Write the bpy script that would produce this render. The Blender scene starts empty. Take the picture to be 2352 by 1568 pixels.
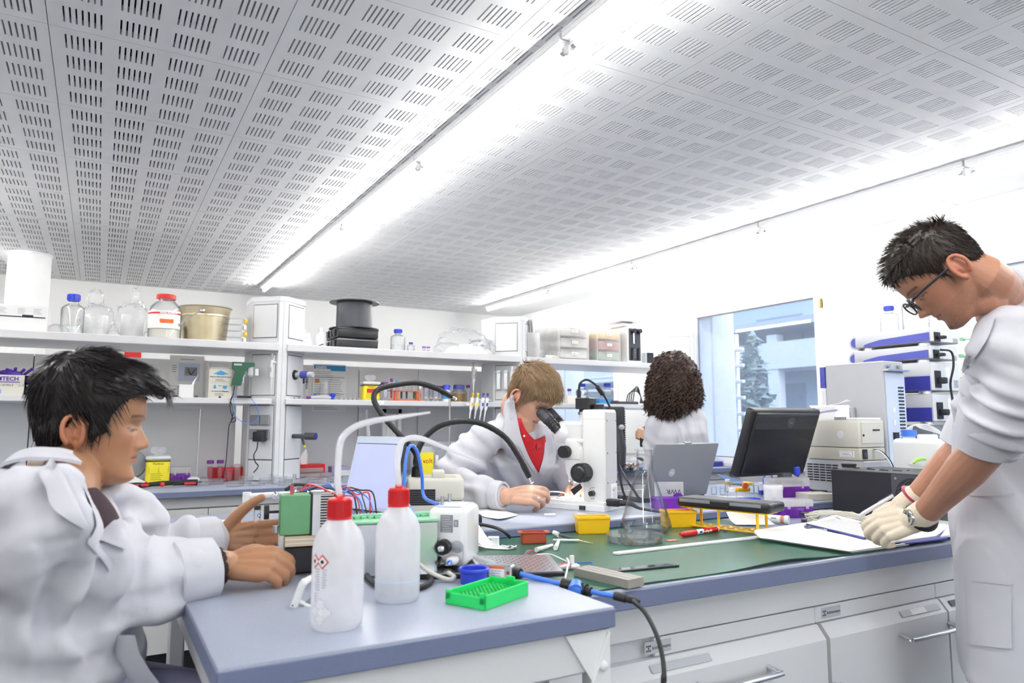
import bpy,bmesh,math,random
import numpy as np
from mathutils import Vector,Matrix,Quaternion,noise
random.seed(7)
R=math.radians
V=Vector
scene=bpy.context.scene
COL=scene.collection
# ---------------------------------------------------------------- camera
CAM=V((0,0,1.225));YAW=R(29.8);PITCH=R(6.4);FPX=1648.0
cam_data=bpy.data.cameras.new('camera');cam=bpy.data.objects.new('camera',cam_data);COL.objects.link(cam)
cam.location=CAM;cam.rotation_euler=(R(90)+PITCH,0,-YAW)
cam_data.sensor_width=36.0;cam_data.lens=FPX/2352*36.0;cam_data.clip_start=0.02;cam_data.clip_end=300
cam_data.dof.use_dof=True;cam_data.dof.focus_distance=2.45;cam_data.dof.aperture_fstop=4.5
scene.camera=cam
# ---------------------------------------------------------------- sky, exposure
world=bpy.data.worlds.new('sky');scene.world=world;world.use_nodes=True
wn=world.node_tree.nodes;wl=world.node_tree.links
bg=wn['Background'];sky=wn.new('ShaderNodeTexSky');sky.sky_type='NISHITA';sky.sun_disc=False
sky.sun_elevation=R(48);sky.sun_rotation=R(200);sky.air_density=1.3;sky.dust_density=2.5;sky.ozone_density=1.5
wl.new(sky.outputs[0],bg.inputs[0]);bg.inputs[1].default_value=0.24
TUBE_EMIT=30.0
scene.view_settings.view_transform='Standard';scene.view_settings.look='None';scene.view_settings.exposure=1.45
scene.view_settings.gamma=1.0;scene.view_settings.use_curve_mapping=False
scene.cycles.max_bounces=10;scene.cycles.transparent_max_bounces=16;scene.cycles.transmission_bounces=10
scene.cycles.diffuse_bounces=5;scene.cycles.glossy_bounces=5;scene.cycles.sample_clamp_indirect=6.0
scene.cycles.caustics_reflective=False;scene.cycles.caustics_refractive=False
# ---------------------------------------------------------------- measuring helpers
_F=V((math.sin(YAW)*math.cos(PITCH),math.cos(YAW)*math.cos(PITCH),math.sin(PITCH)))
_RT=V((math.cos(YAW),-math.sin(YAW),0));_UP=_RT.cross(_F)
def at(px,py,z=None,y=None,x=None,d=None):
 """world point on a sight line, where it meets a height, a wall plane or a distance"""
 v=_F+_RT*((px-1176)/FPX)+_UP*((784-py)/FPX)
 if z is not None:t=(z-CAM.z)/v.z
 elif y is not None:t=y/v.y
 elif x is not None:t=x/v.x
 else:t=d
 return CAM+v*t
def pxsize(n,p):return n*(V(p)-CAM).dot(_F)/FPX
# ---------------------------------------------------------------- materials
def mat(name,col,rough=.5,metal=0.,trans=0.,ior=1.45,alpha=1.,emit=0.,noi=None,bump=None,coat=0.,spec=.5,sss=0.,vcol=False):
 m=bpy.data.materials.new(name);m.use_nodes=True
 nt=m.node_tree;n=nt.nodes;l=nt.links;b=n['Principled BSDF']
 c=(*col,1)
 b.inputs['Base Color'].default_value=c;b.inputs['Roughness'].default_value=rough;b.inputs['Metallic'].default_value=metal
 b.inputs['Transmission Weight'].default_value=trans;b.inputs['IOR'].default_value=ior;b.inputs['Alpha'].default_value=alpha
 b.inputs['Coat Weight'].default_value=coat;b.inputs['Specular IOR Level'].default_value=spec
 if sss:b.inputs['Subsurface Weight'].default_value=sss;b.inputs['Subsurface Radius'].default_value=(.012,.005,.003);b.inputs['Subsurface Scale'].default_value=.5
 if emit:b.inputs['Emission Color'].default_value=c;b.inputs['Emission Strength'].default_value=emit
 tc=n.new('ShaderNodeTexCoord')
 src=None
 if vcol:
  a=n.new('ShaderNodeVertexColor');a.layer_name='Col';src=a.outputs[0]
 sc,amt=noi or(9,.05)
 t=n.new('ShaderNodeTexNoise');t.inputs['Scale'].default_value=sc;t.inputs['Detail'].default_value=4
 l.new(tc.outputs['Object'],t.inputs['Vector'])
 mx=n.new('ShaderNodeMix');mx.data_type='RGBA';mx.blend_type='MULTIPLY';mx.inputs[0].default_value=1
 mr=n.new('ShaderNodeMapRange');mr.inputs['To Min'].default_value=1-amt;mr.inputs['To Max'].default_value=1+amt
 l.new(t.outputs[0],mr.inputs[0])
 if src:l.new(src,mx.inputs[6])
 else:mx.inputs[6].default_value=c
 l.new(mr.outputs[0],mx.inputs[7]);l.new(mx.outputs[2],b.inputs['Base Color'])
 if bump:
  t2=n.new('ShaderNodeTexNoise');t2.inputs['Scale'].default_value=bump[0];t2.inputs['Detail'].default_value=3
  l.new(tc.outputs['Object'],t2.inputs['Vector'])
  bp=n.new('ShaderNodeBump');bp.inputs['Strength'].default_value=bump[1];bp.inputs['Distance'].default_value=.002
  l.new(t2.outputs[0],bp.inputs['Height']);l.new(bp.outputs[0],b.inputs['Normal'])
 return m
M={}
def mk(name,*a,**k):M[name]=mat(name,*a,**k)
mk('wall',(.86,.86,.85),.6,noi=(9,.01),bump=(60,.05));mk('ceil',(.87,.87,.885),.55);mk('slot',(.05,.035,.045),.9);mk('joint',(.5,.5,.5),.8)
mk('column',(.87,.87,.87),.7,bump=(90,.5));mk('floor',(.09,.09,.10),.35,noi=(60,.15))
mk('top',(.33,.365,.455),.32,noi=(350,.16));mk('edge',(.155,.185,.30),.4,noi=(350,.12))  # top lighter than its edge band: reflected light put into the colour
mk('cab',(.73,.73,.735),.42,noi=(300,.03));mk('cab2',(.62,.62,.64),.45);mk('gap',(.09,.09,.11),.8)
mk('rack',(.71,.72,.745),.4,noi=(200,.03));mk('rackl',(.78,.79,.81),.4);mk('shelf',(.70,.70,.72),.3);mk('panel',(.83,.84,.865),.3,noi=(250,.03))
mk('white',(.85,.85,.85),.4);mk('whitegloss',(.87,.87,.88),.2,coat=.2);mk('paper',(.94,.94,.93),.8);mk('alu',(.75,.76,.79),.28,metal=1.);mk('steel',(.62,.62,.64),.22,metal=1.)
mk('chrome',(.85,.85,.87),.08,metal=1.);mk('brass',(.45,.36,.18),.35,metal=1.)
mk('black',(.018,.018,.022),.35);mk('blackm',(.02,.02,.023),.7);mk('rubber',(.014,.014,.016),.5);mk('dgrey',(.06,.062,.075),.4);mk('mgrey',(.28,.29,.32),.4);mk('lgrey',(.5,.51,.54),.4)
def clear(name,tint,edge,gloss=.5,rough=.02,cloud=0.,ccol=(.9,.9,.92),ior=1.45):
 m=bpy.data.materials.new(name);m.use_nodes=True;nt=m.node_tree;n=nt.nodes;l=nt.links;n.remove(n['Principled BSDF']);M[name]=m
 lw=n.new('ShaderNodeLayerWeight');lw.inputs[0].default_value=.35
 pw=n.new('ShaderNodeMath');pw.operation='POWER';pw.inputs[1].default_value=2.6;l.new(lw.outputs['Facing'],pw.inputs[0])
 mx=n.new('ShaderNodeMix');mx.data_type='RGBA';mx.inputs[6].default_value=(*tint,1);mx.inputs[7].default_value=(*edge,1);l.new(pw.outputs[0],mx.inputs[0])
 tr=n.new('ShaderNodeBsdfTransparent');l.new(mx.outputs[2],tr.inputs[0]);base=tr.outputs[0]
 if cloud:
  df=n.new('ShaderNodeBsdfDiffuse');df.inputs[0].default_value=(*ccol,1);tl=n.new('ShaderNodeBsdfTranslucent');tl.inputs[0].default_value=(*ccol,1)
  a=n.new('ShaderNodeMixShader');a.inputs[0].default_value=.6;l.new(df.outputs[0],a.inputs[1]);l.new(tl.outputs[0],a.inputs[2])
  tx=n.new('ShaderNodeTexNoise');tx.inputs['Scale'].default_value=14;tc=n.new('ShaderNodeTexCoord');l.new(tc.outputs['Object'],tx.inputs[0])
  mr=n.new('ShaderNodeMapRange');mr.inputs['To Min'].default_value=cloud*.8;mr.inputs['To Max'].default_value=min(1,cloud*1.2);l.new(tx.outputs[0],mr.inputs[0])
  c=n.new('ShaderNodeMixShader');l.new(mr.outputs[0],c.inputs[0]);l.new(base,c.inputs[1]);l.new(a.outputs[0],c.inputs[2]);base=c.outputs[0]
 gl=n.new('ShaderNodeBsdfGlossy');gl.inputs['Roughness'].default_value=rough
 p5=n.new('ShaderNodeMath');p5.operation='POWER';p5.inputs[1].default_value=4.;l.new(lw.outputs['Facing'],p5.inputs[0]);lw.inputs[0].default_value=.5
 mu=n.new('ShaderNodeMath');mu.operation='MULTIPLY_ADD';mu.inputs[1].default_value=gloss*.75;mu.inputs[2].default_value=.035;l.new(p5.outputs[0],mu.inputs[0])
 o=n.new('ShaderNodeMixShader');l.new(mu.outputs[0],o.inputs[0]);l.new(base,o.inputs[1]);l.new(gl.outputs[0],o.inputs[2]);l.new(o.outputs[0],n['Material Output'].inputs[0])
clear('glass',(.992,.994,.994),(.50,.53,.56),.9);clear('pane',(.93,.96,.99),(.85,.9,.95),.6,.02,.13,(.8,.88,1.));clear('plastic',(.985,.987,.99),(.86,.88,.9),.6,.08,.07,(.95,.95,.97));clear('haze',(.95,.95,.95),(.9,.9,.91),.4,.2,.5,(.98,.98,.98))
clear('frost',(.9,.91,.95),(.7,.72,.8),.4,.2,.45,(.86,.87,.93));clear('hdpe',(.96,.96,.98),(.9,.9,.95),.4,.25,.70,(.97,.97,1.));clear('water',(.96,.98,.99),(.85,.9,.94),.5);clear('pail_clear',(.9,.9,.9),(.8,.8,.8),.4)
clear('amber',(.75,.5,.16),(.5,.3,.08),.5,.05,.3,(.7,.5,.2));clear('purple',(.6,.25,.85),(.4,.1,.6),.5,.1,.55,(.42,.1,.72));clear('pink',(.95,.4,.5),(.7,.2,.3),.4,.1,.4,(.9,.3,.38));clear('bluefilm',(.6,.75,.95),(.35,.5,.85),.6,.05,.15,(.6,.72,.95))
mk('blue',(.03,.06,.55),.35);mk('blue2',(.06,.2,.75),.3);mk('navy',(.035,.04,.28),.4);mk('cobalt',(.06,.07,.36),.42);mk('sky_print',(.05,.3,.62),.6);mk('pale_blue',(.62,.7,.85),.5)
mk('red',(.62,.02,.02),.35);mk('cherry',(.6,.015,.02),.3);mk('brown',(.42,.07,.03),.4);mk('orange',(.9,.16,.02),.4);mk('copper',(.62,.22,.09),.4)
mk('yellow',(.95,.55,.01),.35);mk('lemon',(.92,.78,.03),.45);mk('plum',(.15,.03,.22),.4);mk('violet',(.07,.03,.3),.5)
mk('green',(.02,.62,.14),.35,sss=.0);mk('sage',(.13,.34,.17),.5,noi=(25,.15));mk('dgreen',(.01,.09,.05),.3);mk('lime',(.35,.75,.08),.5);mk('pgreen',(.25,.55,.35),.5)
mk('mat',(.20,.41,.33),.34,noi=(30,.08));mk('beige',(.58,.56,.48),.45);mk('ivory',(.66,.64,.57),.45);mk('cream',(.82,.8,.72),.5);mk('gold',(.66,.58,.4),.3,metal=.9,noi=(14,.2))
mk('taupe',(.33,.31,.28),.45);mk('wood',(.72,.58,.4),.6,noi=(40,.15));mk('ink',(.03,.03,.05),.6);mk('grey_ink',(.42,.42,.46),.7);mk('lav',(.42,.4,.62),.7)
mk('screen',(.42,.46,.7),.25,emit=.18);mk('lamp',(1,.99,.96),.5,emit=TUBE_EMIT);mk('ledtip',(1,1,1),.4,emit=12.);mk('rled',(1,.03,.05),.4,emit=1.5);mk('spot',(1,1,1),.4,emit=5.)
mk('gloveskin',(.76,.66,.52),.5,noi=(60,.06),bump=(120,.25));mk('coat',(.60,.60,.655),.85,noi=(8,.02),bump=(500,.12),sss=.0);mk('redshirt',(.5,.012,.02),.8,bump=(700,.2));mk('darkshirt',(.03,.012,.02),.8);mk('trouser',(.28,.28,.42),.9)
# ---------------------------------------------------------------- mesh helpers
def _lay(bm):return bm.faces.layers.int.get('done')or bm.faces.layers.int.new('done')
def newf(bm):
 l=_lay(bm);return[f for f in bm.faces if not f[l]]
def _mi(bm,n0,mi):
 l=_lay(bm)
 for f in newf(bm):f.material_index=mi;f[l]=1
def box(bm,a,b,r=0.,seg=2,mi=0,rot=None,piv=None):
 _lay(bm);a=V(a);b=V(b);s=b-a;c=(a+b)/2
 g=bmesh.ops.create_cube(bm,size=1)['verts']
 for v in g:v.co=V((v.co.x*s.x,v.co.y*s.y,v.co.z*s.z))+c
 if r>0:bmesh.ops.bevel(bm,geom=list({e for v in g for e in v.link_edges}),offset=min(r,.49*min(abs(s.x),abs(s.y),abs(s.z))),segments=seg,affect='EDGES',profile=.5)
 if rot is not None:
  p=V(piv)if piv is not None else c
  for v in{v for f in newf(bm)for v in f.verts}:v.co=rot@(v.co-p)+p
 _mi(bm,0,mi)
def frame_of(d):
 d=d.normalized();u=V((0,0,1))if abs(d.z)<.9 else V((1,0,0))
 a=d.cross(u).normalized();return a,a.cross(d).normalized()
def smooth_pts(pts,n=6):
 P=[V(p)for p in pts]
 if len(P)<3:return P
 Q=[P[0]*2-P[1]]+P+[P[-1]*2-P[-2]];o=[]
 for i in range(1,len(Q)-2):
  p0,p1,p2,p3=Q[i-1:i+3]
  for k in range(n):
   t=k/n
   o.append(.5*((2*p1)+(p2-p0)*t+(2*p0-5*p1+4*p2-p3)*t*t+(3*p1-p0-3*p2+p3)*t**3))
 o.append(P[-1]);return o
def tube(bm,pts,r,n=8,mi=0,caps=True,sm=0,flat=1.):
 """swept tube; r a number or list; flat squashes the second axis"""
 P=smooth_pts(pts,sm)if sm else[V(p)for p in pts]
 m=len(P)
 if not isinstance(r,(list,tuple)):rr=[r]*m
 elif len(r)==m:rr=list(r)
 else:rr=[float(x)for x in np.interp(np.linspace(0,len(r)-1,m),range(len(r)),r)]
 n0=_lay(bm)and 0;rings=[];a=None
 for i,p in enumerate(P):
  d=(P[min(i+1,m-1)]-P[max(i-1,0)]).normalized()
  if a is None:a,b=frame_of(d)
  else:
   a=(a-d*a.dot(d));a=a.normalized()if a.length>1e-6 else frame_of(d)[0];b=a.cross(d).normalized()
  rings.append([bm.verts.new(p+(a*math.cos(t)+b*math.sin(t)*flat)*rr[i])for t in[2*math.pi*k/n for k in range(n)]])
 for i in range(m-1):
  for k in range(n):bm.faces.new((rings[i][k],rings[i][(k+1)%n],rings[i+1][(k+1)%n],rings[i+1][k]))
 if caps:bm.faces.new(rings[0][::-1]);bm.faces.new(rings[-1])
 _mi(bm,n0,mi)
def cyl(bm,p0,p1,r0,r1=None,n=20,mi=0):tube(bm,[p0,p1],[r0,r0 if r1 is None else r1],n,mi)
def lathe(bm,prof,c=(0,0,0),n=28,mi=0,rot=None,sx=1.,sy=1.):
 _lay(bm);n0=0;c=V(c);rings=[]
 for r,z in prof:
  if r<1e-5:rings.append([bm.verts.new(V((0,0,z)))])
  else:rings.append([bm.verts.new(V((r*math.cos(2*math.pi*k/n)*sx,r*math.sin(2*math.pi*k/n)*sy,z)))for k in range(n)])
 for a,b in zip(rings,rings[1:]):
  if len(a)==1 and len(b)==1:continue
  for k in range(n):
   k2=(k+1)%n
   if len(a)==1:bm.faces.new((a[0],b[k2],b[k]))
   elif len(b)==1:bm.faces.new((a[k],a[k2],b[0]))
   else:bm.faces.new((a[k],a[k2],b[k2],b[k]))
 for rg in rings:
  for v in rg:v.co=(rot@v.co if rot is not None else v.co)+c
 _mi(bm,n0,mi)
def prism(bm,poly,h0,h1,ax='z',mi=0):
 """polygon extruded along an axis: z -> (x,y), y -> (x,z), x -> (y,z)"""
 _lay(bm);n0=0
 f={'z':lambda u,v,h:V((u,v,h)),'y':lambda u,v,h:V((u,h,v)),'x':lambda u,v,h:V((h,u,v))}[ax]
 A=[bm.verts.new(f(u,v,h0))for u,v in poly];B=[bm.verts.new(f(u,v,h1))for u,v in poly]
 bm.faces.new(A[::-1]);bm.faces.new(B)
 for i in range(len(A)):bm.faces.new((A[i],A[(i+1)%len(A)],B[(i+1)%len(A)],B[i]))
 bmesh.ops.recalc_face_normals(bm,faces=newf(bm));_mi(bm,n0,mi)
def ball(bm,c,r,n=14,mi=0,rot=None):
 r=r if isinstance(r,(list,tuple))else(r,r,r)
 prof=[(math.sin(math.pi*i/n),-math.cos(math.pi*i/n))for i in range(n+1)]
 S=Matrix.Diagonal(V(r));lathe(bm,prof,c,n*2-4,mi,rot=(rot@S if rot is not None else S))
def slab(bm,c,t,mi=0):
 """four-or-more corner sheet given thickness t along its normal"""
 _lay(bm);n0=0;c=[V(p)for p in c];nr=(c[1]-c[0]).cross(c[2]-c[0]).normalized()*t
 A=[bm.verts.new(p)for p in c];B=[bm.verts.new(p+nr)for p in c]
 bm.faces.new(A[::-1]);bm.faces.new(B)
 for i in range(len(A)):bm.faces.new((A[i],A[(i+1)%len(A)],B[(i+1)%len(A)],B[i]))
 _mi(bm,n0,mi)
def ribbon(bm,A,B,t,mi=0,sub=4,k=3):
 """sheet lofted between two polylines, with thickness"""
 _lay(bm);A=smooth_pts(A,sub);B=smooth_pts(B,sub);n0=0;m=min(len(A),len(B));g=[]
 for i in range(m):
  g.append([A[i].lerp(B[i],j/k)for j in range(k+1)])
 nr=[[None]*(k+1)for _ in range(m)]
 for i in range(m):
  for j in range(k+1):
   du=g[min(i+1,m-1)][j]-g[max(i-1,0)][j];dv=g[i][min(j+1,k)]-g[i][max(j-1,0)]
   nr[i][j]=du.cross(dv).normalized()*t
 P=[[bm.verts.new(g[i][j])for j in range(k+1)]for i in range(m)];Q=[[bm.verts.new(g[i][j]+nr[i][j])for j in range(k+1)]for i in range(m)]
 for i in range(m-1):
  for j in range(k):
   bm.faces.new((P[i][j],P[i][j+1],P[i+1][j+1],P[i+1][j]));bm.faces.new((Q[i][j],Q[i+1][j],Q[i+1][j+1],Q[i][j+1]))
 ring=[(i,0)for i in range(m)]+[(m-1,j)for j in range(1,k+1)]+[(i,k)for i in range(m-2,-1,-1)]+[(0,j)for j in range(k-1,0,-1)]
 for(a,b),(c,d)in zip(ring,ring[1:]+ring[:1]):bm.faces.new((P[a][b],P[c][d],Q[c][d],Q[a][b]))
 bmesh.ops.recalc_face_normals(bm,faces=newf(bm));_mi(bm,n0,mi)
def mesh_of(name,bm,mats,ang=35):
 me=bpy.data.meshes.new(name);bm.normal_update();l=bm.faces.layers.int.get('done');l and bm.faces.layers.int.remove(l);bm.to_mesh(me);bm.free()
 for m in(mats if isinstance(mats,(list,tuple))else[mats]):me.materials.append(M[m]if isinstance(m,str)else m)
 me.polygons.foreach_set('use_smooth',[True]*len(me.polygons));me.set_sharp_from_angle(angle=R(ang));return me
def tag(o,label=None,cat=None,group=None,kind=None):
 for k,v in(('label',label),('category',cat),('group',group),('kind',kind)):
  if v:o[k]=v
 return o
def link(name,me,parent=None,loc=None,rz=None):
 o=bpy.data.objects.new(name,me);COL.objects.link(o)
 if parent:o.parent=parent
 if loc is not None:o.location=loc
 if rz is not None:o.rotation_euler=(0,0,rz)if not isinstance(rz,(tuple,list))else rz
 return o
def obj(name,bm,mats,parent=None,loc=None,rz=None,ang=35):return link(name,mesh_of(name,bm,mats,ang),parent,loc,rz)
def part(name,fn,mats,parent=None,ang=35):
 bm=bmesh.new();fn(bm);return obj(name,bm,mats,parent,ang=ang)
def thing(name,label,cat,loc=(0,0,0),rz=0,group=None):
 return tag(link(name,None,None,loc,rz),label,cat,group)
def one(name,label,cat,fn,mats,loc=(0,0,0),rz=0,group=None,ang=35):
 bm=bmesh.new();fn(bm);return tag(obj(name,bm,mats,None,loc,rz,ang),label,cat,group)
def struct(name,fn,mats,ang=35):
 bm=bmesh.new();fn(bm);return tag(obj(name,bm,mats,ang=ang),kind='structure')
def copy_tree(o,parent=None):
 c=o.copy();COL.objects.link(c)
 if parent:c.parent=parent
 for ch in o.children:copy_tree(ch,c)
 return c
def dup(o,label,loc,rz=None):
 c=copy_tree(o);c.location=loc;c['label']=label
 if rz is not None:c.rotation_euler=(0,0,rz)
 return c
def text(name,s,size,m,parent,loc,rot=(R(90),0,0),align='LEFT',bold=0.):
 cu=bpy.data.curves.new(name,'FONT');cu.body=s;cu.size=size;cu.align_x=align;cu.extrude=.0002;cu.offset=bold;cu.resolution_u=2
 t=bpy.data.objects.new('t',cu);COL.objects.link(t);dg=bpy.context.evaluated_depsgraph_get()
 me=bpy.data.meshes.new_from_object(t.evaluated_get(dg));bpy.data.objects.remove(t);bpy.data.curves.remove(cu)
 me.materials.clear();me.materials.append(M[m]);o=link(name,me,parent,loc);o.rotation_euler=rot;return o
def lines(bm,x0,z0,w,n,pitch,h,y=0.,mi=0,ragged=.3):
 """rows of fine print on a plane facing -y"""
 for i in range(n):
  ww=w*(1-ragged*random.random());z=z0-i*pitch
  box(bm,(x0,y,z),(x0+ww,y+.0003,z+h),mi=mi)
  # ================================================================ SETTING
HC=2.42;XW=4.08;YB=7.05;XL=-3.6;YF=-3.2;S6=.625;TX0=-.199;TY0=2.474
def tile_mesh(nx,w):
 """slotted ceiling tile: face, slot walls and slot bottoms, all real depth"""
 d=.625;e=.0012;t=.019
 gm=.0406;gp=.1492;sp=.0161;sw=.0052;sl=.0954;ym=.04;yp=.15
 xs=[e]
 for g in range(nx):
  for k in range(7):a=gm+g*gp+k*sp;xs+=[a,a+sw]
 xs.append(w-e);ys=[e]
 for g in range(4):ys+=[ym+g*yp,ym+g*yp+sl]
 ys.append(d-e)
 vs=[];fs=[];mi=[]
 def idx(i,j,up):return(j*len(xs)+i)+(len(xs)*len(ys)if up else 0)
 for z in(0,t):
  for y in ys:
   for x in xs:vs.append((x,y,z))
 for j in range(len(ys)-1):
  for i in range(len(xs)-1):
   slot=i%2==1 and j%2==1
   if slot:
    fs.append((idx(i,j,1),idx(i,j+1,1),idx(i+1,j+1,1),idx(i+1,j,1)));mi.append(1)
    for(a,b),(c,f)in(((i,j),(i+1,j)),((i+1,j),(i+1,j+1)),((i+1,j+1),(i,j+1)),((i,j+1),(i,j))):
     fs.append((idx(a,b,0),idx(a,b,1),idx(c,f,1),idx(c,f,0)));mi.append(2)
   else:fs.append((idx(i,j,0),idx(i,j+1,0),idx(i+1,j+1,0),idx(i+1,j,0)));mi.append(0)
 I,J=len(xs)-1,len(ys)-1
 for a,b,c,f in((0,0,I,0),(I,0,I,J),(I,J,0,J),(0,J,0,0)):fs.append((idx(a,b,0),idx(c,f,0),idx(c,f,1),idx(a,b,1)));mi.append(0)
 me=bpy.data.meshes.new('tile');me.from_pydata(vs,[],fs);me.polygons.foreach_set('material_index',mi)
 for m in('ceil','slot','ceil'):me.materials.append(M[m])
 me.update();return me
ceiling=struct('ceiling',lambda b:box(b,(XL,YF,HC+.0195),(XW+.2,YB+.1,HC+.07)),'joint')
TM=tile_mesh(4,S6);TM3=tile_mesh(3,.500)
NTILE=0
for i in range(-5,6):
 for j in range(-9,8):
  x=TX0+i*S6;y=TY0+j*S6
  if y<YF or x<XL:continue
  link('tile',TM3 if i==5 else TM,ceiling,(x,y,HC));NTILE+=1
bm=bmesh.new();box(bm,(.0012,.0012,0),(.6538,.9363,.019),.002,1);PT=mesh_of('plain_tile',bm,'ceil')
for j in range(-6,6):link('plain_tile',PT,ceiling,(3.4265,TY0-.35+j*.9375,HC))
struct('floor',lambda b:box(b,(XL,YF,-.05),(XW+.2,YB+.1,0)),'floor')
struct('wall_back',lambda b:(box(b,(XL,YB,0),(XW+.2,YB+.1,HC+.02))),'wall')
struct('wall_left',lambda b:box(b,(XL-.1,YF,0),(XL,YB+.1,HC+.02)),'wall')
def wall_f(b):  # unseen wall; its two window openings are added to bring in daylight
 xs=[XL,-2.9,-.4,.4,3.4,XW+.2]
 for k in(0,2,4):box(b,(xs[k],YF-.1,0),(xs[k+1],YF,HC+.02))
 for k in(1,3):box(b,(xs[k],YF-.1,0),(xs[k+1],YF,.9));box(b,(xs[k],YF-.1,2.15),(xs[k+1],YF,HC+.02))
wf=struct('wall_front',wall_f,'wall')
for x0,x1 in((-2.9,-.4),(.4,3.4)):part('pane',lambda b:box(b,(x0,YF-.06,.9),(x1,YF-.055,2.15)),'pane',wf)  # panes of the added openings
WIN=[(5.18,6.35,.93,2.10),(3.03,4.22,.93,2.10),(.70,2.03,.93,2.10),(-2.3,-.2,.93,2.10)]  # last window is unseen behind the camera, added for daylight
def wall_r(b):
 ys=[YF]
 for y0,y1,z0,z1 in sorted(WIN):ys+=[y0,y1]
 ys.append(YB+.1)
 for k in range(0,len(ys),2):box(b,(XW,ys[k],0),(XW+.2,ys[k+1],HC+.02))
 for y0,y1,z0,z1 in WIN:box(b,(XW,y0,0),(XW+.2,y1,z0));box(b,(XW,y0,z1),(XW+.2,y1,HC+.02))
wr=struct('wall_right',wall_r,'wall')
for y0,y1,z0,z1 in((4.235,5.165,.95,2.13),(2.045,3.015,.95,2.13),(-.19,.69,.95,2.13)):
 part('wall_panel',lambda b:box(b,(XW-.010,y0,z0),(XW,y1,z1),.002,1),'wall',wr)
for y0,y1 in((YF,-.9),(-.896,.3),(.304,1.55),(1.554,2.62),(2.624,3.72),(3.724,4.9),(4.904,6.1),(6.104,YB)):
 part('wall_panel',lambda b:box(b,(XW-.008,y0,2.135),(XW,y1,2.405),.002,1),'wall',wr)
def window(n,y0,y1,z0,z1,hinge):
 f=.055
 def fr(b):
  for a,c in(((y0,z0),(y0+f,z1)),((y1-f,z0),(y1,z1)),((y0+f,z0),(y1-f,z0+f*.6)),((y0+f,z1-f),(y1-f,z1))):
   box(b,(XW-.015,a[0],a[1]),(XW+.05,c[0],c[1]),.004,1)
 w=struct('window_%d'%n,fr,'whitegloss')
 part('pane',lambda b:box(b,(XW+.012,y0+f-.004,z0+f*.6-.004),(XW+.016,y1-f+.004,z1-f+.004)),'pane',w)
 def gk(b):
  g=.008;Y0,Y1,Z0,Z1=y0+f,y1-f,z0+f*.6,z1-f
  for a,c in(((Y0,Z0),(Y0+g,Z1)),((Y1-g,Z0),(Y1,Z1)),((Y0,Z0),(Y1,Z0+g)),((Y0,Z1-g),(Y1,Z1))):box(b,(XW+.002,a[0],a[1]),(XW+.01,c[0],c[1]))
 part('gasket',gk,'mgrey',w)
 part('sill',lambda b:box(b,(XW-.05,y0-.02,z0-.03),(XW+.01,y1+.02,z0),.004,1),'white',w)
 for z in(z0+.12,z1-.1)if hinge else():
  h=part('hinge',lambda b:(cyl(b,(XW-.022,y0+.002,z-.03),(XW-.022,y0+.002,z+.03),.009,n=10),box(b,(XW-.018,y0-.012,z-.028),(XW-.008,y0+.018,z+.028))),'brass',w)
for n,(y0,y1,z0,z1)in enumerate(WIN):window(n+1,y0,y1,z0,z1,n in(1,2))
struct('column',lambda b:lathe(b,[(0,0),(.132,0),(.132,HC-.012),(.14,HC-.010),(.14,HC),(0,HC)],(-.49,6.1,0),40),'column')
# ---------------------------------------------------------------- fluorescent battens
def batten(x,ys,first):
 for k,y in enumerate(ys):
  t=thing('ceiling_light','x','ceiling light',(x,y,HC),0,'fluorescent battens')
  part('housing',lambda b:(box(b,(-.034,.004,-.030),(.03,1.184,0),.003,1),box(b,(-.036,.004,-.012),(-.033,1.184,-.010))),'whitegloss',t)
  part('lamp',lambda b:cyl(b,(0,.036,-.047),(0,1.152,-.047),.0125,n=14),'lamp',t)
  for yy,s in((.016,1),(1.172,-1)):
   part('lamp_holder',lambda b:(box(b,(-.008,yy-.006,-.062),(.008,yy+.006,-.026),.003,1),cyl(b,(0,yy+s*.005,-.047),(0,yy+s*.021,-.047),.013,n=12,mi=1)),['white','chrome'],t)
  t['label']=first[k]
YS=[-1.835,-.645,.545,1.735,2.925,4.115,5.305]
def lab(row):return['%s batten light, %s'%(row,s)for s in('two lamps out of view','first lamp out of view','running out of view','next beyond the nearest bracket','third lamp along','fourth lamp along','farthest lamp by the back wall')]
batten(1.197,YS,lab('Middle ceiling row white'));batten(3.415,YS,lab('Window wall row white'));batten(-1.02,YS,lab('White row beside the column'))
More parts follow.
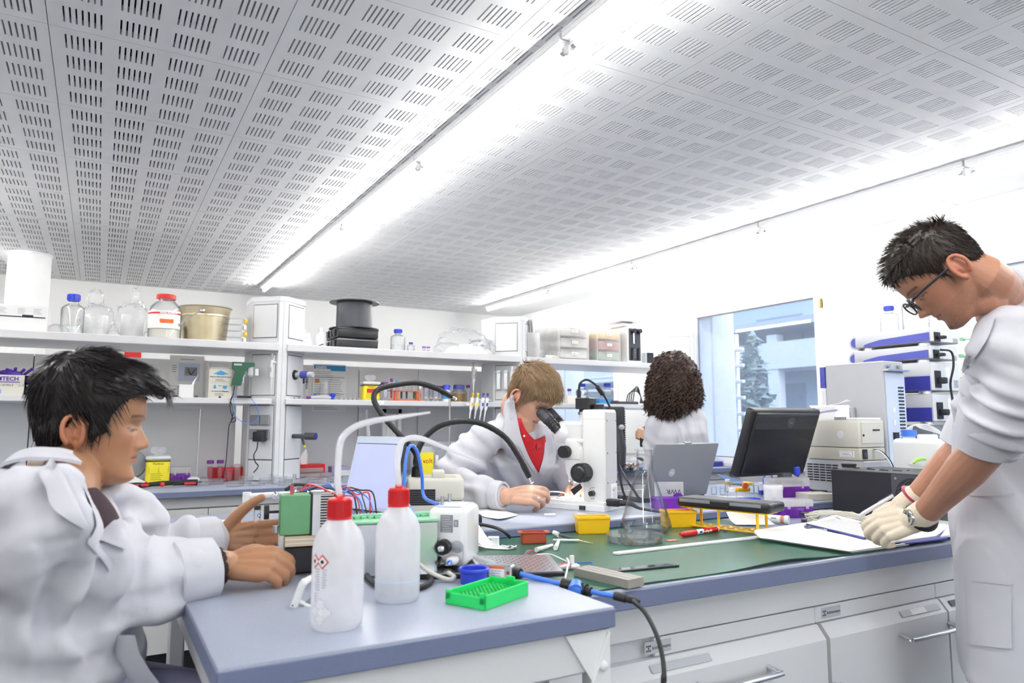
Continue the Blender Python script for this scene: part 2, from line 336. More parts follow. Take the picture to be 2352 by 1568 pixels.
# ---------------------------------------------------------------- outdoors
def ext():
 struct('exterior_ground',lambda b:box(b,(XW+.2,-40,-3.4),(70,60,-3.2)),'floor')
 struct('exterior_jamb',lambda b:[box(b,(XW+.2,y1-.02,.8),(XW+.44,y1+.16,2.3))for y0,y1,z0,z1 in WIN[:3]],'rackl')
 mk('facade',(.34,.40,.50),.8);mk('fwin',(.16,.2,.28),.3);mk('balc',(.55,.6,.68),.7);mk('leaf',(.17,.24,.24),.9,noi=(3,.4));mk('hill',(.24,.33,.47),1.,noi=(.12,.3));mk('awning',(.75,.12,.1),.7)  # hill blue has the haze of distance put into its colour
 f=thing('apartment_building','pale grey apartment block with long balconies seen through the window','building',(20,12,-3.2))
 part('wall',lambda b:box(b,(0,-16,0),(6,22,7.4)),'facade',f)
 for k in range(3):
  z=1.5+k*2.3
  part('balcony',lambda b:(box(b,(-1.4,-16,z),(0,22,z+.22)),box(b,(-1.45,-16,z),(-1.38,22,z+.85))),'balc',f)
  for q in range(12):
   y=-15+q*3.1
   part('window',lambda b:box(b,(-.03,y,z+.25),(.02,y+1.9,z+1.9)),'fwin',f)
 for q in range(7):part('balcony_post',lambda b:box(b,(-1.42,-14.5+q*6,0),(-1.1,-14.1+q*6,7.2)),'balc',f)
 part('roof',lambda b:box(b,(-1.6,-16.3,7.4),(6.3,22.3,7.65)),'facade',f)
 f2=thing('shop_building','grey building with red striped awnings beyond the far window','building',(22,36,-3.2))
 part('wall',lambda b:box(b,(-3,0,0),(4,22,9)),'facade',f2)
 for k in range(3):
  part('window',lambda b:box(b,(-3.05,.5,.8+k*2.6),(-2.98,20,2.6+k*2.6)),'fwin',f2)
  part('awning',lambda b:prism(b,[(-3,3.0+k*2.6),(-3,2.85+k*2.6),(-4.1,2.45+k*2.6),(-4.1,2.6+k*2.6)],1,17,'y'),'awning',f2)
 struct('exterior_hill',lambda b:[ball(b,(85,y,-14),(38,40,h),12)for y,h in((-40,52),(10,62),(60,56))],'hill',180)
 for k,(x,y,h)in enumerate(((13.5,12.0,6.4),(16.8,17.5,5.0),(12.5,6.0,5.6))):
  t=thing('pine_tree',('tall dark pine in front of the balconies','small pine beside the taller one by the balconies','loose pine tree outside the window behind the standing man')[k],'tree',(x,y,-3.2))
  part('trunk',lambda b:cyl(b,(0,0,0),(0,0,h),.16,.04,8),'wood',t)
  def crown(b):
   random.seed(k)
   for q in range(2200):
    z=h*(.15+.86*random.random());rr=max(.05,(1.04-z/h)*1.75)*(.2+.8*random.random()**.6)*(.75+.35*math.sin(z*9));a=random.random()*6.28
    p=V((rr*math.cos(a),rr*math.sin(a),z-rr*.15));s=.1+.17*random.random();e=V((random.gauss(0,1),random.gauss(0,1),random.gauss(0,.5))).normalized()
    u,w=frame_of(e);vs=[b.verts.new(p+d)for d in(e*s,-e*s*.5,u*s*.45,(w-u)*s*.35)]
    for f in((0,1,2),(0,2,3),(0,3,1),(1,3,2)):b.faces.new([vs[i]for i in f])
  part('needles',crown,'leaf',t)
 rl=thing('balcony_railing','white horizontal railing bars outside the far window','railing',(XW+.75,5.0,0))
 for k in range(7):part('bar',lambda b:box(b,(0,-.6,1.0+k*.14),(.03,3.2,1.03+k*.14),.006,1),'white',rl)
 for y in(-.5,1.2,3.0):part('post',lambda b:box(b,(.03,y,-3.2),(.07,y+.04,2.0)),'white',rl)
ext()
# ================================================================ BENCHES
ZB=.90;ZM=.87
def worktop(name,label,x0,x1,y0,y1,zt,th):
 t=thing(name,label,'worktop',((x0+x1)/2,(y0+y1)/2,zt-th));w,d=(x1-x0)/2,(y1-y0)/2
 part('top',lambda b:box(b,(-w,-d,.004),(w,d,th),.003,2),'top',t)
 part('edge_band',lambda b:box(b,(-w-.0012,-d-.0012,0),(w+.0012,d+.0012,th-.004),.002,1),'edge',t)
 return t
worktop('side_table','blue grey side table top carrying the wash bottles, nearest the camera',.155,.815,1.055,1.965,ZB,.036)
worktop('microscope_worktop','raised blue grey worktop under the microscope and the beige lamp box',-.02,XW-.02,1.968,2.78,ZB,.028)
worktop('island_worktop','lower blue grey worktop covered by the green cutting mat',.818,3.3,1.25,1.966,ZM,.043)
worktop('wall_worktop','long blue grey worktop below the reagent shelves',-2.3,XW-.02,3.78,4.95,ZB,.032)
t=thing('table_frame','white steel frame with corner brace under the wash bottle table','frame',(.485,1.5,0))
part('apron',lambda b:box(b,(-.315,-.43,.79),(.325,-.41,.862),.003,1),'cab',t)
for sx in(-.315,.29):
 for sy in(-.43,.41):part('leg',lambda b:box(b,(sx,sy,0),(sx+.035,sy+.035,.862),.004,1),'cab',t)
part('brace',lambda b:(prism(b,[(.325,.86),(.325,.70),(.29,.70),(.29,.77),(.23,.86)],-.436,-.431,'y'),tube(b,[(.322,-.437,.855),(.285,-.437,.775)],.004,8)),'white',t)
part('brace_knob',lambda b:ball(b,(.308,-.439,.80),(.009,.006,.009),8),'white',t)
part('screw_hole',lambda b:cyl(b,(.305,-.4315,.842),(.305,-.4308,.842),.004,n=10),'blackm',t)
for sx in(-.315,.305):part('side_rail',lambda b:box(b,(sx,-.4,.80),(sx+.02,.41,.862),.002,1),'cab',t)
bodyw=thing('cabinet_carcass','plain white carcass and apron running under the island worktop','cabinet',(1.95,1.3,0))
part('body',lambda b:box(b,(-1.13,.022,.08),(1.15,.64,.827)),'cab2',bodyw)
part('apron',lambda b:box(b,(-1.13,.004,.742),(1.15,.03,.827),.002,1),'cab',bodyw)
part('plinth',lambda b:box(b,(-1.1,.08,0),(1.1,.6,.08)),'dgrey',bodyw)
for x0,x1 in((-.43,-.28),(-.278,.27),(.272,.83)):
 part('fascia',lambda b:box(b,(x0-.4 if x0==-.43 else x0,.006,.698),(x1,.03,.738),.002,1),'cab',bodyw)
def plate(x):
 p=part('maker_plate',lambda b:box(b,(x,.0045,.706),(x+.078,.006,.733),.0005,1),'lgrey',bodyw)
 text('plate_lettering','köttermann',.0115,'ink',p,(x+.021,.0042,.715));part('plate_emblem',lambda b:[box(b,(x+.004+i*.005,.0041,.712+j*.005),(x+.0075+i*.005,.0046,.7155+j*.005))for i in range(3)for j in range(3)if(i+j)%2==0 or i==1],'ink',p)
plate(-.255);plate(-.86)
def cabinet(label,x0,x1,hx,side,lab):
 t=thing('base_cabinet',label,'cabinet',(x0,1.275,0),0,'island base cabinets');w=x1-x0
 dr=part('door',lambda b:prism(b,[(0,.10),(0,.664),(.027,.696),(.045,.696),(.045,.10)],.003,w-.003,'x'),'cab',t)
 part('handle',lambda b:tube(b,[(hx,0,.632),(hx,-.03,.628),(hx+.012,-.038,.626),(hx+.224,-.038,.626),(hx+.236,-.03,.628),(hx+.236,0,.632)],.0065,12,sm=4),'alu',dr)
 part('hinge',lambda b:(cyl(b,(side,-.004,.50),(side,-.004,.555),.007,n=10),box(b,(side,-.003,.505),(side+.03,.001,.55))),'steel',dr)
 if lab:
  a,b2,m_,s=lab;rot=Matrix.Rotation(math.atan2(.027,.032),3,'X')
  h=part('label_holder',lambda b:box(b,(a,.0095,.672),(b2,.0115,.690),rot=Matrix.Rotation(-R(40),3,'X')),m_,dr)
  if s:
   part('label_card',lambda b:box(b,(a+.045,.0085,.673),(a+.115,.0105,.690),rot=Matrix.Rotation(-R(40),3,'X')),'paper',h)
   text('card_lettering',s,.012,'ink',h,(a+.068,.0068,.674),(R(50),0,0))
cabinet('white base cabinet at the island corner, bow handle in its middle',.83,1.674,.385,.02,(.26,.44,'lgrey',''))
cabinet('white base cabinet with lettered card and steel hinge showing',1.683,2.225,.305,.006,(.33,.515,'lgrey','Tuben'))
cabinet('white base cabinet with dark label strip, half behind the standing man',2.229,2.79,.05,.55,(.03,.30,'dgrey',''))
t=thing('bench_support','grey support panels below the microscope worktop','frame',(2.4,2.4,0))
part('back_panel',lambda b:box(b,(-1.55,-.33,0),(1.6,-.30,.868)),'cab2',t);part('body',lambda b:box(b,(-1.5,-.28,.1),(1.58,.02,.868)),'cab2',t)
t=thing('bench_stand','pale steel leg under the far end of the microscope worktop','frame',(.03,2.7,0));part('post',lambda b:box(b,(-.02,-.02,0),(.02,.02,.868),.003,1),'cab',t);part('foot',lambda b:cyl(b,(0,0,0),(0,0,.02),.028),'rubber',t)
for k in range(8):
 x0=-2.26+k*.785
 t=thing('wall_cabinet',['pale cabinet beyond the seated man\'s shoulder','pale cabinet under the bench, second from the far end','pale cabinet under the bench behind the black haired man','pale cabinet below the red handled pliers','pale cabinet below the petri dishes','pale cabinet under the bench behind the blond man','pale cabinet under the bench behind the open laptop','pale cabinet under the bench below the window sill'][k],'cabinet',(x0,3.82,0),0,'cabinets under the wall worktop')
 part('body',lambda b:box(b,(.002,.022,.15),(.783,.9,.866)),'cab2',t);part('plinth',lambda b:box(b,(.0,.06,0),(.785,.9,.15)),'black',t)
 part('apron',lambda b:box(b,(.001,0,.815),(.784,.022,.866),.001,1),'cab2',t)
 for q in(0,1):
  d=part('door',lambda b:box(b,(.002+q*.392,0,.155),(.391+q*.392,.021,.808),.002,1),'cab',t)
  # ================================================================ REAGENT RACK
YR=4.10;ZU=1.66;ZD=1.353
def face(x0,sgn):return V((x0+sgn*.085,YR+.02+.065,0)),sgn*R(45)
POSTX=(.874,2.438,3.99)
def post(i,label):
 xc=POSTX[i];t=thing('service_column',label,'column',(xc,YR+.02,0))
 pr=[(-.02,0),(.02,0),(.15,.13),(.15,.30),(-.15,.30),(-.15,.13)]
 part('body',lambda b:prism(b,pr,.901,1.905),'rack',t)
 part('cap',lambda b:(prism(b,[(x*1.02,y*1.01-.003)for x,y in pr],1.905,1.932)),'rackl',t)
 part('front_strip',lambda b:(box(b,(-.0235,-.0035,.901),(.0235,.0,1.9)),box(b,(-.001,-.0045,.901),(.001,-.003,1.9),mi=1)),['rackl','lgrey'],t)
 for s in(-1,1):
  for z0,z1,m in((1.70,1.885,'rackl'),(1.375,1.60,'rack'),(1.02,1.315,'rackl'),(.905,1.014,'rackl')):
   g=part('panel_gap',lambda b:box(b,(-.077,-.0015,z0-.004),(.077,.002,z1+.004)),'gap',t)
   g.location=(s*.085,.065,0);g.rotation_euler=(0,0,s*R(45))
   part('face_panel',lambda b:box(b,(-.0745,-.004,z0),(.0745,0,z1),.001,1),m,g)
 return t
P1=post(0,'grey service column with dark sockets beside the glue gun');P2=post(1,'grey service column with pipette holders behind the blond man');P3=post(2,'grey service column top by the window behind the curly haired woman')
PP=(P1,P2,P3);BAYS=((-2.2,.852),(.897,2.418),(2.46,3.97))
nm=('bay behind the black haired man','bay carrying the black spool','bay carrying the plastic drawer boxes')
for k,(x0,x1)in enumerate(BAYS):
 t=thing('upper_shelf','grey upper shelf, '+nm[k],'shelf',(x0,YR,ZU),0,'upper reagent shelves')
 part('board',lambda b:box(b,(0,0,-.040),(x1-x0,.50,0),.003,1),'shelf',t)
 for e,pp in((0,k-1),(x1-x0-.008,k)):
  if pp>=0:
   q=V((x0+e,YR,ZU))-PP[pp].location;part('shelf_bracket',lambda b:prism(b,[(q.y+.012,q.z),(q.y+.22,q.z),(q.y+.22,q.z+.14),(q.y+.17,q.z+.14)],q.x,q.x+.008,'x'),'rackl',PP[pp])
 t=thing('lower_shelf','grey lower shelf, '+('bay with the glove boxes','bay with the orange tube rack','bay with two blue capped bottles')[k],'shelf',(x0,YR,ZD),0,'lower reagent shelves')
 part('board',lambda b:box(b,(0 if k else 0,0,-.031),(x1-x0-(.03 if k<2 else 0),.48,0),.003,1),'shelf',t)
 if k==1:
  lb=part('label_strip',lambda b:box(b,(.50,-.0012,-.026),(.572,0,-.005)),'paper',t);text('label_lettering','Laurent',.012,'grey_ink',lb,(.516,-.0014,-.019))
for k,(xs,lb)in enumerate((([-2.0+.42*q for q in range(7)],'grey glossy partition panels behind the poster and the wipe box'),([1.06+.42*q for q in range(5)],'grey glossy partition panels behind the test tube racks'))):
 t=thing('partition',lb,'partition',(xs[0],4.62,ZB))
 for q,x in enumerate(xs[:-1]if True else xs):
  part('panel',lambda b:box(b,(x-xs[0]+.0025,0,.002),(xs[q+1]-xs[0]-.0025,.02,.69),.002,1),'panel',t)
 if k==0:part('panel',lambda b:box(b,(2.5225,0,.002),(2.72,.02,.69),.002,1),'panel',t)
 else:part('panel',lambda b:box(b,(-.21,0,.002),(-.0025,.02,.69),.002,1),'panel',t)
 part('backing',lambda b:box(b,(-.18,.021,.002),(xs[-1]-xs[0]-.02,.03,.68)),'gap',t)
 # ================================================================ GENERIC LAB WARE
def on(px,py,y,z):
 p=at(px,py,y=y);p.z=z;return p
def duran(label,loc,r,h,fill=.45,cap='blue',name='reagent_bottle',glass='glass',liquid='water',group=None):
 t=thing(name,label,'bottle',loc,0,group);nr=r*.42;w=max(.0015,r*.04)
 hs=h*.62;hn=h*.80
 o=[(0,0),(r*.9,0),(r,r*.12),(r,hs),(r*.93,hs+r*.25),(nr*1.15,hn-r*.12),(nr,hn),(nr,h*.93)]
 i=[(nr-w,h*.93),(nr-w,hn),(nr*1.15-w,hn-r*.12-w),(r*.93-w,hs+r*.25),(r-w,hs),(r-w,r*.15),(0,w*1.5)]
 part('bottle_body',lambda b:lathe(b,o+i,n=26),glass,t)
 if fill:part('liquid',lambda b:lathe(b,[(0,w*2),(r-w*1.6,w*2.2),(r-w*1.6,hs*fill),(0,hs*fill)],n=26),liquid,t)
 part('cap',lambda b:(lathe(b,[(0,h*.855),(nr*1.28,h*.855),(nr*1.32,h*.985),(nr*1.2,h),(0,h)],n=26),[box(b,(nr*1.28,-.0012,h*.86),(nr*1.36,.0012,h*.98),rot=Matrix.Rotation(a*.349,3,'Z'),piv=(0,0,0))for a in range(18)]),cap,t)
 part('pour_ring',lambda b:lathe(b,[(nr,h*.835),(nr*1.2,h*.835),(nr*1.2,h*.85),(nr,h*.85)],n=26),cap,t)
 return t
def tubey(label,loc,r,h,cap='plum',liquid=None,fill=.4,group=None,rz=0,name='centrifuge_tube',body='plastic'):
 t=thing(name,label,'tube',loc,rz,group)
 part('tube_body',lambda b:lathe(b,[(0,0),(r*.3,.001),(r*.95,r*2),(r,h*.86),(r*.88,h*.86),(r*.85,r*2.1),(0,r*.4)],n=14),body,t)
 if liquid:part('contents',lambda b:lathe(b,[(0,r*.45),(r*.82,r*2.15),(r*.82,h*fill),(0,h*fill)],n=12),liquid,t)
 part('cap',lambda b:lathe(b,[(0,h*.84),(r*1.22,h*.84),(r*1.22,h*.985),(r*1.1,h),(0,h)],n=16),cap,t)
 return t
def petri(name,label,loc,r,h=.014,group=None,cat='dish',m='plastic',n=30):
 return one(name,label,cat,lambda b:lathe(b,[(0,0),(r,0),(r,h),(r-.0016,h),(r-.0016,.0016),(0,.0016)],n=n),m,loc,0,group)
def carton(name,label,cat,loc,w,d,h,m='white',rz=0,r=.002,group=None):
 t=thing(name,label,cat,loc,rz,group);part('carton',lambda b:box(b,(0,0,0),(w,d,h),r,1),m,t);return t
def bag(b,c,r,n=16,amp=.25,sc=9.,seed=0,mi=0):
 T=bmesh.new();ball(T,(0,0,0),(1,1,1),n,mi)
 for v in T.verts:
  q=v.co.normalized();k=1+amp*noise.turbulence(q*sc*.3+V((seed,0,0)),3,True)-amp*.5
  v.co=V((q.x*r[0]*k,q.y*r[1]*k,q.z*r[2]*k))+V(c)
 me=bpy.data.meshes.new('t');T.to_mesh(me);T.free();b.from_mesh(me);bpy.data.meshes.remove(me)
 # ================================================================ UPPER SHELF, BAY 1
p=on(108,740,4.14,ZU);w=p.x-on(-80,740,4.14,ZU).x
t=carton('carton_box','open white carton with a torn dark slit and fine print on the upper shelf','box',(p.x-w,4.14,ZU),w,.22,.125)
part('slit',lambda b:(box(b,(0,-.001,.066),(w-.008,.001,.071)),box(b,(w*.68,-.001,.068),(w*.82,.001,.079))),'ink',t)
part('print',lambda b:[lines(b,w*q,.108,.035,5,.006,.0018,-.0008)for q in(.38,.62,.82)],'grey_ink',t)
one('wash_dome','white plastic dome lying beside the blue capped bottle','dome',lambda b:lathe(b,[(.062,0),(.06,.02),(.045,.045),(.02,.06),(0,.063)],n=24),'white',on(130,760,4.30,ZU))
duran('blue capped glass bottle standing by the torn carton on the upper shelf',on(166,740,4.27,ZU),.053,.215,.42)
for k,(px,w,top,lb)in enumerate(((222,.085,655,'clear crumpled plastic bag over a glass vessel, next to the blue capped bottle'),(304,.088,643,'tall clear plastic bag tied at the top around a white beaker'))):
 p=on(px,740,4.30+.02*k,ZU);h=pxsize(768-top,p)
 t=thing('bagged_vessel',lb,'bag',p)
 part('vessel',lambda b:lathe(b,[(0,.002),(w*.62,.002),(w*.62,h*.45),(w*.6,h*.46),(w*.58,.006),(0,.006)],n=24),'haze',t)
 def wrap(b):
  bag(b,(0,0,h*.36),(w,w*.8,h*.355),18,.35,9,k)
  bag(b,(-.01+.02*k,0,h*.80),(w*(.5 if k==0 else.28),w*.3,h*.2),12,.6,11,k+5)
 part('bag_film',wrap,'plastic',t)
p=on(379,740,4.27,ZU)
t=thing('powder_jar','large clear jar with red screw cap and orange hazard squares on its label','jar',p)
part('jar_body',lambda b:lathe(b,[(0,0),(.078,0),(.083,.008),(.083,.15),(.074,.185),(.045,.215),(.043,.232),(.04,.232),(.042,.212),(.07,.183),(.080,.15),(.080,.01),(0,.004)],n=32),'glass',t)
part('powder',lambda b:lathe(b,[(0,.006),(.078,.011),(.078,.085),(0,.09)],n=28),'cream',t)
lb=part('label',lambda b:[slab(b,[(.0838*math.cos(a),.0838*math.sin(a),.06),(.0838*math.cos(a+.131),.0838*math.sin(a+.131),.06),(.0838*math.cos(a+.131),.0838*math.sin(a+.131),.155),(.0838*math.cos(a),.0838*math.sin(a),.155)],.0004)for a in[R(185)+k*.131 for k in range(19)]],'paper',t)
part('red_band',lambda b:[slab(b,[(.0845*math.cos(a),.0845*math.sin(a),.137),(.0845*math.cos(a+.131),.0845*math.sin(a+.131),.137),(.0845*math.cos(a+.131),.0845*math.sin(a+.131),.146),(.0845*math.cos(a),.0845*math.sin(a),.146)],.0004)for a in[R(185)+k*.131 for k in range(19)]],'red',lb)
part('hazard_square',lambda b:[box(b,(-.031+q*.0225,-.0865,.088),(-.010+q*.0225,-.0845,.108))for q in range(3)],'orange',lb)
text('label_lettering','SIGMA-ALDRICH',.0115,'paper',lb,(-.032,-.0868,.1375),bold=.0006)
part('cap',lambda b:lathe(b,[(0,.225),(.049,.225),(.05,.246),(.046,.250),(0,.250)],n=32),'red',t)
p=on(471,740,4.33,ZU);r=pxsize(54,p);h=pxsize(70,p)+.03
t=thing('paint_pail','gold tinted metal pail with wire handle and flared rim on the upper shelf','bucket',p)
part('pail',lambda b:lathe(b,[(0,0),(r*.86,0),(r*.97,h*.72),(r*1.0,h*.73),(r*1.0,h*.77),(r*.98,h*.78),(r*1.03,h*.97),(r*1.08,h),(r*1.0,h*.99),(r*.94,h*.7),(r*.84,.006),(0,.006)],n=44),'gold',t)
part('handle',lambda b:(tube(b,[(-.03,-r*1.0,h*.84),(-.085,-r*1.15,h*.66),(-.13,-r*1.05,h*.45),(-r*1.05,-r*.3,h*.38)],.003,8,sm=5),ball(b,(-.03,-r*1.0,h*.84),(.013,.006,.013),8)),'steel',t)
for k in range(4):
 p=on(536,740,4.24,ZU+.036*k)
 t=thing('culture_flask','flat clear culture flask with yellow cap, %s of the stack by the pail'%('lowest','second lowest','third from below','topmost')[k],'flask',p+V((.004*(k%2),0,0)),0,'culture flasks')
 part('flask_body',lambda b:(box(b,(-.065,-.05,.001),(.045,.05,.033),.008,2),box(b,(-.08,-.02,.008),(-.06,.02,.026),.004,1)),'plastic',t)
 part('cap',lambda b:cyl(b,(.05,-.03,.017),(.064,-.03,.017),.016,n=16),'yellow' if k in(1,3)else 'white',t)
 # ---------------------------------------------------------------- upper shelf, bay 2
p=on(680,770,4.32,ZU);t=thing('white_pail','white plastic pail with lid on the upper shelf beside the column','bucket',p);r=pxsize(22,p)
part('pail',lambda b:lathe(b,[(0,0),(r*.92,0),(r,.095),(r*.98,.1),(0,.1)],n=32),'white',t);part('lid',lambda b:lathe(b,[(0,.1),(r*1.04,.098),(r*1.06,.108),(r,.112),(0,.11)],n=32),'whitegloss',t)
t=carton('label_box','small white carton with a printed label behind the white pail','box',on(699,770,4.40,ZU),.035,.04,.105);part('print',lambda b:lines(b,.004,.075,.026,4,.006,.002,-.0008),'grey_ink',t)
def dropper(lb,p,r,h):
 t=thing('plastic_bottle',lb,'bottle',p);part('bottle_body',lambda b:lathe(b,[(0,0),(r,0),(r,h*.5),(r*.85,h*.66),(r*.36,h*.86),(r*.36,h*.9),(0,h*.9)],n=22),'hdpe',t);part('cap',lambda b:lathe(b,[(0,h*.88),(r*.46,h*.88),(r*.46,h),(0,h)],n=18),'white',t)
dropper('tiny white squat bottle in front of the white pail',on(708,780,4.18,ZU),.020,.056);dropper('slim milky bottle between the white pail and the black boxes',on(737,770,4.28,ZU),.034,.125)
one('pen','black pen lying at the shelf edge by the milky bottle','pen',lambda b:tube(b,[(-.03,-.02,.006),(.0,0,.018)],.003,8),'black',on(742,785,4.18,ZU))
p=on(776,775,4.16,ZU);w=pxsize(97,p);h=pxsize(24,p)
for k in(0,1):
 t=thing('black_case',('black plastic case with latches, lower of the two under the spool','black plastic case with latches, carrying the spool')[k],'case',(p.x,4.16,ZU+k*(h+.003)),0,'black cases')
 part('shell',lambda b:box(b,(0,0,0),(w,.26,h),.006,2),'black',t);part('seam',lambda b:box(b,(-.002,-.002,h-.012),(w+.002,.262,h-.006),.002,1),'mgrey' if k==0 else 'blackm',t)
 for y in(.04,.10,.17):part('latch',lambda b:box(b,(-.012,y,.012),(0,y+.04,h-.01),.004,1),'black',t)
 part('clip',lambda b:box(b,(w,.05,h-.02),(w+.018,.09,h-.006),.003,1),'navy',t)
r=pxsize(59,p);hs=.165
t=thing('cable_spool','black plastic spool with wide flanges on top of the black cases','spool',(p.x+w*.56,4.30,ZU+2*h+.006))
part('lower_flange',lambda b:lathe(b,[(0,0),(r,0),(r,.006),(0,.006)],n=48),'black',t);part('barrel',lambda b:lathe(b,[(0,.006),(r*.72,.006),(r*.72,hs),(0,hs)],n=40),'dgrey',t)
part('upper_flange',lambda b:(lathe(b,[(r*.3,hs),(r,hs),(r,hs+.006),(r*.3,hs+.006)],n=48),ball(b,(-.03,-r*.9,hs+.004),.005,6,1)),['black','white'],t)
duran('clear blue capped bottle beside the black spool',on(914,775,4.25,ZU),pxsize(17,on(914,775,4.25,ZU)),.145,.5);duran('squat half size bottle with blue cap on the upper shelf',on(944,785,4.22,ZU),.024,.064,.6)
for k,px in enumerate((974,984)):tubey(('short purple capped tube nearest the squat bottle','short purple capped tube touching the powder bag')[k],on(px,790,4.22,ZU),.0105,.042,'purple','cream',.5,'short purple capped tubes')
p=on(1066,780,4.30,ZU);W2=pxsize(80,p)
t=thing('powder_bag','large clear plastic bag of white powder with handwritten lot note','bag',p)
def film(b):
 bag(b,(0,0,.075),(W2*.84,.13,.115),22,.3,8,3);bag(b,(.12,-.02,.05),(W2*.45,.1,.07),14,.35,9,4);bag(b,(-.13,-.02,.04),(W2*.4,.1,.045),14,.3,9,8)
 for v in b.verts:v.co.z=max(v.co.z,.001)
part('bag_film',film,'plastic',t)
def pw(b):
 bag(b,(.02,-.03,.02),(W2*.74,.10,.058),18,.2,5,2)
 for v in b.verts:v.co.z=max(v.co.z,.002)
part('powder',pw,'paper',t);text('note_lettering','Topas Nr.',.022,'ink',t,(-.04,-.155,.082),(R(78),0,-.1));text('note_lettering','Lot . 480',.022,'ink',t,(-.005,-.155,.055),(R(78),0,.02))
p=on(1212,770,4.22,ZU)
t=thing('magazine_file','clear magazine file holding leaning papers at the end of the shelf','file',p)
part('file_case',lambda b:(prism(b,[(-.08,0),(.11,0),(.11,.12),(-.08,.17)],-.045,-.042,'x'),prism(b,[(-.08,0),(.11,0),(.11,.12),(-.08,.17)],.045,.048,'x'),box(b,(-.045,-.08,0),(.045,.11,.003)),box(b,(-.045,-.082,0),(.045,-.079,.17))),'haze',t)
for k in range(6):
 sh=part('sheet',lambda b:ribbon(b,[(-.06+.017*k,-.06,.004),(-.055+.017*k-.02,-.065,.13),(-.05+.016*k-.035,-.05-.004*k,.255+.01*(k%3))],[(-.03+.014*k,.09,.004),(-.02+.015*k,.09,.13),(-.015+.014*k,.09,.25+.012*(k%2))],.001,0,4,3),'paper',t)
part('print',lambda b:lines(b,-.005,.2,.034,13,.011,.003,-.083),'grey_ink',t)
# ---------------------------------------------------------------- upper shelf, bay 3
def drawers(label,p,w,d,h,cols,words):
 t=thing('drawer_unit',label,'drawers',p,0,'plastic drawer units');n=len(cols);dh=h/n
 part('frame',lambda b:([box(b,(x,0,0),(x+.012,d,h),.003,1)for x in(0,w-.012)],box(b,(0,0,h-.006),(w,d,h),.002,1),box(b,(0,d-.005,0),(w,d,h)),[box(b,(.012,0,k*dh),(w-.012,d,k*dh+.004))for k in range(n)]),'haze',t)
 for k in range(n):
  z=k*dh+.008
  dr=part('drawer',lambda b:(box(b,(.015,.002,z),(w-.015,.005,z+dh*.82),.001,1),box(b,(.015,.005,z),(w-.015,d-.01,z+.003)),prism(b,[(w*.3,z+dh*.82),(w*.7,z+dh*.82),(w*.6,z+dh*.66),(w*.4,z+dh*.66)],-.006,.002,'y')),'haze',t)
  if cols[k]:part('contents',lambda b:[box(b,(.02+q*(w-.04)/2+.002,.012,z+.004),(.02+(q+1)*(w-.04)/2-.004,d-.02,z+dh*(.55+.08*q)),.006,1)for q in(0,1)],cols[k],dr)
  c=part('card',lambda b:box(b,(w*.42,-.0015,z+dh*.35),(w*.62,.001,z+dh*.6)),'paper',dr);text('card_lettering',words[k],.009,'ink',c,(w*.44,-.002,z+dh*.42))
p=on(1284,780,4.14,ZU);w=pxsize(70,p)*1.22
drawers('clear three drawer plastic unit with white odds and ends',p,w,.32,.235,['paper','cream','ivory'],['MICRO','TIPS 1000','TIPS 200'])
p=on(1371,780,4.14,ZU);drawers('clear three drawer unit with green, red and yellow contents',p,.215,.30,.23,['pgreen','cherry','yellow'],['PDMS','CHIPS','CHIPS'])
p=on(1254,800,4.18,ZU);t=thing('crumpled_gloves','crumpled clear bag and pale gloves in front of the drawer unit','gloves',p)
part('bag_film',lambda b:bag(b,(-.05,0,.04),(.05,.03,.042),12,.6,9,2),'plastic',t)
for k in range(4):part('glove',lambda b:bag(b,(.0+k*.026,-.01,.014),(.022,.02,.014),8,.7,9,k),'cream',t)
for o in t.children:
 for v in o.data.vertices:v.co.z=max(v.co.z,.0005)
p=on(1441,790,4.14,ZU);w=.135
t=thing('syringe_pump','tall white instrument with black face and two levers on the upper shelf','instrument',p)
part('housing',lambda b:box(b,(0,0,0),(w,.25,.27),.006,2),'white',t);fp=part('front_plate',lambda b:box(b,(.012,-.004,.015),(w-.012,0,.255),.002,1),'dgrey',t)
part('barrel',lambda b:cyl(b,(.05,-.015,.14),(.05,-.015,.23),.006,n=12),'chrome',fp)
for x in(.045,.1):part('knob',lambda b:cyl(b,(x,-.004,.235),(x,-.035,.235),.017,n=18),'black',fp);part('lever',lambda b:(box(b,(x-.012,-.02,.1),(x+.006,-.008,.108)),box(b,(x-.014,-.02,.02),(x-.008,-.008,.108))),'black',fp)
text('panel_lettering','O\nG\n0\nD',.018,'grey_ink',fp,(.062,-.0045,.09))
t=thing('bench_scale','white flat weighing scale on top of the black faced instrument','scale',p+V((-.03,.01,.271)));part('base',lambda b:box(b,(0,0,0),(.16,.2,.022),.006,2),'white',t);part('stem',lambda b:box(b,(.09,.05,.022),(.13,.12,.035)),'white',t);part('pan',lambda b:prism(b,[(-.02,-.02),(.17,-.02),(.18,.2),(0,.2)],.034,.042,'z'),'whitegloss',t)
t=carton('small_carton','small carton with black face at the shelf end near the curly hair','box',on(1483,815,4.15,ZU),.075,.06,.085,'lgrey');part('front',lambda b:box(b,(.012,-.002,.002),(.075,0,.083)),'black',t)
t=carton('white_carton','white box behind the curly haired woman on the upper shelf','box',on(1506,815,4.2,ZU),.22,.2,.09,'white')
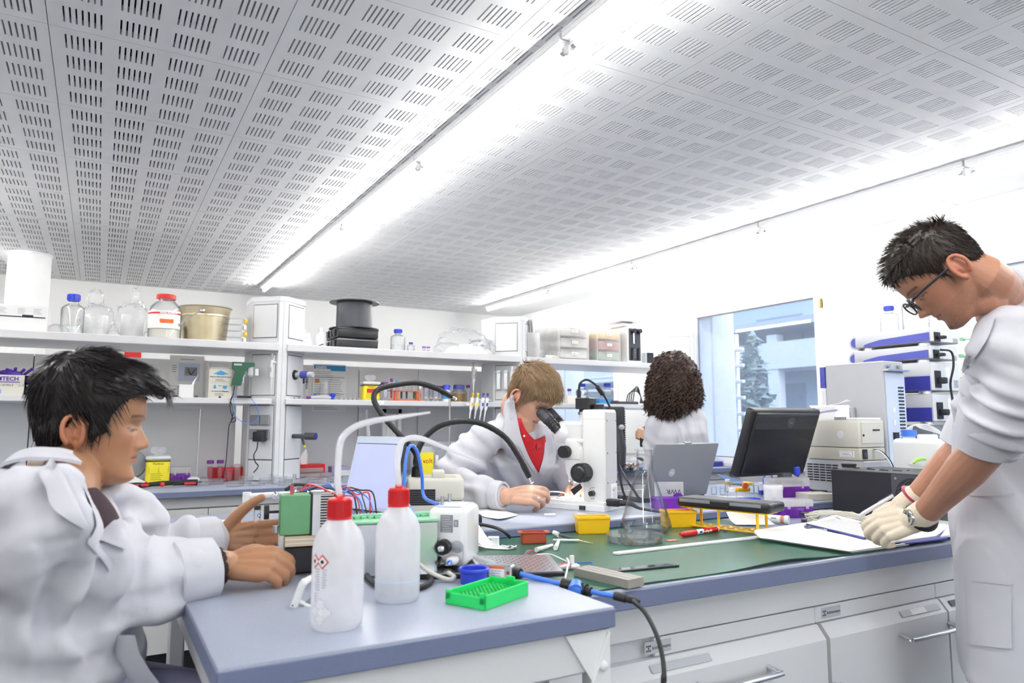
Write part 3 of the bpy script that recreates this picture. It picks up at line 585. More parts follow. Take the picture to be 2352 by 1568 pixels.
# ================================================================ LOWER SHELF
def glovebox(label,px,w):
 p=on(px,890,4.15,ZD);t=carton('glove_box',label,'box',p,w,.11,.095,'ivory',group='glove boxes')
 wl=text('brand_lettering','KIMTECH',.026,'violet',t,(w*.06,-.0006,.068),bold=.0008);part('underline',lambda b:box(b,(w*.06,-.001,.059),(w*.06+.115,0,.063)),'violet',t)
 text('type_lettering','PURPLE NITRILE',.013,'ink',t,(w*.05,-.0006,.042));part('barcode',lambda b:[box(b,(w*.05+q*.006,-.001,.006),(w*.05+q*.006+.003,0,.026))for q in range(8)],'blue2',t)
 part('hand_icons',lambda b:[cyl(b,(w*.66+q*.016,-.001,.045),(w*.66+q*.016,0,.045),.005,n=8)for q in range(5)],'grey_ink',t)
 part('glove',lambda b:(bag(b,(w*.4,.05,.1),(.06,.03,.022),12,.6,8,px),[tube(b,[(w*.4+.02*q,.05,.1),(w*.36+.035*q,.03,.125+.006*(q%2))],.007,8)for q in range(4)]),'violet',t)
glovebox('white glove box with purple gloves poking out, at the picture edge',-30,.19);glovebox('white glove box by the black haired man, cut off by his hair',54,.22)
def sheet(name,label,px0,py0,px1,py1,y):
 a=at(px0,py1,y=y);c=at(px1,py0,y=y);t=thing(name,label,'notice',(a.x,y,a.z));w,h=c.x-a.x,c.z-a.z
 part('sheet',lambda b:box(b,(0,0,0),(w,.0012,h)),'paper',t);return t,w,h
t,w,h=sheet('wall_notice','white poster with a grey vein picture on the panel behind the shelf',384,818,470,938,4.615)
part('blue_field',lambda b:box(b,(w*.26,-.0008,h*.52),(w*.88,0,h*.86),.0),'pale_blue',t);part('picture',lambda b:(box(b,(w*.44,-.0016,h*.62),(w*.8,-.0008,h*.78)),[tube(b,[(w*.62,-.002,h*.64),(w*(.46+.04*q),-.002,h*(.7+.07*math.sin(q)))],.0012,5,mi=1)for q in range(9)]),['mgrey','ink'],t)
part('print',lambda b:(lines(b,w*.3,h*.92,w*.5,1,.01,.004,-.0008),lines(b,w*.08,h*.8,w*.14,4,.012,.004,-.0008),lines(b,w*.08,h*.42,w*.8,2,.02,.003,-.0008),box(b,(w*.1,-.0008,h*.12),(w*.26,0,h*.25)),box(b,(w*.7,-.0008,h*.12),(w*.86,0,h*.25))),'grey_ink',t)
t,w,h=sheet('laboratory_notice','white notice with blue header on the panel above the petri dishes',716,838,796,945,4.615)
part('header',lambda b:(prism(b,[(w*.03,h*.9),(w*.5,h*.9),(w*.55,h*.86),(w*.97,h*.86),(w*.97,h*.975),(w*.03,h*.975)],-.001,0,'y'),),'sky_print',t);[part('rule',lambda b:box(b,(w*.05,-.001,h*z),(w*.95,0,h*(z+.01))),'sky_print',t)for z in(.72,.37)]
text('header_lettering','csem',.034,'paper',t,(w*.07,-.0016,h*.905),bold=.001);part('print',lambda b:(lines(b,w*.06,h*.83,w*.6,6,.012,.003,-.0008),lines(b,w*.06,h*.56,w*.34,8,.014,.003,-.0008),lines(b,w*.5,h*.66,w*.4,12,.014,.003,-.0008),lines(b,w*.06,h*.08,w*.8,2,.01,.003,-.0008)),'grey_ink',t);part('photo',lambda b:box(b,(w*.06,-.001,h*.6),(w*.2,0,h*.69)),'copper',t)
t,w,h=sheet('fire_notice','red and white fire notice on the back wall behind the black hair',280,808,325,905,7.04)
part('red_fields',lambda b:(box(b,(0,-.001,h*.72),(w,0,h)),box(b,(w*.0,-.001,h*.2),(w*.4,0,h*.68)),box(b,(w*.6,-.001,h*.4),(w*.8,0,h*.66)),box(b,(w*.85,-.001,0),(w,0,h*.7))),'red',t)
p=on(428,897,4.2,ZD);t=thing('paper_tray','small white open box with two clear strips sticking out, before the poster','box',p);w=pxsize(32,p)
part('tray',lambda b:(box(b,(-w/2,0,0),(w/2,.06,.072),.002,1),box(b,(w/2-.001,-.002,.01),(w/2+.003,.05,.066),mi=1),box(b,(-w/2-.003,-.002,.01),(-w/2+.001,.05,.066),mi=1)),['white','mgrey'],t);part('strip',lambda b:[tube(b,[(s*.03,.03,.07),(s*.06,.03,.13)],.005,6)for s in(-1,1)],'plastic',t)
p=on(479,880,4.15,ZD);w=pxsize(51,p);h=pxsize(67,p)
t=carton('film_box','white film carton with blue arrow and open grey flap','box',p,w,.12,h,'ivory')
part('flap',lambda b:slab(b,[(w*.08,.11,h),(w*.95,.11,h),(w*.93,.13,h*1.27),(w*.1,.13,h*1.27)],.002),'lgrey',t);part('side_flap',lambda b:slab(b,[(0,0,h),(0,.11,h),(-.012,.1,h*1.32),(-.008,.05,h*1.3)],.0015),'ivory',t);part('lip',lambda b:box(b,(w*.05,.0,h),(w*.95,.004,h*1.06)),'haze',t)
part('arrow',lambda b:prism(b,[(w*.16,h*.83),(w*.34,h*.83),(w*.34,h*.80),(w*.66,h*.80),(w*.66,h*.83),(w*.84,h*.83),(w*.5,h*.96)],-.001,0,'y'),'sky_print',t)
part('glassware_print',lambda b:(prism(b,[(w*.2,h*.33),(w*.34,h*.33),(w*.3,h*.45),(w*.24,h*.45)],-.001,0,'y'),prism(b,[(w*.62,h*.33),(w*.76,h*.31),(w*.8,h*.43),(w*.6,h*.43)],-.001,0,'y'),prism(b,[(w*.4,h*.44),(w*.58,h*.44),(w*.54,h*.41),(w*.44,h*.41)],-.001,0,'y')),'sky_print',t)
text('lettering','Dispense Parafilm through this opening',.0068,'ink',t,(w*.5,-.0008,h*.72),align='CENTER',bold=.0004);text('lettering','4 IN. X 125 FT.',.014,'grey_ink',t,(w*.5,-.0008,h*.51),align='CENTER');text('lettering','For Use In Your Dispenser',.008,'ink',t,(w*.5,-.0008,h*.22),align='CENTER',bold=.0003)
part('print',lambda b:(lines(b,w*.28,h*.64,w*.42,2,.008,.002,-.0008),lines(b,w*.28,h*.15,w*.42,2,.008,.002,-.0008),cyl(b,(w*.5,-.001,h*.03),(w*.5,0,h*.03),.007,n=12)),'ink',t)
p=at(560,850,y=4.14)
t=thing('glue_gun','dark green pistol shaped tool hung on the service column','tool',p);s=pxsize(1,p)
part('gun_body',lambda b:prism(b,[(-25*s,18*s),(22*s,18*s),(23*s,9*s),(8*s,5*s),(0,-8*s),(-6*s,-36*s),(-26*s,-36*s),(-18*s,-3*s),(-25*s,3*s)],-.018,.014,'y'),'dgreen',t)
part('nozzle',lambda b:(cyl(b,(14*s,-.002,-12*s),(14*s,-.002,10*s),.019,.015,16),cyl(b,(14*s,-.002,-15*s),(14*s,-.002,-11*s),.013,.016,16)),'lgrey',t);part('trigger',lambda b:(tube(b,[(2*s,0,-2*s),(6*s,0,-6*s),(3*s,0,-14*s)],.004,8)),'alu',t)
part('hook',lambda b:box(b,(24*s,-.01,-12*s),(32*s,.02,4*s),.002,1),'rackl',t)
part('badge',lambda b:box(b,(-23*s,-.019,10*s),(-6*s,-.018,14*s)),'lgrey',t)
one('tool_cable','thin black knotted cord hanging from the green tool to the bench','cord',lambda b:(tube(b,[at(538,886,y=4.12),at(536,905,y=4.08),at(530,920,y=4.08),at(536,945,y=4.08),at(531,968,y=4.08),at(541,966,y=4.08),at(538,958,y=4.07),at(527,975,y=4.08),at(524,1000,y=4.08),at(520,1050,y=4.08),at(517,1085,y=4.06),at(527,1094,z=.904)],.0025,6,sm=6),tube(b,[at(536,905,y=4.085),at(528,930,y=4.085),at(534,960,y=4.085)],.0025,6,sm=6)),'black')
t=thing('spray_bottle','small clear bottle with blue cap half hidden behind the green tool','bottle',on(552,890,4.3,ZD));part('bottle_body',lambda b:lathe(b,[(0,0),(.02,0),(.02,.085),(.01,.1),(0,.1)],n=16),'haze',t);part('cap',lambda b:lathe(b,[(0,.1),(.012,.1),(.012,.125),(0,.125)],n=14),'blue',t)
t=thing('cable_clip','black clip with thin blue lead at the lower shelf edge','clip',at(562,911,y=4.09));part('clip',lambda b:box(b,(-.04,-.012,-.006),(.035,.008,.006),.004,1),'black',t)
o=V(t.location);part('lead',lambda b:tube(b,[q-o for q in(at(575,912,y=4.085),at(588,930,y=4.06),at(594,950,y=4.06),at(585,968,y=4.06),at(565,972,y=4.06),at(545,960,y=4.06),at(536,942,y=4.06),at(538,900,y=4.10))],.0016,6,sm=6),'blue2',t)
FL=P1.location+V((-.085,.065,0));FRt=P1.location+V((.085,.065,0))
for z,lb in((1.236,'dark grey double socket on the column, upper one'),(1.158,'dark grey double socket with a black adapter plugged in')):
 t=thing('socket',lb,'socket',(FL.x-.004,FL.y,z),R(-45),'column sockets')
 for x in(-.062,.002):part('socket_plate',lambda b:box(b,(x,-.018,-.028),(x+.059,-.004,.028),.003,1),'mgrey',t)
t=thing('power_adapter','black plug-in adapter with cord in the lower column socket','adapter',(FL.x,FL.y,1.15),R(-45));part('adapter_body',lambda b:box(b,(-.005,-.075,-.032),(.05,-.019,.022),.006,2),'black',t);part('plug_plate',lambda b:box(b,(-.012,-.032,-.02),(.055,-.0185,.032),.003,1),'dgrey',t)
one('adapter_cable','black adapter cord trailing from the column to the bench','cord',lambda b:tube(b,[at(592,1012,y=4.09),at(590,1030,y=4.07),at(583,1045,y=4.06),at(586,1060,y=4.05),at(593,1070,y=4.05),at(585,1082,y=4.04),at(577,1087,z=.903)],.003,6,sm=6),'black')
t=thing('gas_tap','blue and grey gas tap with black rose on the column','tap',(FRt.x,FRt.y,1.493),R(45))
part('rose',lambda b:lathe(b,[(0,-.005),(.032,-.005),(.026,.012),(0,.014)],n=24,rot=Matrix.Rotation(R(90),3,'X')),'black',t);part('valve_body',lambda b:(cyl(b,(0,-.01,0),(0,-.045,0),.016,n=18),cyl(b,(0,-.045,0),(0,-.09,0),.021,n=20,mi=1),cyl(b,(0,-.09,0),(0,-.12,0),.018,.016,20)),['lgrey','cobalt'],t);part('outlet',lambda b:(cyl(b,(0,-.062,0),(0,-.062,-.05),.006,n=10)),'blackm',t)
t=thing('water_tap','dark grey tap with yellow tipped nozzle, lower on the column','tap',(FRt.x,FRt.y,1.145),R(45));part('tap_body',lambda b:(cyl(b,(0,-.004,0),(0,-.085,0),.013,n=16),cyl(b,(0,-.085,0),(0,-.15,0),.02,n=20),cyl(b,(0,-.15,0),(0,-.152,0),.016,n=16,mi=1)),['dgrey','navy'],t);part('nozzle',lambda b:(tube(b,[(0,-.06,0),(.006,-.075,-.05)],[.008,.006],10),tube(b,[(.006,-.075,-.05),(.008,-.078,-.062)],.007,10,mi=1)),['dgrey','lemon'],t)
def pipette(label,loc,rz=0,h=.24,holder=True,group='pipettes',tint='blue',tilt=0):
 t=thing('pipette',label,'pipette',loc,(0,tilt,rz),group)
 part('grip',lambda b:(tube(b,[(0,0,h*.42),(0,0,h*.6),(0,0,h*.84)],[.010,.013,.011],12),box(b,(.004,-.008,h*.76),(.026,.008,h*.8),.003,1)),'white',t)
 part('plunger',lambda b:(cyl(b,(0,0,h*.84),(0,0,h*.93),.004,n=8),cyl(b,(0,0,h*.93),(0,0,h),.008,n=12)),tint,t);part('shaft',lambda b:tube(b,[(0,0,h*.42),(0,0,h*.2),(0,0,0)],[.006,.004,.0015],10),'white',t)
 part('volume_mark',lambda b:box(b,(-.006,-.0138,h*.55),(.006,-.0118,h*.66)),tint,t)
 return t
for q in(.045,):
 pipette('white pipette in a steel clip on the socket column',(FL.x+.035,FL.y-.045,1.372),R(-45),.235,tint='lgrey')
t=thing('pipette_clip','steel pipette clip on the socket column','clip',(FL.x+.06,FL.y+.045,1.44),R(-45));part('clip',lambda b:(box(b,(-.012,-.02,0),(.012,-.004,.12),.003,1),box(b,(-.02,-.045,.085),(.012,-.004,.1),.002,1)),'alu',t)
# ---------------------------------------------------------------- lower shelf, bay 2
def ls(px,y=4.2):return on(px,905,y,ZD)
for k,px in enumerate((668,679)):petri('petri_dish',('small clear dish at the column, nearer the tap','small clear dish stacked loosely beside the syringe')[k],ls(px,4.17+.03*k),.024,.012+.008*k,'dishes on the lower shelf')
t=thing('syringe','upright clear syringe with dark plunger before the blue headed notice','syringe',ls(704,4.2));part('barrel',lambda b:lathe(b,[(0,0),(.011,0),(.011,.09),(.0095,.09),(.0095,.002),(0,.002)],n=16),'plastic',t);part('plunger',lambda b:(cyl(b,(0,0,.06),(0,0,.115),.004,n=8),cyl(b,(0,0,.1),(0,0,.108),.010,n=14),cyl(b,(0,0,.115),(0,0,.12),.009,n=12)),'dgrey',t)
one('plastic_cups','stack of clear plastic cups turned upside down','cups',lambda b:[lathe(b,[(.034,z),(.026,z+.12-q*.012),(.0,z+.12-q*.012)],n=22)for q,z in enumerate((0,.008,.016))],'plastic',ls(745,4.28))
t=thing('pipette_controller','grey pipetting controller lying on the lower shelf','pipette',ls(738,4.16));part('controller_body',lambda b:tube(b,[(-.06,0,.012),(-.02,0,.013),(.03,0,.014),(.055,0,.012)],[.009,.012,.014,.009],12),'lgrey',t);part('plunger',lambda b:cyl(b,(-.085,0,.012),(-.06,0,.012),.008,n=10),'plum',t)
one('blue_clamp','bright blue plastic clamp behind the pipetting controller','clamp',lambda b:(box(b,(-.02,0,0),(.015,.03,.03),.006,2),box(b,(-.012,-.01,.02),(.02,.02,.042),.006,1)),'blue',ls(763,4.24));one('blue_bulb','small blue bulb beside the upturned cups','bulb',lambda b:ball(b,(0,0,.02),(.014,.014,.02),8),'blue2',ls(724,4.28))
for k in range(6):petri('well_dish','small clear dish in the row before the yellow bin, %s from the grey controller'%('first','second','third','fourth','fifth','sixth')[k],ls(775+10*k,4.17),.017,.014+.002*(k%2),'row of small dishes')
def sharps(label,p,w,h,red):
 t=thing('sharps_bin',label,'bin',p,0,'yellow sharps bins');d=w*.62
 part('bin_body',lambda b:box(b,(-w/2,0,0),(w/2,d,h),.012,3),'lemon',t);part('lid',lambda b:(box(b,(-w/2-.004,-.004,h),(w/2+.004,d+.004,h+w*.18),.01,2)),'white',t)
 part('lid_tab',lambda b:([lathe(b,[(0,-.003),(w*.17,-.003),(w*.17,.003),(0,.003)],(sx*w*.17,d*.6,h+w*.42),18,rot=Matrix.Rotation(R(80),3,'X'))for sx in(-1,1)],box(b,(-w*.15,d*.58,h+w*.16),(w*.15,d*.64,h+w*.5),.003,1),box(b,(-w*.16,d*.58,h+w*.5),(w*.16,d*.64,h+w*.56),.003,1)),'hdpe',t)
 part('black_band',lambda b:box(b,(-w/2-.0008,-.0008,h*.92),(w/2+.0008,d+.0008,h*.97)),'ink',t)
 if red:part('red_sticker',lambda b:box(b,(-w*.3,-.0012,h*.48),(w*.52,0,h*.74)),'red',t)
 text('lettering','Medibox',w*.13,'ink',t,(0,-.0006,h*.80),align='CENTER');part('print',lambda b:(lines(b,-w*.3,h*.42,w*.6,4,h*.08,.0016,-.0006),[box(b,(-w*.38+q*w*.4,-.0006,h*.45),(-w*.37+q*w*.4,0,h*.7))for q in(0,1,2)],box(b,(-w*.2,-.0006,h*.06),(w*.1,0,h*.09)))if not red else lines(b,-w*.35,h*.4,w*.5,4,h*.08,.0016,-.0006),'ink',t)
p=ls(854,4.2);w=pxsize(40,p);sharps('yellow sharps bin with red sticker on the lower shelf',p,w,.098,True)
CAPS=[(875,'plum',None),(884,'plum','pink'),(899,'plum','cherry'),(912,'sky_print',None),(922,'white','ink'),(934,'white','dgrey'),(951,'plastic','dgreen'),(964,'white','navy')]
NTH=('first','second','third','fourth','fifth','sixth','seventh','eighth')
RK=ls(930,4.2)
t=thing('tube_rack','orange wire thin tube rack on the lower shelf','rack',RK);w=pxsize(39,RK)
part('plate',lambda b:(box(b,(-w,-.03,.004),(w,.03,.008)),box(b,(-w,-.03,.06),(w,-.012,.064)),box(b,(-w,.012,.06),(w,.03,.064)),[box(b,(-w+q*w/4,-.03,.06),(-w+q*w/4+.008,.03,.064))for q in range(8)]),'orange',t)
for q in(-w*.6,w*.75):part('leg',lambda b:(box(b,(q,-.03,0),(q+.01,-.024,.064)),box(b,(q,.024,0),(q+.01,.03,.064))),'orange',t)
for k,(px,cp,lq)in enumerate(CAPS[2:]):tubey('thin tube standing in the orange rack, %s from the yellow bin'%NTH[k],ls(px,4.2)+V((0,0,.0085)),.0075,(.13,.12,.1,.1,.1,.085)[k],cp,lq,.5,'tubes in the orange rack',name='sample_tube',body='plastic' if k!=4 else 'plastic')
for k,(px,cp,lq)in enumerate(CAPS[:2]):tubey(('purple capped tube behind the yellow sharps bin','wide purple capped tube with pale blue label by the sharps bin')[k],ls(px+1,4.26-.06*k),.012+.004*k,.115,cp,'pale_blue' if k else None,.6,'purple capped tubes')
for k,px in enumerate((978,990,1001,1011)):tubey('frosted upright tube with purple cap, %s beyond the orange rack'%NTH[k],ls(px,4.2+.03*(k%2)),.0155,.102,'plum','cream',.2,'frosted tubes',body='frost')
t=thing('wash_jar','white jar with large blue flip cap and blue label','jar',ls(1025,4.2));part('jar_body',lambda b:(lathe(b,[(0,0),(.024,0),(.024,.075),(0,.075)],n=20),lathe(b,[(.0245,.018),(.0247,.05),(.024,.05)],n=20,mi=1)),['white','sky_print'],t);part('cap',lambda b:(lathe(b,[(0,.075),(.024,.075),(.021,.108),(0,.11)],n=20),box(b,(.005,-.01,.09),(.026,.01,.104),.003,1)),'blue',t)
t=thing('amber_jar','wide jar of amber gel with dark blue cap','jar',ls(1054,4.2));r=pxsize(19,t.location);part('jar_body',lambda b:lathe(b,[(0,0),(r,0),(r,.06),(r*.62,.082),(r*.6,.09),(r*.57,.09),(r*.58,.08),(r*.94,.058),(r*.94,.003),(0,.003)],n=26),'glass',t);part('contents',lambda b:lathe(b,[(0,.004),(r*.92,.004),(r*.92,.055),(0,.055)],n=24),'amber',t);part('cap',lambda b:lathe(b,[(0,.084),(r*.7,.084),(r*.68,.11),(0,.11)],n=24),'navy',t)
for k,px in enumerate((1048,1060,1075)):tubey('purple capped tube behind the amber jar, %s along'%NTH[k],ls(px,4.32),.011,.118,'plum',None,.4,'tubes behind the amber jar')
t=thing('pipette_stand','clear stand holding a grey pipette at the shelf end','stand',ls(1094,4.3));part('stand_post',lambda b:(cyl(b,(0,0,0),(0,0,.23),.004,n=10),lathe(b,[(0,0),(.05,0),(.05,.005),(0,.005)],n=24),box(b,(-.04,-.006,.15),(.01,.006,.158))),'plastic',t)
pipette('grey pipette upright in the clear stand',ls(1087,4.28)+V((0,0,.015)),0,.26,tint='lgrey')
for k,px in enumerate((1084,1096,1108,1118)):pipette('pipette with %s mark hanging under the shelf edge, %s in its row'%(('yellow','yellow','blue','blue')[k],NTH[k]),on(px-7,960,4.07,1.225),0,.185,tint=('yellow','lemon','blue','navy')[k],tilt=.16,group='hanging pipettes')
one('pipette_rail','pale rail carrying the four hanging pipettes','rail',lambda b:box(b,(-.09,0,0),(.06,.02,.02),.003,1),'rackl',on(1100,925,4.075,1.325))
F2=P2.location+V((-.085,.065,0))
for k,x in enumerate((-.05,0,.05)):
 t=thing('pipette_holder','steel pipette holder on the column behind the blond man, %s of three'%('first','middle','last')[k],'holder',F2+V((x*.707,-x*.707,1.44)),R(-45),'column pipette holders')
 part('holder_body',lambda b:(box(b,(-.014,-.02,.0),(.014,-.004,.13),.003,1),box(b,(-.018,-.035,.112),(.018,-.004,.12),.002,1),box(b,(-.018,-.035,0),(.018,-.004,.008),.002,1)),'alu',t)
pipette('white pipette hung in the last column holder',F2+V((.05*.707-.03,-.05*.707-.03,1.375)),R(-45),.215,tint='white')
t=thing('side_tap','dark valve on the shaded face of the second column','tap',P2.location+V((.085,.065,1.5)),R(45));part('rose',lambda b:lathe(b,[(0,-.005),(.03,-.005),(.024,.012),(0,.014)],n=20,rot=Matrix.Rotation(R(90),3,'X')),'black',t);part('valve_body',lambda b:cyl(b,(0,-.01,0),(0,-.08,0),.017,n=16),'dgrey',t)
# ---------------------------------------------------------------- lower shelf, bay 3
def b3(px,y=4.2):return on(px,910,y,ZD)
duran('blue capped bottle behind the microscope camera',b3(1337,4.28),.046,.15,.3);duran('blue capped bottle standing on the lower shelf by the black cables',b3(1395,4.24),.044,.155,.5)
tubey('little purple capped tube behind the black microscope camera',b3(1308,4.2),.012,.105,'plum','pale_blue',.3)
t=thing('blue_tray','bright blue box with clear film over it on the lower shelf','box',b3(1390,4.15));part('tray',lambda b:box(b,(-.05,0,0),(.05,.06,.04),.004,1),'sky_print',t);part('bag_film',lambda b:bag(b,(-.06,.02,.05),(.13,.05,.035),12,.5,9,3),'plastic',t)
one('foam_block','cream block with a blue scoop behind the microscope camera','block',lambda b:(box(b,(-.1,0,0),(.06,.06,.055),.004,1),prism(b,[(-.01,.05),(.015,.05),(.02,.085),(-.016,.085)],-.004,.01,'y',1)),['cream','blue'],b3(1330,4.15))
t=thing('cable_pouch','dark blue pouch with black cables looping over the shelf','cables',b3(1455,4.15));part('pouch',lambda b:(box(b,(-.13,0,0),(.05,.08,.022),.008,2),bag(b,(-.16,.02,.014),(.06,.03,.014),8,.5,8,1)),'dgrey',t)
part('cable',lambda b:[tube(b,[(-.05+.02*k,.02,.02),(-.02+.02*k,.03,.08+.012*k),(.05+.006*k,.03,.1+.01*k),(.085,.02,.06),(.06+.01*k,-.0,.01)],.004,6,sm=5)for k in range(4)],'black',t)
# ================================================================ WALL WORKTOP ITEMS (beyond the microscope)
def wb(px,py):
 e=at(px,float(np.interp(px,(247,1000,1640),(1127,1103,1075))),z=ZB).y
 return on(px,py,3.80+min(.48,max(.01,(at(px,py,z=ZB).y-e))*.55),ZB)
p=wb(362,1096);sharps('yellow sharps bin with white flip lid standing on the wall worktop',p,pxsize(50,p),pxsize(55,p),False)
def tipbox(label,p,w,d,h,lid=.35,rz=0,open_=False):
 t=thing('tip_box',label,'box',p,rz,'purple pipette tip boxes')
 part('box_body',lambda b:(box(b,(0,0,0),(w,d,h*(1-lid)),.004,2),[box(b,(w*(.1+.2*q),-.0015,h*.08),(w*(.2+.2*q),0,h*.45),.0005,1)for q in range(4)]),'purple',t)
 part('lid',lambda b:(box(b,(-.001,-.001,h*(1-lid)),(w+.001,d+.001,h),.004,2),[box(b,(w*q,-.0025,h*(1-lid)-.008),(w*q+.012,0,h*.85),.001,1)for q in(.15,.75)]),'haze',t)
 part('tip_rack',lambda b:[cyl(b,(w*(.12+.108*i),d*(.14+.14*j),h*(1-lid)),(w*(.12+.108*i),d*(.14+.14*j),h*(1-lid)+.007),.0032,n=6)for i in range(8)for j in range(6)],'cream',t)
 return t
p=wb(392,1090);w=pxsize(42,p);tipbox('purple tip box with clear lid beside the yellow sharps bin',p,w,.08,pxsize(36,p),.4)
one('computer_mouse','white rounded mouse-like cover on the wall worktop beside the tip box','mouse',lambda b:(ball(b,(0,0,.014),(.034,.028,.018),10),box(b,(-.045,-.02,0),(.04,.02,.003),.001,1,1)),['white','black'],wb(445,1092))
for k,px in enumerate((482,505)):tubey('purple capped graduated tube standing on the wall worktop, %s the red box'%('beside','before')[k],wb(px,1090),.0155,.117,'plum','pink',.7,'graduated tubes',body='plastic')
t=thing('pink_jar','clear jar of pink liquid beside the graduated tubes','jar',wb(524,1091));part('jar_body',lambda b:lathe(b,[(0,0),(.026,0),(.027,.06),(.021,.075),(.021,.085),(.019,.085),(.019,.074),(.025,.058),(.024,.003),(0,.003)],n=22),'glass',t);part('contents',lambda b:lathe(b,[(0,.004),(.0235,.004),(.0245,.055),(0,.055)],n=20),'pink',t)
carton('red_box','bright red box behind the graduated tubes','box',wb(489,1085)+V((0,.05,0)),.165,.07,.072,'red')
carton('small_clear_box','little clear lidded box beside the red box at the column foot','box',wb(541,1086)+V((0,.03,0)),.03,.03,.09,'haze')
p=wb(684,1085)+V((0.02,.06,0));t=carton('tissue_box','red tissue box with a white tissue standing up','box',p,.155,.12,.075,'cherry')
part('tissue',lambda b:(ribbon(b,[(.02,.03,.07),(.018,.04,.12),(.05,.05,.165)],[(.062,.05,.07),(.062,.05,.12),(.055,.06,.16)],.0012,0,5,4),ribbon(b,[(.03,.07,.07),(.03,.07,.11),(.045,.07,.14)],[(.06,.04,.07),(.06,.045,.11),(.056,.055,.15)],.0012,0,5,4)),'paper',t)
for k in range(2):
 p=wb(700+10*(1-k),1085)+V((-.0,.02+.02*k,.028*k));t=thing('pen_case',('clear flat case holding grey pens, lower of two','clear flat case with a grey pen, on top of the other')[k],'case',(p.x-(.06 if k==0 else.02),p.y,ZB+.028*k),0,'clear pen cases')
 part('case_shell',lambda b:box(b,(0,0,0),(.20-.06*k,.06,.026),.003,1),'haze',t);part('pen',lambda b:(cyl(b,(.02,.015,.0129),(.12,.015,.0129),.006,n=10),cyl(b,(.12,.015,.0129),(.13,.015,.0129),.006,n=10,mi=1)),['mgrey','blue'],t)
carton('flat_package','pale flat package with violet edge beyond the clear pen cases','box',wb(790,1085)+V((0,.12,0)),.16,.1,.03,'paper');carton('violet_lid_box','white carton with violet lid beside the pale package','box',wb(775,1070)+V((0,.12,0)),.11,.08,.055,'lav')
random.seed(3);k=0;TIER=('lowest','second','third')
DL=((470,1104),(497,1100),(562,1102),(585,1108),(612,1101),(640,1106),(664,1099),(690,1107),(716,1102),(742,1106),(540,1110),(628,1094),(700,1094),(768,1101),(655,1111))
order=sorted(q[0]for q in DL);ORD='first second third fourth fifth sixth seventh eighth ninth tenth eleventh twelfth thirteenth fourteenth last'.split()
for px,py in DL:
 p=wb(px,py);n=1+(k*7)%3;r=.030+.012*((k*5)%3)/2
 for q in range(n):
  petri('petri_dish','clear petri dish, %s of the %s stack from the pliers on the wall worktop'%(TIER[q],ORD[order.index(px)]),p+V((.003*q,0,.0145*q)),r,.0135,'strewn petri dishes',n=24)
 k+=1
for k,(px,py,w)in enumerate(((475,1090,.11),(563,1110,.10),(700,1108,.09))):carton('clear_plate_box','flat clear plastic box %s'%('near the pink jar','just before the column foot','before the red tissue box')[k],'box',wb(px,py),w,.06,.018,'plastic',group='flat clear boxes')
t=thing('pliers','pair of black pliers with red trimmed handles','pliers',wb(372,1108)+V((0,0,.014)),R(2))
part('handle',lambda b:(tube(b,[(-.165,-.01,0),(-.10,-.008,.002),(-.05,0,0)],[.016,.014,.009],12),tube(b,[(.165,.0,.004),(.10,.004,.006),(.05,0,.002)],[.016,.014,.009],12)),'black',t)
part('red_trim',lambda b:([box(b,(x0,-.027,-.004),(x1,-.008,.007),.003,1)for x0,x1 in((-.155,-.105),(-.095,-.06),(.10,.155))],ball(b,(0,-.012,.002),.012,8),ball(b,(-.07,.004,.008),.009,8)),'red',t);part('jaw',lambda b:(tube(b,[(-.06,0,.003),(0,0,.006),(.07,.004,.006)],[.011,.013,.010],10),box(b,(.02,-.012,.004),(.09,.014,.018),.004,1)),'blackm',t)
t=thing('cutting_pad','blue and white pad lying before the pliers','pad',wb(262,1112));part('pad',lambda b:(box(b,(-.1,-.02,0),(.09,.07,.006)),box(b,(-.02,.05,.006),(.1,.09,.01),mi=1),box(b,(-.0,-.018,.0061),(.05,.03,.0064),mi=2)),['paper','sky_print','lemon'],t)
one('crumpled_paper','white crumpled paper with red tipped wire behind the pad','paper',lambda b:(prism(b,[(-.07,0),(.1,0),(.02,.045)],-.02,.05,'y'),tube(b,[(-.1,-.04,.006),(-.03,-.045,.01),(.0,-.04,.006)],.005,6,1)),['paper','red'],wb(298,1100)+V((0,.05,0)))
t=thing('yellow_bottle','yellow bottle half hidden behind the chin of the black haired man','bottle',wb(268,1093));part('bottle_body',lambda b:lathe(b,[(0,0),(.024,0),(.024,.05),(.01,.065),(0,.065)],n=18),'lemon',t)
one('grey_fan','grey round fan-like disc behind the mouth of the seated man','fan',lambda b:(lathe(b,[(0,-.015),(.075,-.015),(.08,0),(.075,.015),(0,.015)],(0,0,.10),28,rot=Matrix.Rotation(R(75),3,'X')),box(b,(-.04,-.03,0),(.05,.03,.022),.004,1,1)),['mgrey','black'],wb(300,1085)+V((0,.1,0)))
one('worktop_paper','white sheets lying along the rear of the wall worktop','paper',lambda b:(box(b,(-.35,-.05,0),(.5,.1,.004)),),'paper',wb(380,1086)+V((0,.1,0)))
p=wb(985,1085)+V((0,.1,0));t=thing('gas_canister','grey metal canister with valves behind the goosenecks','canister',p);r=.075
part('canister_body',lambda b:lathe(b,[(0,0),(r,0),(r,.15),(r*.8,.175),(0,.18)],n=26),'lgrey',t);part('valve',lambda b:(cyl(b,(-.03,0,.17),(-.03,0,.22),.007,n=8),cyl(b,(-.07,-.02,.205),(.05,-.02,.215),.006,n=8),ball(b,(-.06,-.02,.21),.014,8),cyl(b,(.05,-.03,.19),(.09,-.05,.2),.01,n=10),ball(b,(.1,-.04,.17),.013,8)),'steel',t);part('tag',lambda b:box(b,(.055,-.075,.06),(.075,-.068,.12)),'paper',t)
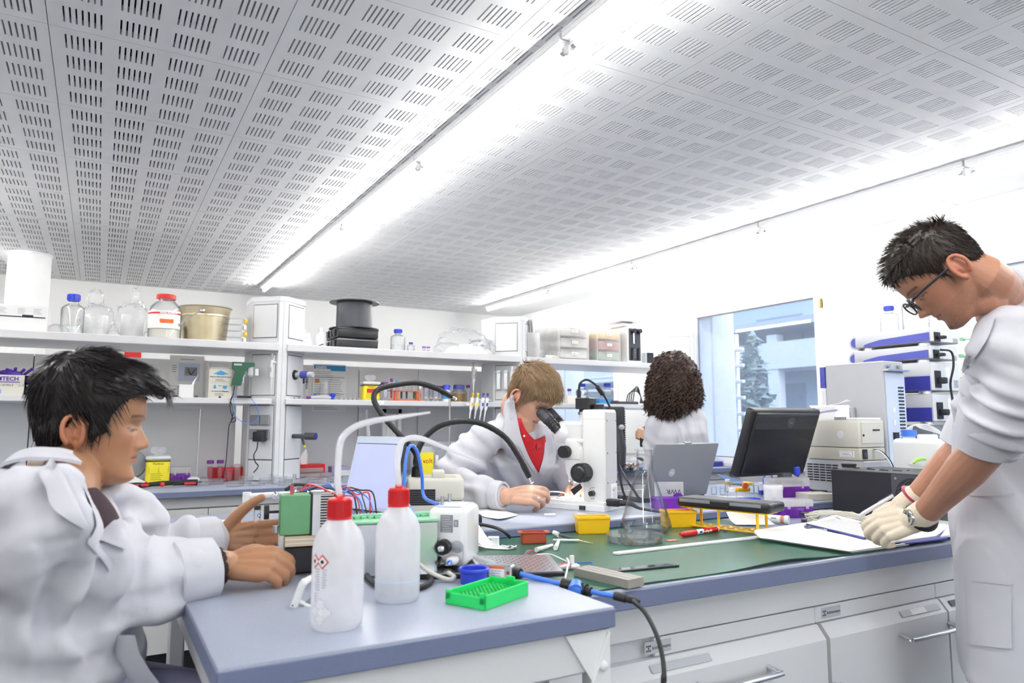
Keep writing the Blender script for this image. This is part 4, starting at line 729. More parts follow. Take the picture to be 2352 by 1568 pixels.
t=thing('voltage_note','yellow note with red lettering leaning on the canister','note',p+V((-.10,-.11,0)));part('note',lambda b:(box(b,(0,0,0),(.125,.002,.14)),box(b,(.06,.002,0),(.11,.003,.05))),'lemon',t);text('note_lettering','0 volt',.042,'red',t,(.022,-.001,.075));text('note_lettering','230',.02,'red',t,(.01,-.001,.018))
one('retort_rod','thin steel rod rising from the wall worktop beside the blond man','rod',lambda b:(cyl(b,(0,0,0),(0,0,.5),.006,n=10),box(b,(-.03,-.05,0),(.1,.08,.012),.002,1),tube(b,[(-.03,0,.3),(.01,0,.3)],.009,8)),'steel',wb(1012,1085)+V((0.03,-.06,0)))
t=thing('white_stand','white upright frame with papers below the lower shelf','stand',wb(913,1082)+V((0,.2,0)));part('frame',lambda b:([box(b,(x,0,0),(x+.025,.03,.41),.002,1)for x in(-.03,.075)],box(b,(-.03,0,.38),(.1,.03,.41),.002,1,1)),['white','mgrey'],t);part('paper',lambda b:ribbon(b,[(0,.02,.05),(.0,.01,.2),(.005,.02,.36)],[(.07,.02,.05),(.065,.01,.2),(.06,.02,.34)],.002),'paper',t)
pipette('long pale pipette standing by the open laptop screen',wb(868,1085)+V((0,.12,.002)),0,.40,tint='white',tilt=-.10)
carton('open_cabinet','pale grey tool case with metal latches below the lower shelf','case',wb(1000,1085)+V((0,.18,0)),.35,.12,.20,'lgrey')
p=wb(1442,1085)+V((0,.1,0));t=thing('monitor','black monitor seen from behind beyond the microscope','monitor',p,R(-12));part('screen_case',lambda b:(box(b,(-.17,0,.09),(.06,.05,.43),.012,2),[box(b,(.058,.005,.12+q*.016),(.063,.045,.128+q*.016))for q in range(18)]),'black',t)
part('stand',lambda b:(tube(b,[(.0,-.03,.02),(.0,-.035,.15),(-.02,-.02,.3)],[.035,.04,.035],12),ball(b,(-.0,-.06,.29),(.022,.012,.018),8,1),lathe(b,[(0,0),(.1,0),(.09,.015),(0,.02)],n=24)),['dgrey','lgrey'],t)
t=thing('circuit_board','bare circuit board with loose wires behind the flask','board',wb(1445,1096));part('board',lambda b:box(b,(-.1,-.05,.004),(.12,.06,.007)),'dgreen',t);part('components',lambda b:[box(b,(-.09+.026*q,-.04+.03*(q%3),.007),(-.075+.026*q,-.02+.03*(q%3),.018+.006*(q%2)),mi=q%3)for q in range(8)],['black','blue','lgrey'],t)
part('wire',lambda b:[tube(b,[(-.08+.03*q,0,.012),(-.06+.04*q,-.02,.05),(-.02+.035*q,.01,.045),(.05,.02,.012)],.003,6,k%3,sm=5)for q,k in zip(range(4),(0,1,0,1))],['black','copper','lgrey'],t)
one('bottle_stopper','small bright blue stopper at the worktop edge behind the microscope','stopper',lambda b:lathe(b,[(0,0),(.012,0),(.011,.03),(0,.03)],n=14),'blue',wb(1417,1083));one('beige_motor','beige motor block with white rods behind the microscope column','motor',lambda b:(box(b,(-.03,-.03,.03),(.045,.03,.12),.008,2),cyl(b,(.05,-.03,.045),(.16,-.03,.035),.01,n=12,mi=1),box(b,(-.04,-.03,0),(.03,.03,.03))),['beige','white'],wb(1420,1080)+V((0,.05,0)))
t=thing('white_computer_mouse','white mouse with black top on the wall worktop by the monitor','mouse',wb(1460,1062));part('mouse_body',lambda b:ball(b,(0,0,.03),(.06,.05,.03),10),'white',t);part('top',lambda b:ball(b,(.02,-.02,.045),(.035,.03,.02),8),'black',t)
t=thing('organiser_case','clear lidded organiser case with dark base below the window','case',at(1625,1072,z=ZB));part('base',lambda b:box(b,(0,0,0),(.16,.1,.035),.004,1),'navy',t);part('lid',lambda b:(box(b,(-.01,-.005,.037),(.165,.11,.055),.004,1),box(b,(.02,.02,.055),(.12,.08,.07),.004,1)),'haze',t)
# ================================================================ MICROSCOPE
p=at(1376,1172,z=ZB)
mc=thing('stereo_microscope','white stereo microscope with black eyepieces and a boxed camera on top','microscope',p+V((-.05*-.887,-.05*-.461,0)),R(117.5))
part('base',lambda b:(prism(b,[(-.035,-.085),(-.035,.085),(.10,.085),(.2,.075),(.255,.045),(.265,0),(.255,-.045),(.2,-.075),(.10,-.085)],0,.032,'z')),'white',mc)
part('base_skirt',lambda b:prism(b,[(-.04,-.09),(-.04,.09),(.10,.09),(.205,.08),(.262,.05),(.272,0),(.262,-.05),(.205,-.08),(.10,-.09)],.001,.020,'z'),'whitegloss',mc)
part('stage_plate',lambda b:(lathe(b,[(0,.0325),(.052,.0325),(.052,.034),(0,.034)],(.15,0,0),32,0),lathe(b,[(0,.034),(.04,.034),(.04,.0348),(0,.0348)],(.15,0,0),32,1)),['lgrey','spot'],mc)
tw=part('tower',lambda b:(box(b,(-.095,-.052,.02),(.0,.052,.372),.008,3),box(b,(-.0955,-.0525,.336),(.0005,.0525,.3368),mi=1)),['white','lgrey'],mc)
part('rear_panel',lambda b:box(b,(-.0975,-.046,.03),(-.095,.046,.362),.002,1),'cab2',tw)
part('screw',lambda b:[cyl(b,(-.0985,y,z),(-.097,y,z),.0035,n=10)for y in(-.038,.038)for z in(.10,.21,.33)],'steel',tw)
lb=part('rating_label',lambda b:box(b,(-.0983,-.04,.035),(-.0974,.012,.095)),'paper',tw);part('print',lambda b:[box(b,(-.0986,-.036,.04+.005*q),(-.098,.008-.006*(q%3),.0418+.005*q),mi=0 if q>4 else 1)for q in range(9)],['grey_ink','lav'],lb);text('label_lettering','CE',.011,'ink',lb,(-.0988,-.005,.068),(R(90),0,R(-90)))
part('top_cap',lambda b:lathe(b,[(0,.372),(.026,.372),(.026,.376),(.022,.377),(.022,.392),(0,.392)],(-.045,0,0),24),'black',tw)
SH=.066
tw.location=(SH,0,0)
part('zoom_body',lambda b:(lathe(b,[(0,.165),(.048,.165),(.05,.18),(.05,.25),(.047,.262),(0,.262)],(.115,0,0),32),box(b,(.055,-.04,.15),(.12,.04,.235),.012,3),box(b,(.06,-.045,.245),(.12,.045,.262),.006,2)),'whitegloss',mc)
part('body_seam',lambda b:lathe(b,[(.0502,.181),(.0508,.183),(.0502,.185)],(.115,0,0),32),'lgrey',mc)
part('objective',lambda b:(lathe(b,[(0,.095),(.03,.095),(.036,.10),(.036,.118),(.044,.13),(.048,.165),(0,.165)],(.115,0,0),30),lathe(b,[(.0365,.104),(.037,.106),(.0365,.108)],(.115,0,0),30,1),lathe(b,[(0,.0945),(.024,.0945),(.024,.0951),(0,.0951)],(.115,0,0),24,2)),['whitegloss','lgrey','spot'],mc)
hd=part('binocular_head',lambda b:(lathe(b,[(0,.262),(.045,.262),(.047,.275),(.047,.315),(.03,.325),(0,.325)],(.115,0,0),30),tube(b,[(.10,0,.285),(.15,0,.282),(.19,0,.288),(.205,0,.297)],[.042,.046,.043,.030],20)),'whitegloss',mc)
for s in(-1,1):
 EZ=-.017
 ep=part('eyepiece',lambda b:tube(b,[(.178,s*.032,.308+EZ),(.225,s*.032,.352+EZ),(.236,s*.032,.362+EZ)],[.021,.021,.019],22),'black',hd)
 part('eyecup',lambda b:(tube(b,[(.222,s*.032,.349+EZ),(.254,s*.032,.379+EZ)],[.0235,.024],22),tube(b,[(.254,s*.032,.379+EZ),(.262,s*.032,.3865+EZ)],[.024,.020],22)),'dgrey',ep)
 part('grip_ring',lambda b:[tube(b,[(.19+q*.011,s*.032,.3193+EZ+q*.0103),(.194+q*.011,s*.032,.323+EZ+q*.0103)],.0222,22)for q in range(3)],'blackm',ep)
part('photo_tube',lambda b:(lathe(b,[(0,.30),(.026,.30),(.026,.352),(.029,.354),(0,.354)],(.075,0,0),26),lathe(b,[(0,.353),(.030,.353),(.030,.364),(0,.364)],(.075,0,0),26,1)),['whitegloss','alu'],mc)
cm=part('camera',lambda b:(box(b,(.045,-.032,.374),(.105,.032,.418),.003,1),lathe(b,[(0,.362),(.026,.362),(.026,.376),(0,.376)],(.075,0,0),24)),'black',mc)
part('camera_plug',lambda b:(tube(b,[(.095,.018,.418),(.095,.018,.445),(.095,.018,.452)],[.008,.008,.005],10)),'rubber',cm)
part('zoom_knob',lambda b:(cyl(b,(.135,.040,.212),(.135,.082,.212),.0225,.021,24),[box(b,(.135-.0012,.05,.233),(.1362,.08,.2352),rot=Matrix.Rotation(a*R(15),3,'Y'),piv=(.135,.06,.212))for a in range(24)]),'black',mc)
part('focus_knob',lambda b:(cyl(b,(.0,.05,.137),(.0,.105,.137),.034,.033,30),lathe(b,[(0,0),(.026,0),(.02,.006),(0,.008)],(0,.105,.137),24,rot=Matrix.Rotation(R(-90),3,'X')),[box(b,(-.0022,.056,.1695),(.0022,.102,.1725),rot=Matrix.Rotation(a*R(15),3,'Y'),piv=(0,.06,.137))for a in range(24)]),'black',mc)
part('tension_ring',lambda b:(lathe(b,[(.004,-.002),(.009,-.002),(.009,.002),(.004,.002)],(.052,.058,.095),14,rot=Matrix.Rotation(R(90),3,'X')),prism(b,[(.02,.095),(.06,.07),(.045,.05),(.01,.08)],.052,.056,'y',1)),['chrome','black'],mc)
part('light_dial',lambda b:(cyl(b,(-.045,.052,.062),(-.045,.058,.062),.018,n=22),cyl(b,(-.045,.058,.062),(-.045,.076,.062),.011,.010,18,1),[box(b,(-.0462,.052,.081),(-.0438,.0535,.084),rot=Matrix.Rotation(R(a*24-10),3,'Y'),piv=(-.045,.053,.062),mi=1)for a in range(9)]),['white','black'],mc)
part('power_switch',lambda b:(box(b,(-.03,.0905,.003),(-.005,.092,.018)),box(b,(-.026,.092,.005),(-.009,.093,.016),.0005,1,1)),['black','dgrey'],mc)
part('power_plug',lambda b:(box(b,(-.15,.03,.018),(-.097,.06,.045),.006,2),tube(b,[(-.15,.045,.032),(-.19,.04,.03),(-.22,.03,.015),(-.3,.02,.006)],[.012,.009,.005,.004],10,sm=4)),'black',mc)
CP=mc.matrix_world
def mcw(x,y,z):return mc.location+Matrix.Rotation(R(117.5),3,'Z')@V((x,y,z))
for o_ in mc.children:
 if o_.name.split('.')[0]in('focus_knob','light_dial','power_switch','power_plug','tension_ring'):o_.location=(.056 if o_.name.startswith(('focus','tension'))else SH,0,0)
one('camera_cable','black camera cable arching behind the microscope with a ferrite bead','cable',lambda b:(tube(b,[mcw(.095,.018,.45),mcw(.09,.016,.475),mcw(.07,.0,.488),mcw(.04,-.01,.47),mcw(.03,-.03,.45),mcw(.015,-.06,.41),mcw(.0,-.085,.33),mcw(-.02,-.11,.08),mcw(-.05,-.13,.004)],.0045,8,sm=7),tube(b,[mcw(.035,-.02,.462),mcw(.022,-.042,.432)],.0095,10)),'black')
one('power_lead','black power lead sloping down behind the flask','cable',lambda b:tube(b,[at(1408,1040,d=2.95),at(1430,1085,d=2.85),at(1452,1120,d=2.75),at(1470,1148,z=.905)],.005,8,sm=5),'black')
# ================================================================ MICROSCOPE WORKTOP ITEMS
one('paper_napkin','thin white paper napkin lying before the elbow of the blond man','napkin',lambda b:ribbon(b,[at(1068,1172,z=.903),at(1110,1166,z=.91),at(1150,1168,z=.904)],[at(1120,1188,z=.903),at(1150,1190,z=.908),at(1190,1182,z=.903)],.0015,0,6,4),'paper')
one('white_scraps','small white plastic scrap in the bright light patch by the microscope','scrap',lambda b:(box(b,(0,0,0),(.04,.014,.006),.001,1),),'paper',at(1252,1184,z=ZB),R(-15))
one('paper_towel','folded white paper towel behind the sleeve of the seated man','towel',lambda b:(ribbon(b,[at(415,1208,z=.902),at(470,1196,z=.908),at(540,1192,z=.904)],[at(430,1215,z=.902),at(480,1211,z=.904),at(543,1203,z=.902)],.008,0,6,4)),'paper')
t=thing('sample_vial','small vial with black cap and a handwritten Q','vial',at(590,1203,z=ZB));r=.011;part('vial_body',lambda b:lathe(b,[(0,0),(r,0),(r,.045),(r*.85,.045),(r*.85,.002),(0,.002)],n=18),'glass',t);part('cap',lambda b:lathe(b,[(0,.045),(r*.95,.045),(r*.95,.058),(0,.058)],n=18),'black',t);text('letter','Q',.016,'ink',t,(-.003,-r-.0005,.022))
a=at(897,1185,z=ZB+.012);c=at(793,1172,z=ZB+.012);dv=(c-a).normalized();ang=math.atan2(dv.y,dv.x)
lt=thing('laptop','open laptop with lilac lit screen turned towards the seated man','laptop',(a.x,a.y,ZB),ang)
LW=(c-a).length+.02
part('base',lambda b:box(b,(0,0,0),(LW,.22,.018),.004,2),'dgrey',lt)
Ht=Matrix.Rotation(R(14),3,'X')
lid=part('lid',lambda b:box(b,(0,-.014,0),(LW,0,.265),.005,2,rot=Ht,piv=(0,0,0)),'black',lt);part('bezel',lambda b:box(b,(.002,0,.004),(LW-.002,.0015,.263),.001,1,rot=Ht,piv=(0,0,0)),'pale_blue',lid);part('screen',lambda b:box(b,(.012,.0012,.015),(LW-.012,.0024,.235),rot=Ht,piv=(0,0,0)),'screen',lid);part('screen_seam',lambda b:box(b,(.01,.0012,.2355),(LW-.01,.0026,.2375),rot=Ht,piv=(0,0,0)),'ink',lid)
lid.location=(0,0,.018)
a=at(932,1188,z=ZB);c=at(1066,1186,z=ZB);w=(c-a).length;ang=math.atan2(c.y-a.y,c.x-a.x)
ls_=thing('light_source','beige cold light source with dark grille and top handle','lamp',(a.x,a.y,ZB),ang)
part('housing',lambda b:(box(b,(0,0,.003),(w,.2,.052),.008,3),box(b,(0,0,.053),(w,.2,.132),.014,3)),'ivory',ls_);gp=part('grille',lambda b:box(b,(.008,-.0015,.04),(w*.5,0,.094)),'black',ls_);part('slat',lambda b:[box(b,(.01,-.005,.045+.0075*q),(w*.5-.002,-.001,.048+.0075*q))for q in range(6)],'dgrey',gp)
part('handle',lambda b:(box(b,(w*.44,.01,.13),(w*.66,.12,.155),.006,2),box(b,(w*.3,.02,.131),(w*.86,.1,.134),.002,1,1)),['ivory','beige'],ls_);part('ferrule',lambda b:(cyl(b,(w*.17,.08,.13),(w*.17,.08,.165),.020,.018,22),cyl(b,(w*.17,.08,.16),(w*.17,.08,.185),.014,.012,18)),'rubber',ls_)
G0=V((a.x,a.y,ZB))+Matrix.Rotation(ang,3,'Z')@V((w*.17,.08,.18))
P_=[]
def goose(label,pts,d0,d1):
 q=[G0+V((0,0,-.01))]+[at(px,py,d=d0+(d1-d0)*k/(len(pts)-1))for k,(px,py)in enumerate(pts)];P=smooth_pts(q,8)
 t=thing('gooseneck',label,'light guide',(0,0,0),0,'goosenecks of the light source')
 part('hose',lambda b:tube(b,P,[.0105 if i%2 else.0098 for i in range(len(P))],14),'rubber',t)
 e=P[-1];dd=(P[-1]-P[-4]).normalized();P_.append(e+dd*.062);part('tip',lambda b:(tube(b,[e-dd*.015,e+dd*.035],[.0115,.010],14),tube(b,[e+dd*.035,e+dd*.058],.0055,12,1),tube(b,[e+dd*.058,e+dd*.0595],.0048,12,2)),['rubber','steel','ledtip'],t)
goose('black gooseneck arching left over the laptop towards the orange rack',[(962,1062),(948,1030),(912,992),(880,955),(859,918),(868,895),(905,884),(958,879),(1000,891),(1022,902)],2.5,2.75)
tipp=P_[0];lt_=bpy.data.lights.new('guide_light','SPOT');lt_.energy=9;lt_.spot_size=R(20);lt_.spot_blend=.7;lt_.shadow_soft_size=.006;lo=bpy.data.objects.new('guide_light',lt_);COL.objects.link(lo);lo.location=tipp;lo.rotation_euler=(at(1205,1191,z=ZB)-tipp).to_track_quat('-Z','Y').to_euler()
goose('black gooseneck arching over to the hand of the blond man',[(955,1060),(962,1030),(978,1003),(1012,977),(1060,967),(1110,974),(1160,1004),(1190,1046),(1206,1076)],2.5,2.58)
t=thing('adapter_brick','black power brick with angled plug beside the beige lamp box','adapter',at(1036,1217,z=ZB),R(-5));part('brick',lambda b:(box(b,(0,0,0),(.105,.05,.042),.010,3),),'black',t);part('plug',lambda b:(box(b,(.03,.03,.042),(.09,.05,.056),.003,1),box(b,(.07,.025,.05),(.095,.055,.068),.004,1)),'rubber',t)
one('brick_cable','black cable from the power brick down to the green mat','cable',lambda b:tube(b,[at(1083,1203,z=.92),at(1110,1205,z=.918),at(1140,1212,z=.912),at(1160,1222,z=.906),at(1172,1234,z=.89)],.005,8,sm=5),'rubber')
t=thing('keyboard','black keyboard lying behind the flask','keyboard',at(1402,1150,z=ZB),R(-20));part('case',lambda b:box(b,(0,0,0),(.3,.1,.014),.004,1),'black',t);part('keys',lambda b:[box(b,(.008+q*.0205,.006+r_*.019,.014),(.0255+q*.0205,.022+r_*.019,.019),.002,1)for q in range(14)for r_ in range(5)],'dgrey',t)
a=at(1500,1140,z=ZB);c=at(1603,1133,z=ZB);ang=math.atan2(c.y-a.y,c.x-a.x)
t=thing('dark_laptop','dark grey laptop seen from behind its raised lid, round emblem on it','laptop',(1.92,2.30,ZB),R(2));LW=.36;Hr=Matrix.Rotation(R(20),3,'X')
part('base',lambda b:box(b,(.0,.0,0),(LW,.25,.022),.004,2),'dgrey',t);lid=part('lid',lambda b:(box(b,(0,-.012,.0),(LW,0,.235),.006,2,rot=Hr,piv=(0,0,0)),box(b,(LW*.45,-.010,.233),(LW*.55,.002,.239),.001,1,rot=Hr,piv=(0,0,0))),'mgrey',t);lid.location=(0,.0,.02)
e=part('emblem',lambda b:lathe(b,[(0,0),(.017,0),(.016,.0012),(0,.0015)],(0,0,0),28,rot=Matrix.Rotation(R(90),3,'X')),'lgrey',lid);e.location=Hr@V((LW*.34,-.0122,.11));e.rotation_euler=(R(20),0,0);text('emblem_lettering','DELL',.009,'white',e,(-.0105,-.0018,-.003))
M['mgrey'].node_tree.nodes['Principled BSDF'].inputs['Metallic'].default_value=.3
t=thing('clear_hinged_box','clear hinged box standing open with upside down lettering behind the flask','box',at(1522,1166,z=ZB-.003),R(-25));part('lid',lambda b:box(b,(-.03,0,.005),(.085,.005,.098),.003,1),'haze',t);text('lid_lettering','VWR',.026,'ink',t,(.075,-.001,.07),(R(90),R(180),0));part('tray',lambda b:box(b,(-.05,-.09,0),(.07,-.006,.045),.004,1),'purple',t);part('purple_disc',lambda b:lathe(b,[(0,0),(.022,0),(.022,.003),(0,.003)],(.06,-.003,.035),20,rot=Matrix.Rotation(R(90),3,'X')),'purple',t)
mo=thing('black_monitor','large black monitor seen from behind, tilted, on a low stand','monitor',(2.68,2.24,ZB),0);Hm=Matrix.Rotation(R(21),3,'X')
sc_=part('screen_case',lambda b:(box(b,(-.225,-.02,-.16),(.225,.025,.16),.012,3),box(b,(-.205,-.03,-.145),(.205,-.015,.148),.014,3)),'black',mo);sc_.location=(0,.02,.235);sc_.rotation_euler=(Hm).to_euler()
part('vent_ribs',lambda b:[box(b,(-.2,-.0322,.075+.005*q),(.2,-.0298,.0775+.005*q))for q in range(14)],'dgrey',sc_)
e=part('emblem',lambda b:lathe(b,[(0,0),(.024,0),(.023,.002),(0,.0025)],(0,0,0),28,rot=Matrix.Rotation(R(90),3,'X')),'dgrey',sc_);e.location=(.02,-.0325,.105);text('emblem_lettering','DELL',.010,'mgrey',e,(-.011,-.0028,-.0035))
part('screw_holes',lambda b:[cyl(b,(x,-.0312,z),(x,-.0296,z),.0035,n=8)for x in(-.03,.035)for z in(.025,-.06)],'blackm',sc_)
part('stand',lambda b:(box(b,(-.03,-.035,.02),(.03,.0,.10),.006,2),prism(b,[(-.075,-.01),(.03,-.06),(.06,-.05),(.07,.03),(-.03,.05)],.05,.062,'z'),lathe(b,[(0,0),(.085,0),(.08,.018),(.03,.03),(0,.03)],n=28),cyl(b,(0,-.02,.03),(0,-.02,.06),.02,n=12)),'dgrey',mo)
part('video_plug',lambda b:(box(b,(.045,-.045,.085),(.075,-.028,.125),.004,1),tube(b,[(.06,-.036,.088),(.075,-.05,.05),(.12,-.06,.02),(.2,-.08,.012)],.006,8,1,sm=4)),['blue','black'],mo)
def isl(px,py):return at(px,py,z=ZB)
p=at(1640,1150,z=ZB)
t=thing('white_foam_rack','low white foam block carrying vials beside the black monitor','block',at(1630,1162,z=ZB),R(-22));part('foam',lambda b:(prism(b,[(0,0),(.19,0),(.19,.012),(.16,.03),(.02,.03),(0,.015)],0,.07,'y')),'white',t)
for k,(px,py,cp,h)in enumerate(((1640,1135,'plastic',.032),(1672,1128,'white',.045),(1737,1132,'glass',.035),(1727,1133,'glass',.036),(1748,1136,'white',.04),(1660,1136,'glass',.028))):
 t=thing('glass_vial','small glass vial on the cluttered worktop, %s counted from the dark laptop'%('first','third','fifth','fourth','last','second')[k],'vial',isl(px,py),0,'glass vials by the monitor')
 part('vial_body',lambda b:lathe(b,[(0,0),(.013,0),(.013,h),(.011,h),(.011,.002),(0,.002)],n=18),'glass',t);part('cap',lambda b:lathe(b,[(0,h),(.0115,h),(.0115,h+.011),(0,h+.011)],n=18),cp,t)
 if k==4:part('contents',lambda b:lathe(b,[(0,.003),(.010,.003),(.010,.02),(0,.02)],n=14),'blue',t)
t=thing('white_capped_jar','clear square-shouldered jar with white cap in front of the foam block','jar',at(1682,1160,z=ZB));part('jar_body',lambda b:lathe(b,[(0,0),(.019,0),(.019,.05),(.012,.056),(0,.056)],n=20),'glass',t);part('cap',lambda b:lathe(b,[(0,.05),(.014,.05),(.014,.068),(0,.068)],n=20),'white',t)
t=thing('orange_knob_box','yellow box with a round orange knob among the vials','box',isl(1695,1128),R(-15));part('box_body',lambda b:box(b,(0,0,0),(.07,.04,.016),.003,1),'yellow',t);part('knob',lambda b:(cyl(b,(.035,-.012,.026),(.035,.0,.026),.014,n=20),cyl(b,(.035,-.016,.026),(.035,-.012,.026),.006,n=12)),'orange',t)
one('blue_film_lid','tilted clear blue lid propped up beside the monitor','lid',lambda b:(slab(b,[(0,0,.03),(.12,-.01,.006),(.13,.1,.03),(.01,.1,.058)],.002),slab(b,[(0,0,.03),(.12,-.01,.006),(.12,-.012,-.004),(0,-.002,.02)],.002)),'bluefilm',isl(1670,1122)+V((0,0,.006)),R(-12))
one('yellow_tray','flat yellow tray under the tilted blue lid','tray',lambda b:box(b,(0,0,0),(.13,.07,.012),.003,1),'yellow',isl(1680,1114),R(-15))
one('blue_block','dark blue studded block peeking out behind the black flat case','block',lambda b:(box(b,(0,0,0),(.09,.05,.03),.002,1),[box(b,(.006+q*.012,-.001,.03),(.012+q*.012,.05,.034))for q in range(7)]),'blue',at(1700,1166,z=ZB),R(-22))
t=thing('screw_jar','white screw top plastic jar beside the purple tip boxes','jar',at(1777,1160,z=ZB-.0));r=pxsize(22,t.location);part('jar_body',lambda b:lathe(b,[(0,0),(r*.9,0),(r*.95,.004),(r*.95,.062),(0,.062)],n=30),'white',t);part('cap',lambda b:lathe(b,[(0,.06),(r,.06),(r,.076),(r*.96,.079),(0,.079)],n=30),'whitegloss',t)
p=at(1783,1146,z=ZB);tipbox('tall purple tip box with clear lid below the black monitor',p,pxsize(95,p),.08,.085,.42,R(-12))
p=at(1799,1190,z=ZM);tipbox('purple tip box with closed clear lid in front of the white jar',p,pxsize(74,p),.085,.066,.38,R(-24))
one('cable_loops','round blue cable reel behind the tip boxes','cable',lambda b:tube(b,[V((.035*math.cos(a),0,.04+.035*math.sin(a)))for a in[k*.42 for k in range(16)]],.004,8),'blue2',isl(1765,1122))
carton('grey_tray','shallow grey tray between the tip boxes and the black computer','tray',at(1858,1150,z=ZB),.12,.1,.028,'beige',R(-20))
# ---------------------------------------------------------------- analysers along the wall
p=at(1905,1203,z=ZM);a=V((2.55,1.89,ZM));rzc=R(-90)
pc=thing('computer_case','black desktop computer lying flat with round fan grilles','computer',a,rzc);W_=.60;Hc=.168
part('case',lambda b:(box(b,(0,0,.006),(W_,.34,Hc),.003,1),box(b,(.01,.01,0),(W_-.01,.33,.008))),'black',pc);part('rear_frame',lambda b:(box(b,(.255,-.004,.01),(W_-.01,0,Hc-.004),.001,1)),'dgrey',pc)
for cx in(.335,.53):
 g=part('fan_grille',lambda b:(cyl(b,(cx,-.0052,.088),(cx,-.004,.088),.066,n=36),cyl(b,(cx,-.0075,.088),(cx,-.005,.088),.014,n=18,mi=1),[box(b,(cx+s*.008,-.0075,.09+.011*q),(cx+s*.066,-.005,.0945+.011*q),rot=Matrix.Rotation(s*R(38),3,'Y'),piv=(cx+s*.008,0,.09+.011*q),mi=1)for s in(-1,1)for q in range(-5,6)]),['blackm','dgrey'],pc)
 part('screw',lambda b:[cyl(b,(cx+s*.062,-.006,.088+q*.062),(cx+s*.062,-.004,.088+q*.062),.005,n=10)for s in(-1,1)for q in(-1,1)],'steel',pc)
PCT=a.z+Hc
one('blue_channel','dark blue plastic channel leaning on the black computer','channel',lambda b:(box(b,(0,0,0),(.2,.05,.004)),box(b,(.0,.045,0),(.2,.05,.045)),box(b,(0,0,.04),(.2,.05,.045))),'navy',at(1915,1175,z=ZM)+V((.0,.0,0)),R(-60))
def pct(px,py):return at(px,py,z=PCT)
one('black_cap_disc','round black lid lying on the black computer','lid',lambda b:(lathe(b,[(0,0),(.027,0),(.027,.014),(0,.014)],n=26),lathe(b,[(.0272,.009),(.0295,.009),(.0295,.015),(0,.0155)],n=26)),'rubber',pct(1950,1073))
for k,(px,py)in enumerate(((1968,1075),(2000,1078),(2030,1080),(2060,1081))):one('black_plate','thin black plate on top of the computer, %s from the round lid'%NTH[k],'plate',lambda b:(box(b,(0,-.02,0),(.05,.02,.0025),mi=0),box(b,(.001,-.0205,.0005),(.03,-.02,.002),mi=1)),['black','white'],pct(px,py),R(-20+7*k),'thin plates on the computer')
t=thing('padded_mask','lime green edged white pouch lying on the black computer','pouch',pct(2112,1075));part('pouch',lambda b:bag(b,(0,0,.018),(.055,.035,.016),12,.15,5,1),'haze',t);part('green_trim',lambda b:tube(b,[(-.055,-.01,.022),(-.03,-.012,.036),(.02,-.0,.038),(.06,.01,.034)],[.004,.007,.007,.006],10,sm=5),'lime',t)
hT=.622;TW=.32;TD=.168
tower=thing('analyser_tower','tall grey analyser with blue front edge and slotted side panel','instrument',(3.30,2.45,ZB),R(-90))
part('housing',lambda b:box(b,(0,0,0),(TW,TD,hT),.004,1),'lgrey',tower);part('front_edge',lambda b:(box(b,(-.03,-.004,hT-.12),(-.001,TD,hT-.01)),box(b,(-.026,.0,hT-.24),(-.001,TD,hT-.125),mi=1),box(b,(-.03,-.004,hT-.30),(-.001,TD,hT-.245)),box(b,(-.026,.0,0),(-.001,TD,hT-.305),mi=1)),['cobalt','rackl'],tower)
sp=part('rear_panel',lambda b:box(b,(TW,.012,.02),(TW+.006,TD-.004,hT-.055),.001,1),'pale_blue',tower);part('slots',lambda b:[box(b,(TW+.0055,.105,.06+.0165*q),(TW+.0075,.15,.068+.0165*q))for q in range(27)],'black',sp);part('connectors',lambda b:(box(b,(TW+.006,.045,.20),(TW+.016,.08,.275),mi=0),box(b,(TW+.006,.05,.31),(TW+.010,.07,.335),mi=1),box(b,(TW+.006,.05,.37),(TW+.010,.07,.395),mi=1)),['black','white'],sp);part('top_bracket',lambda b:(box(b,(TW+.002,0,hT-.05),(TW+.03,TD,hT-.042)),[cyl(b,(TW,.04+.08*q,hT-.025),(TW+.012,.04+.08*q,hT-.025),.008,n=10)for q in(0,1)]),'steel',sp)
fg=part('fan_guard',lambda b:(box(b,(.085,-.03,.335),(.165,-.002,.40),.004,1),cyl(b,(.125,-.032,.367),(.125,-.03,.367),.03,n=24,mi=1),[lathe(b,[(q,-.001),(q+.0025,-.001),(q+.0025,.001),(q,.001)],(.125,-.033,.367),24,rot=Matrix.Rotation(R(90),3,'X'))for q in(.008,.015,.022,.029)]),['lgrey','black'],tower)
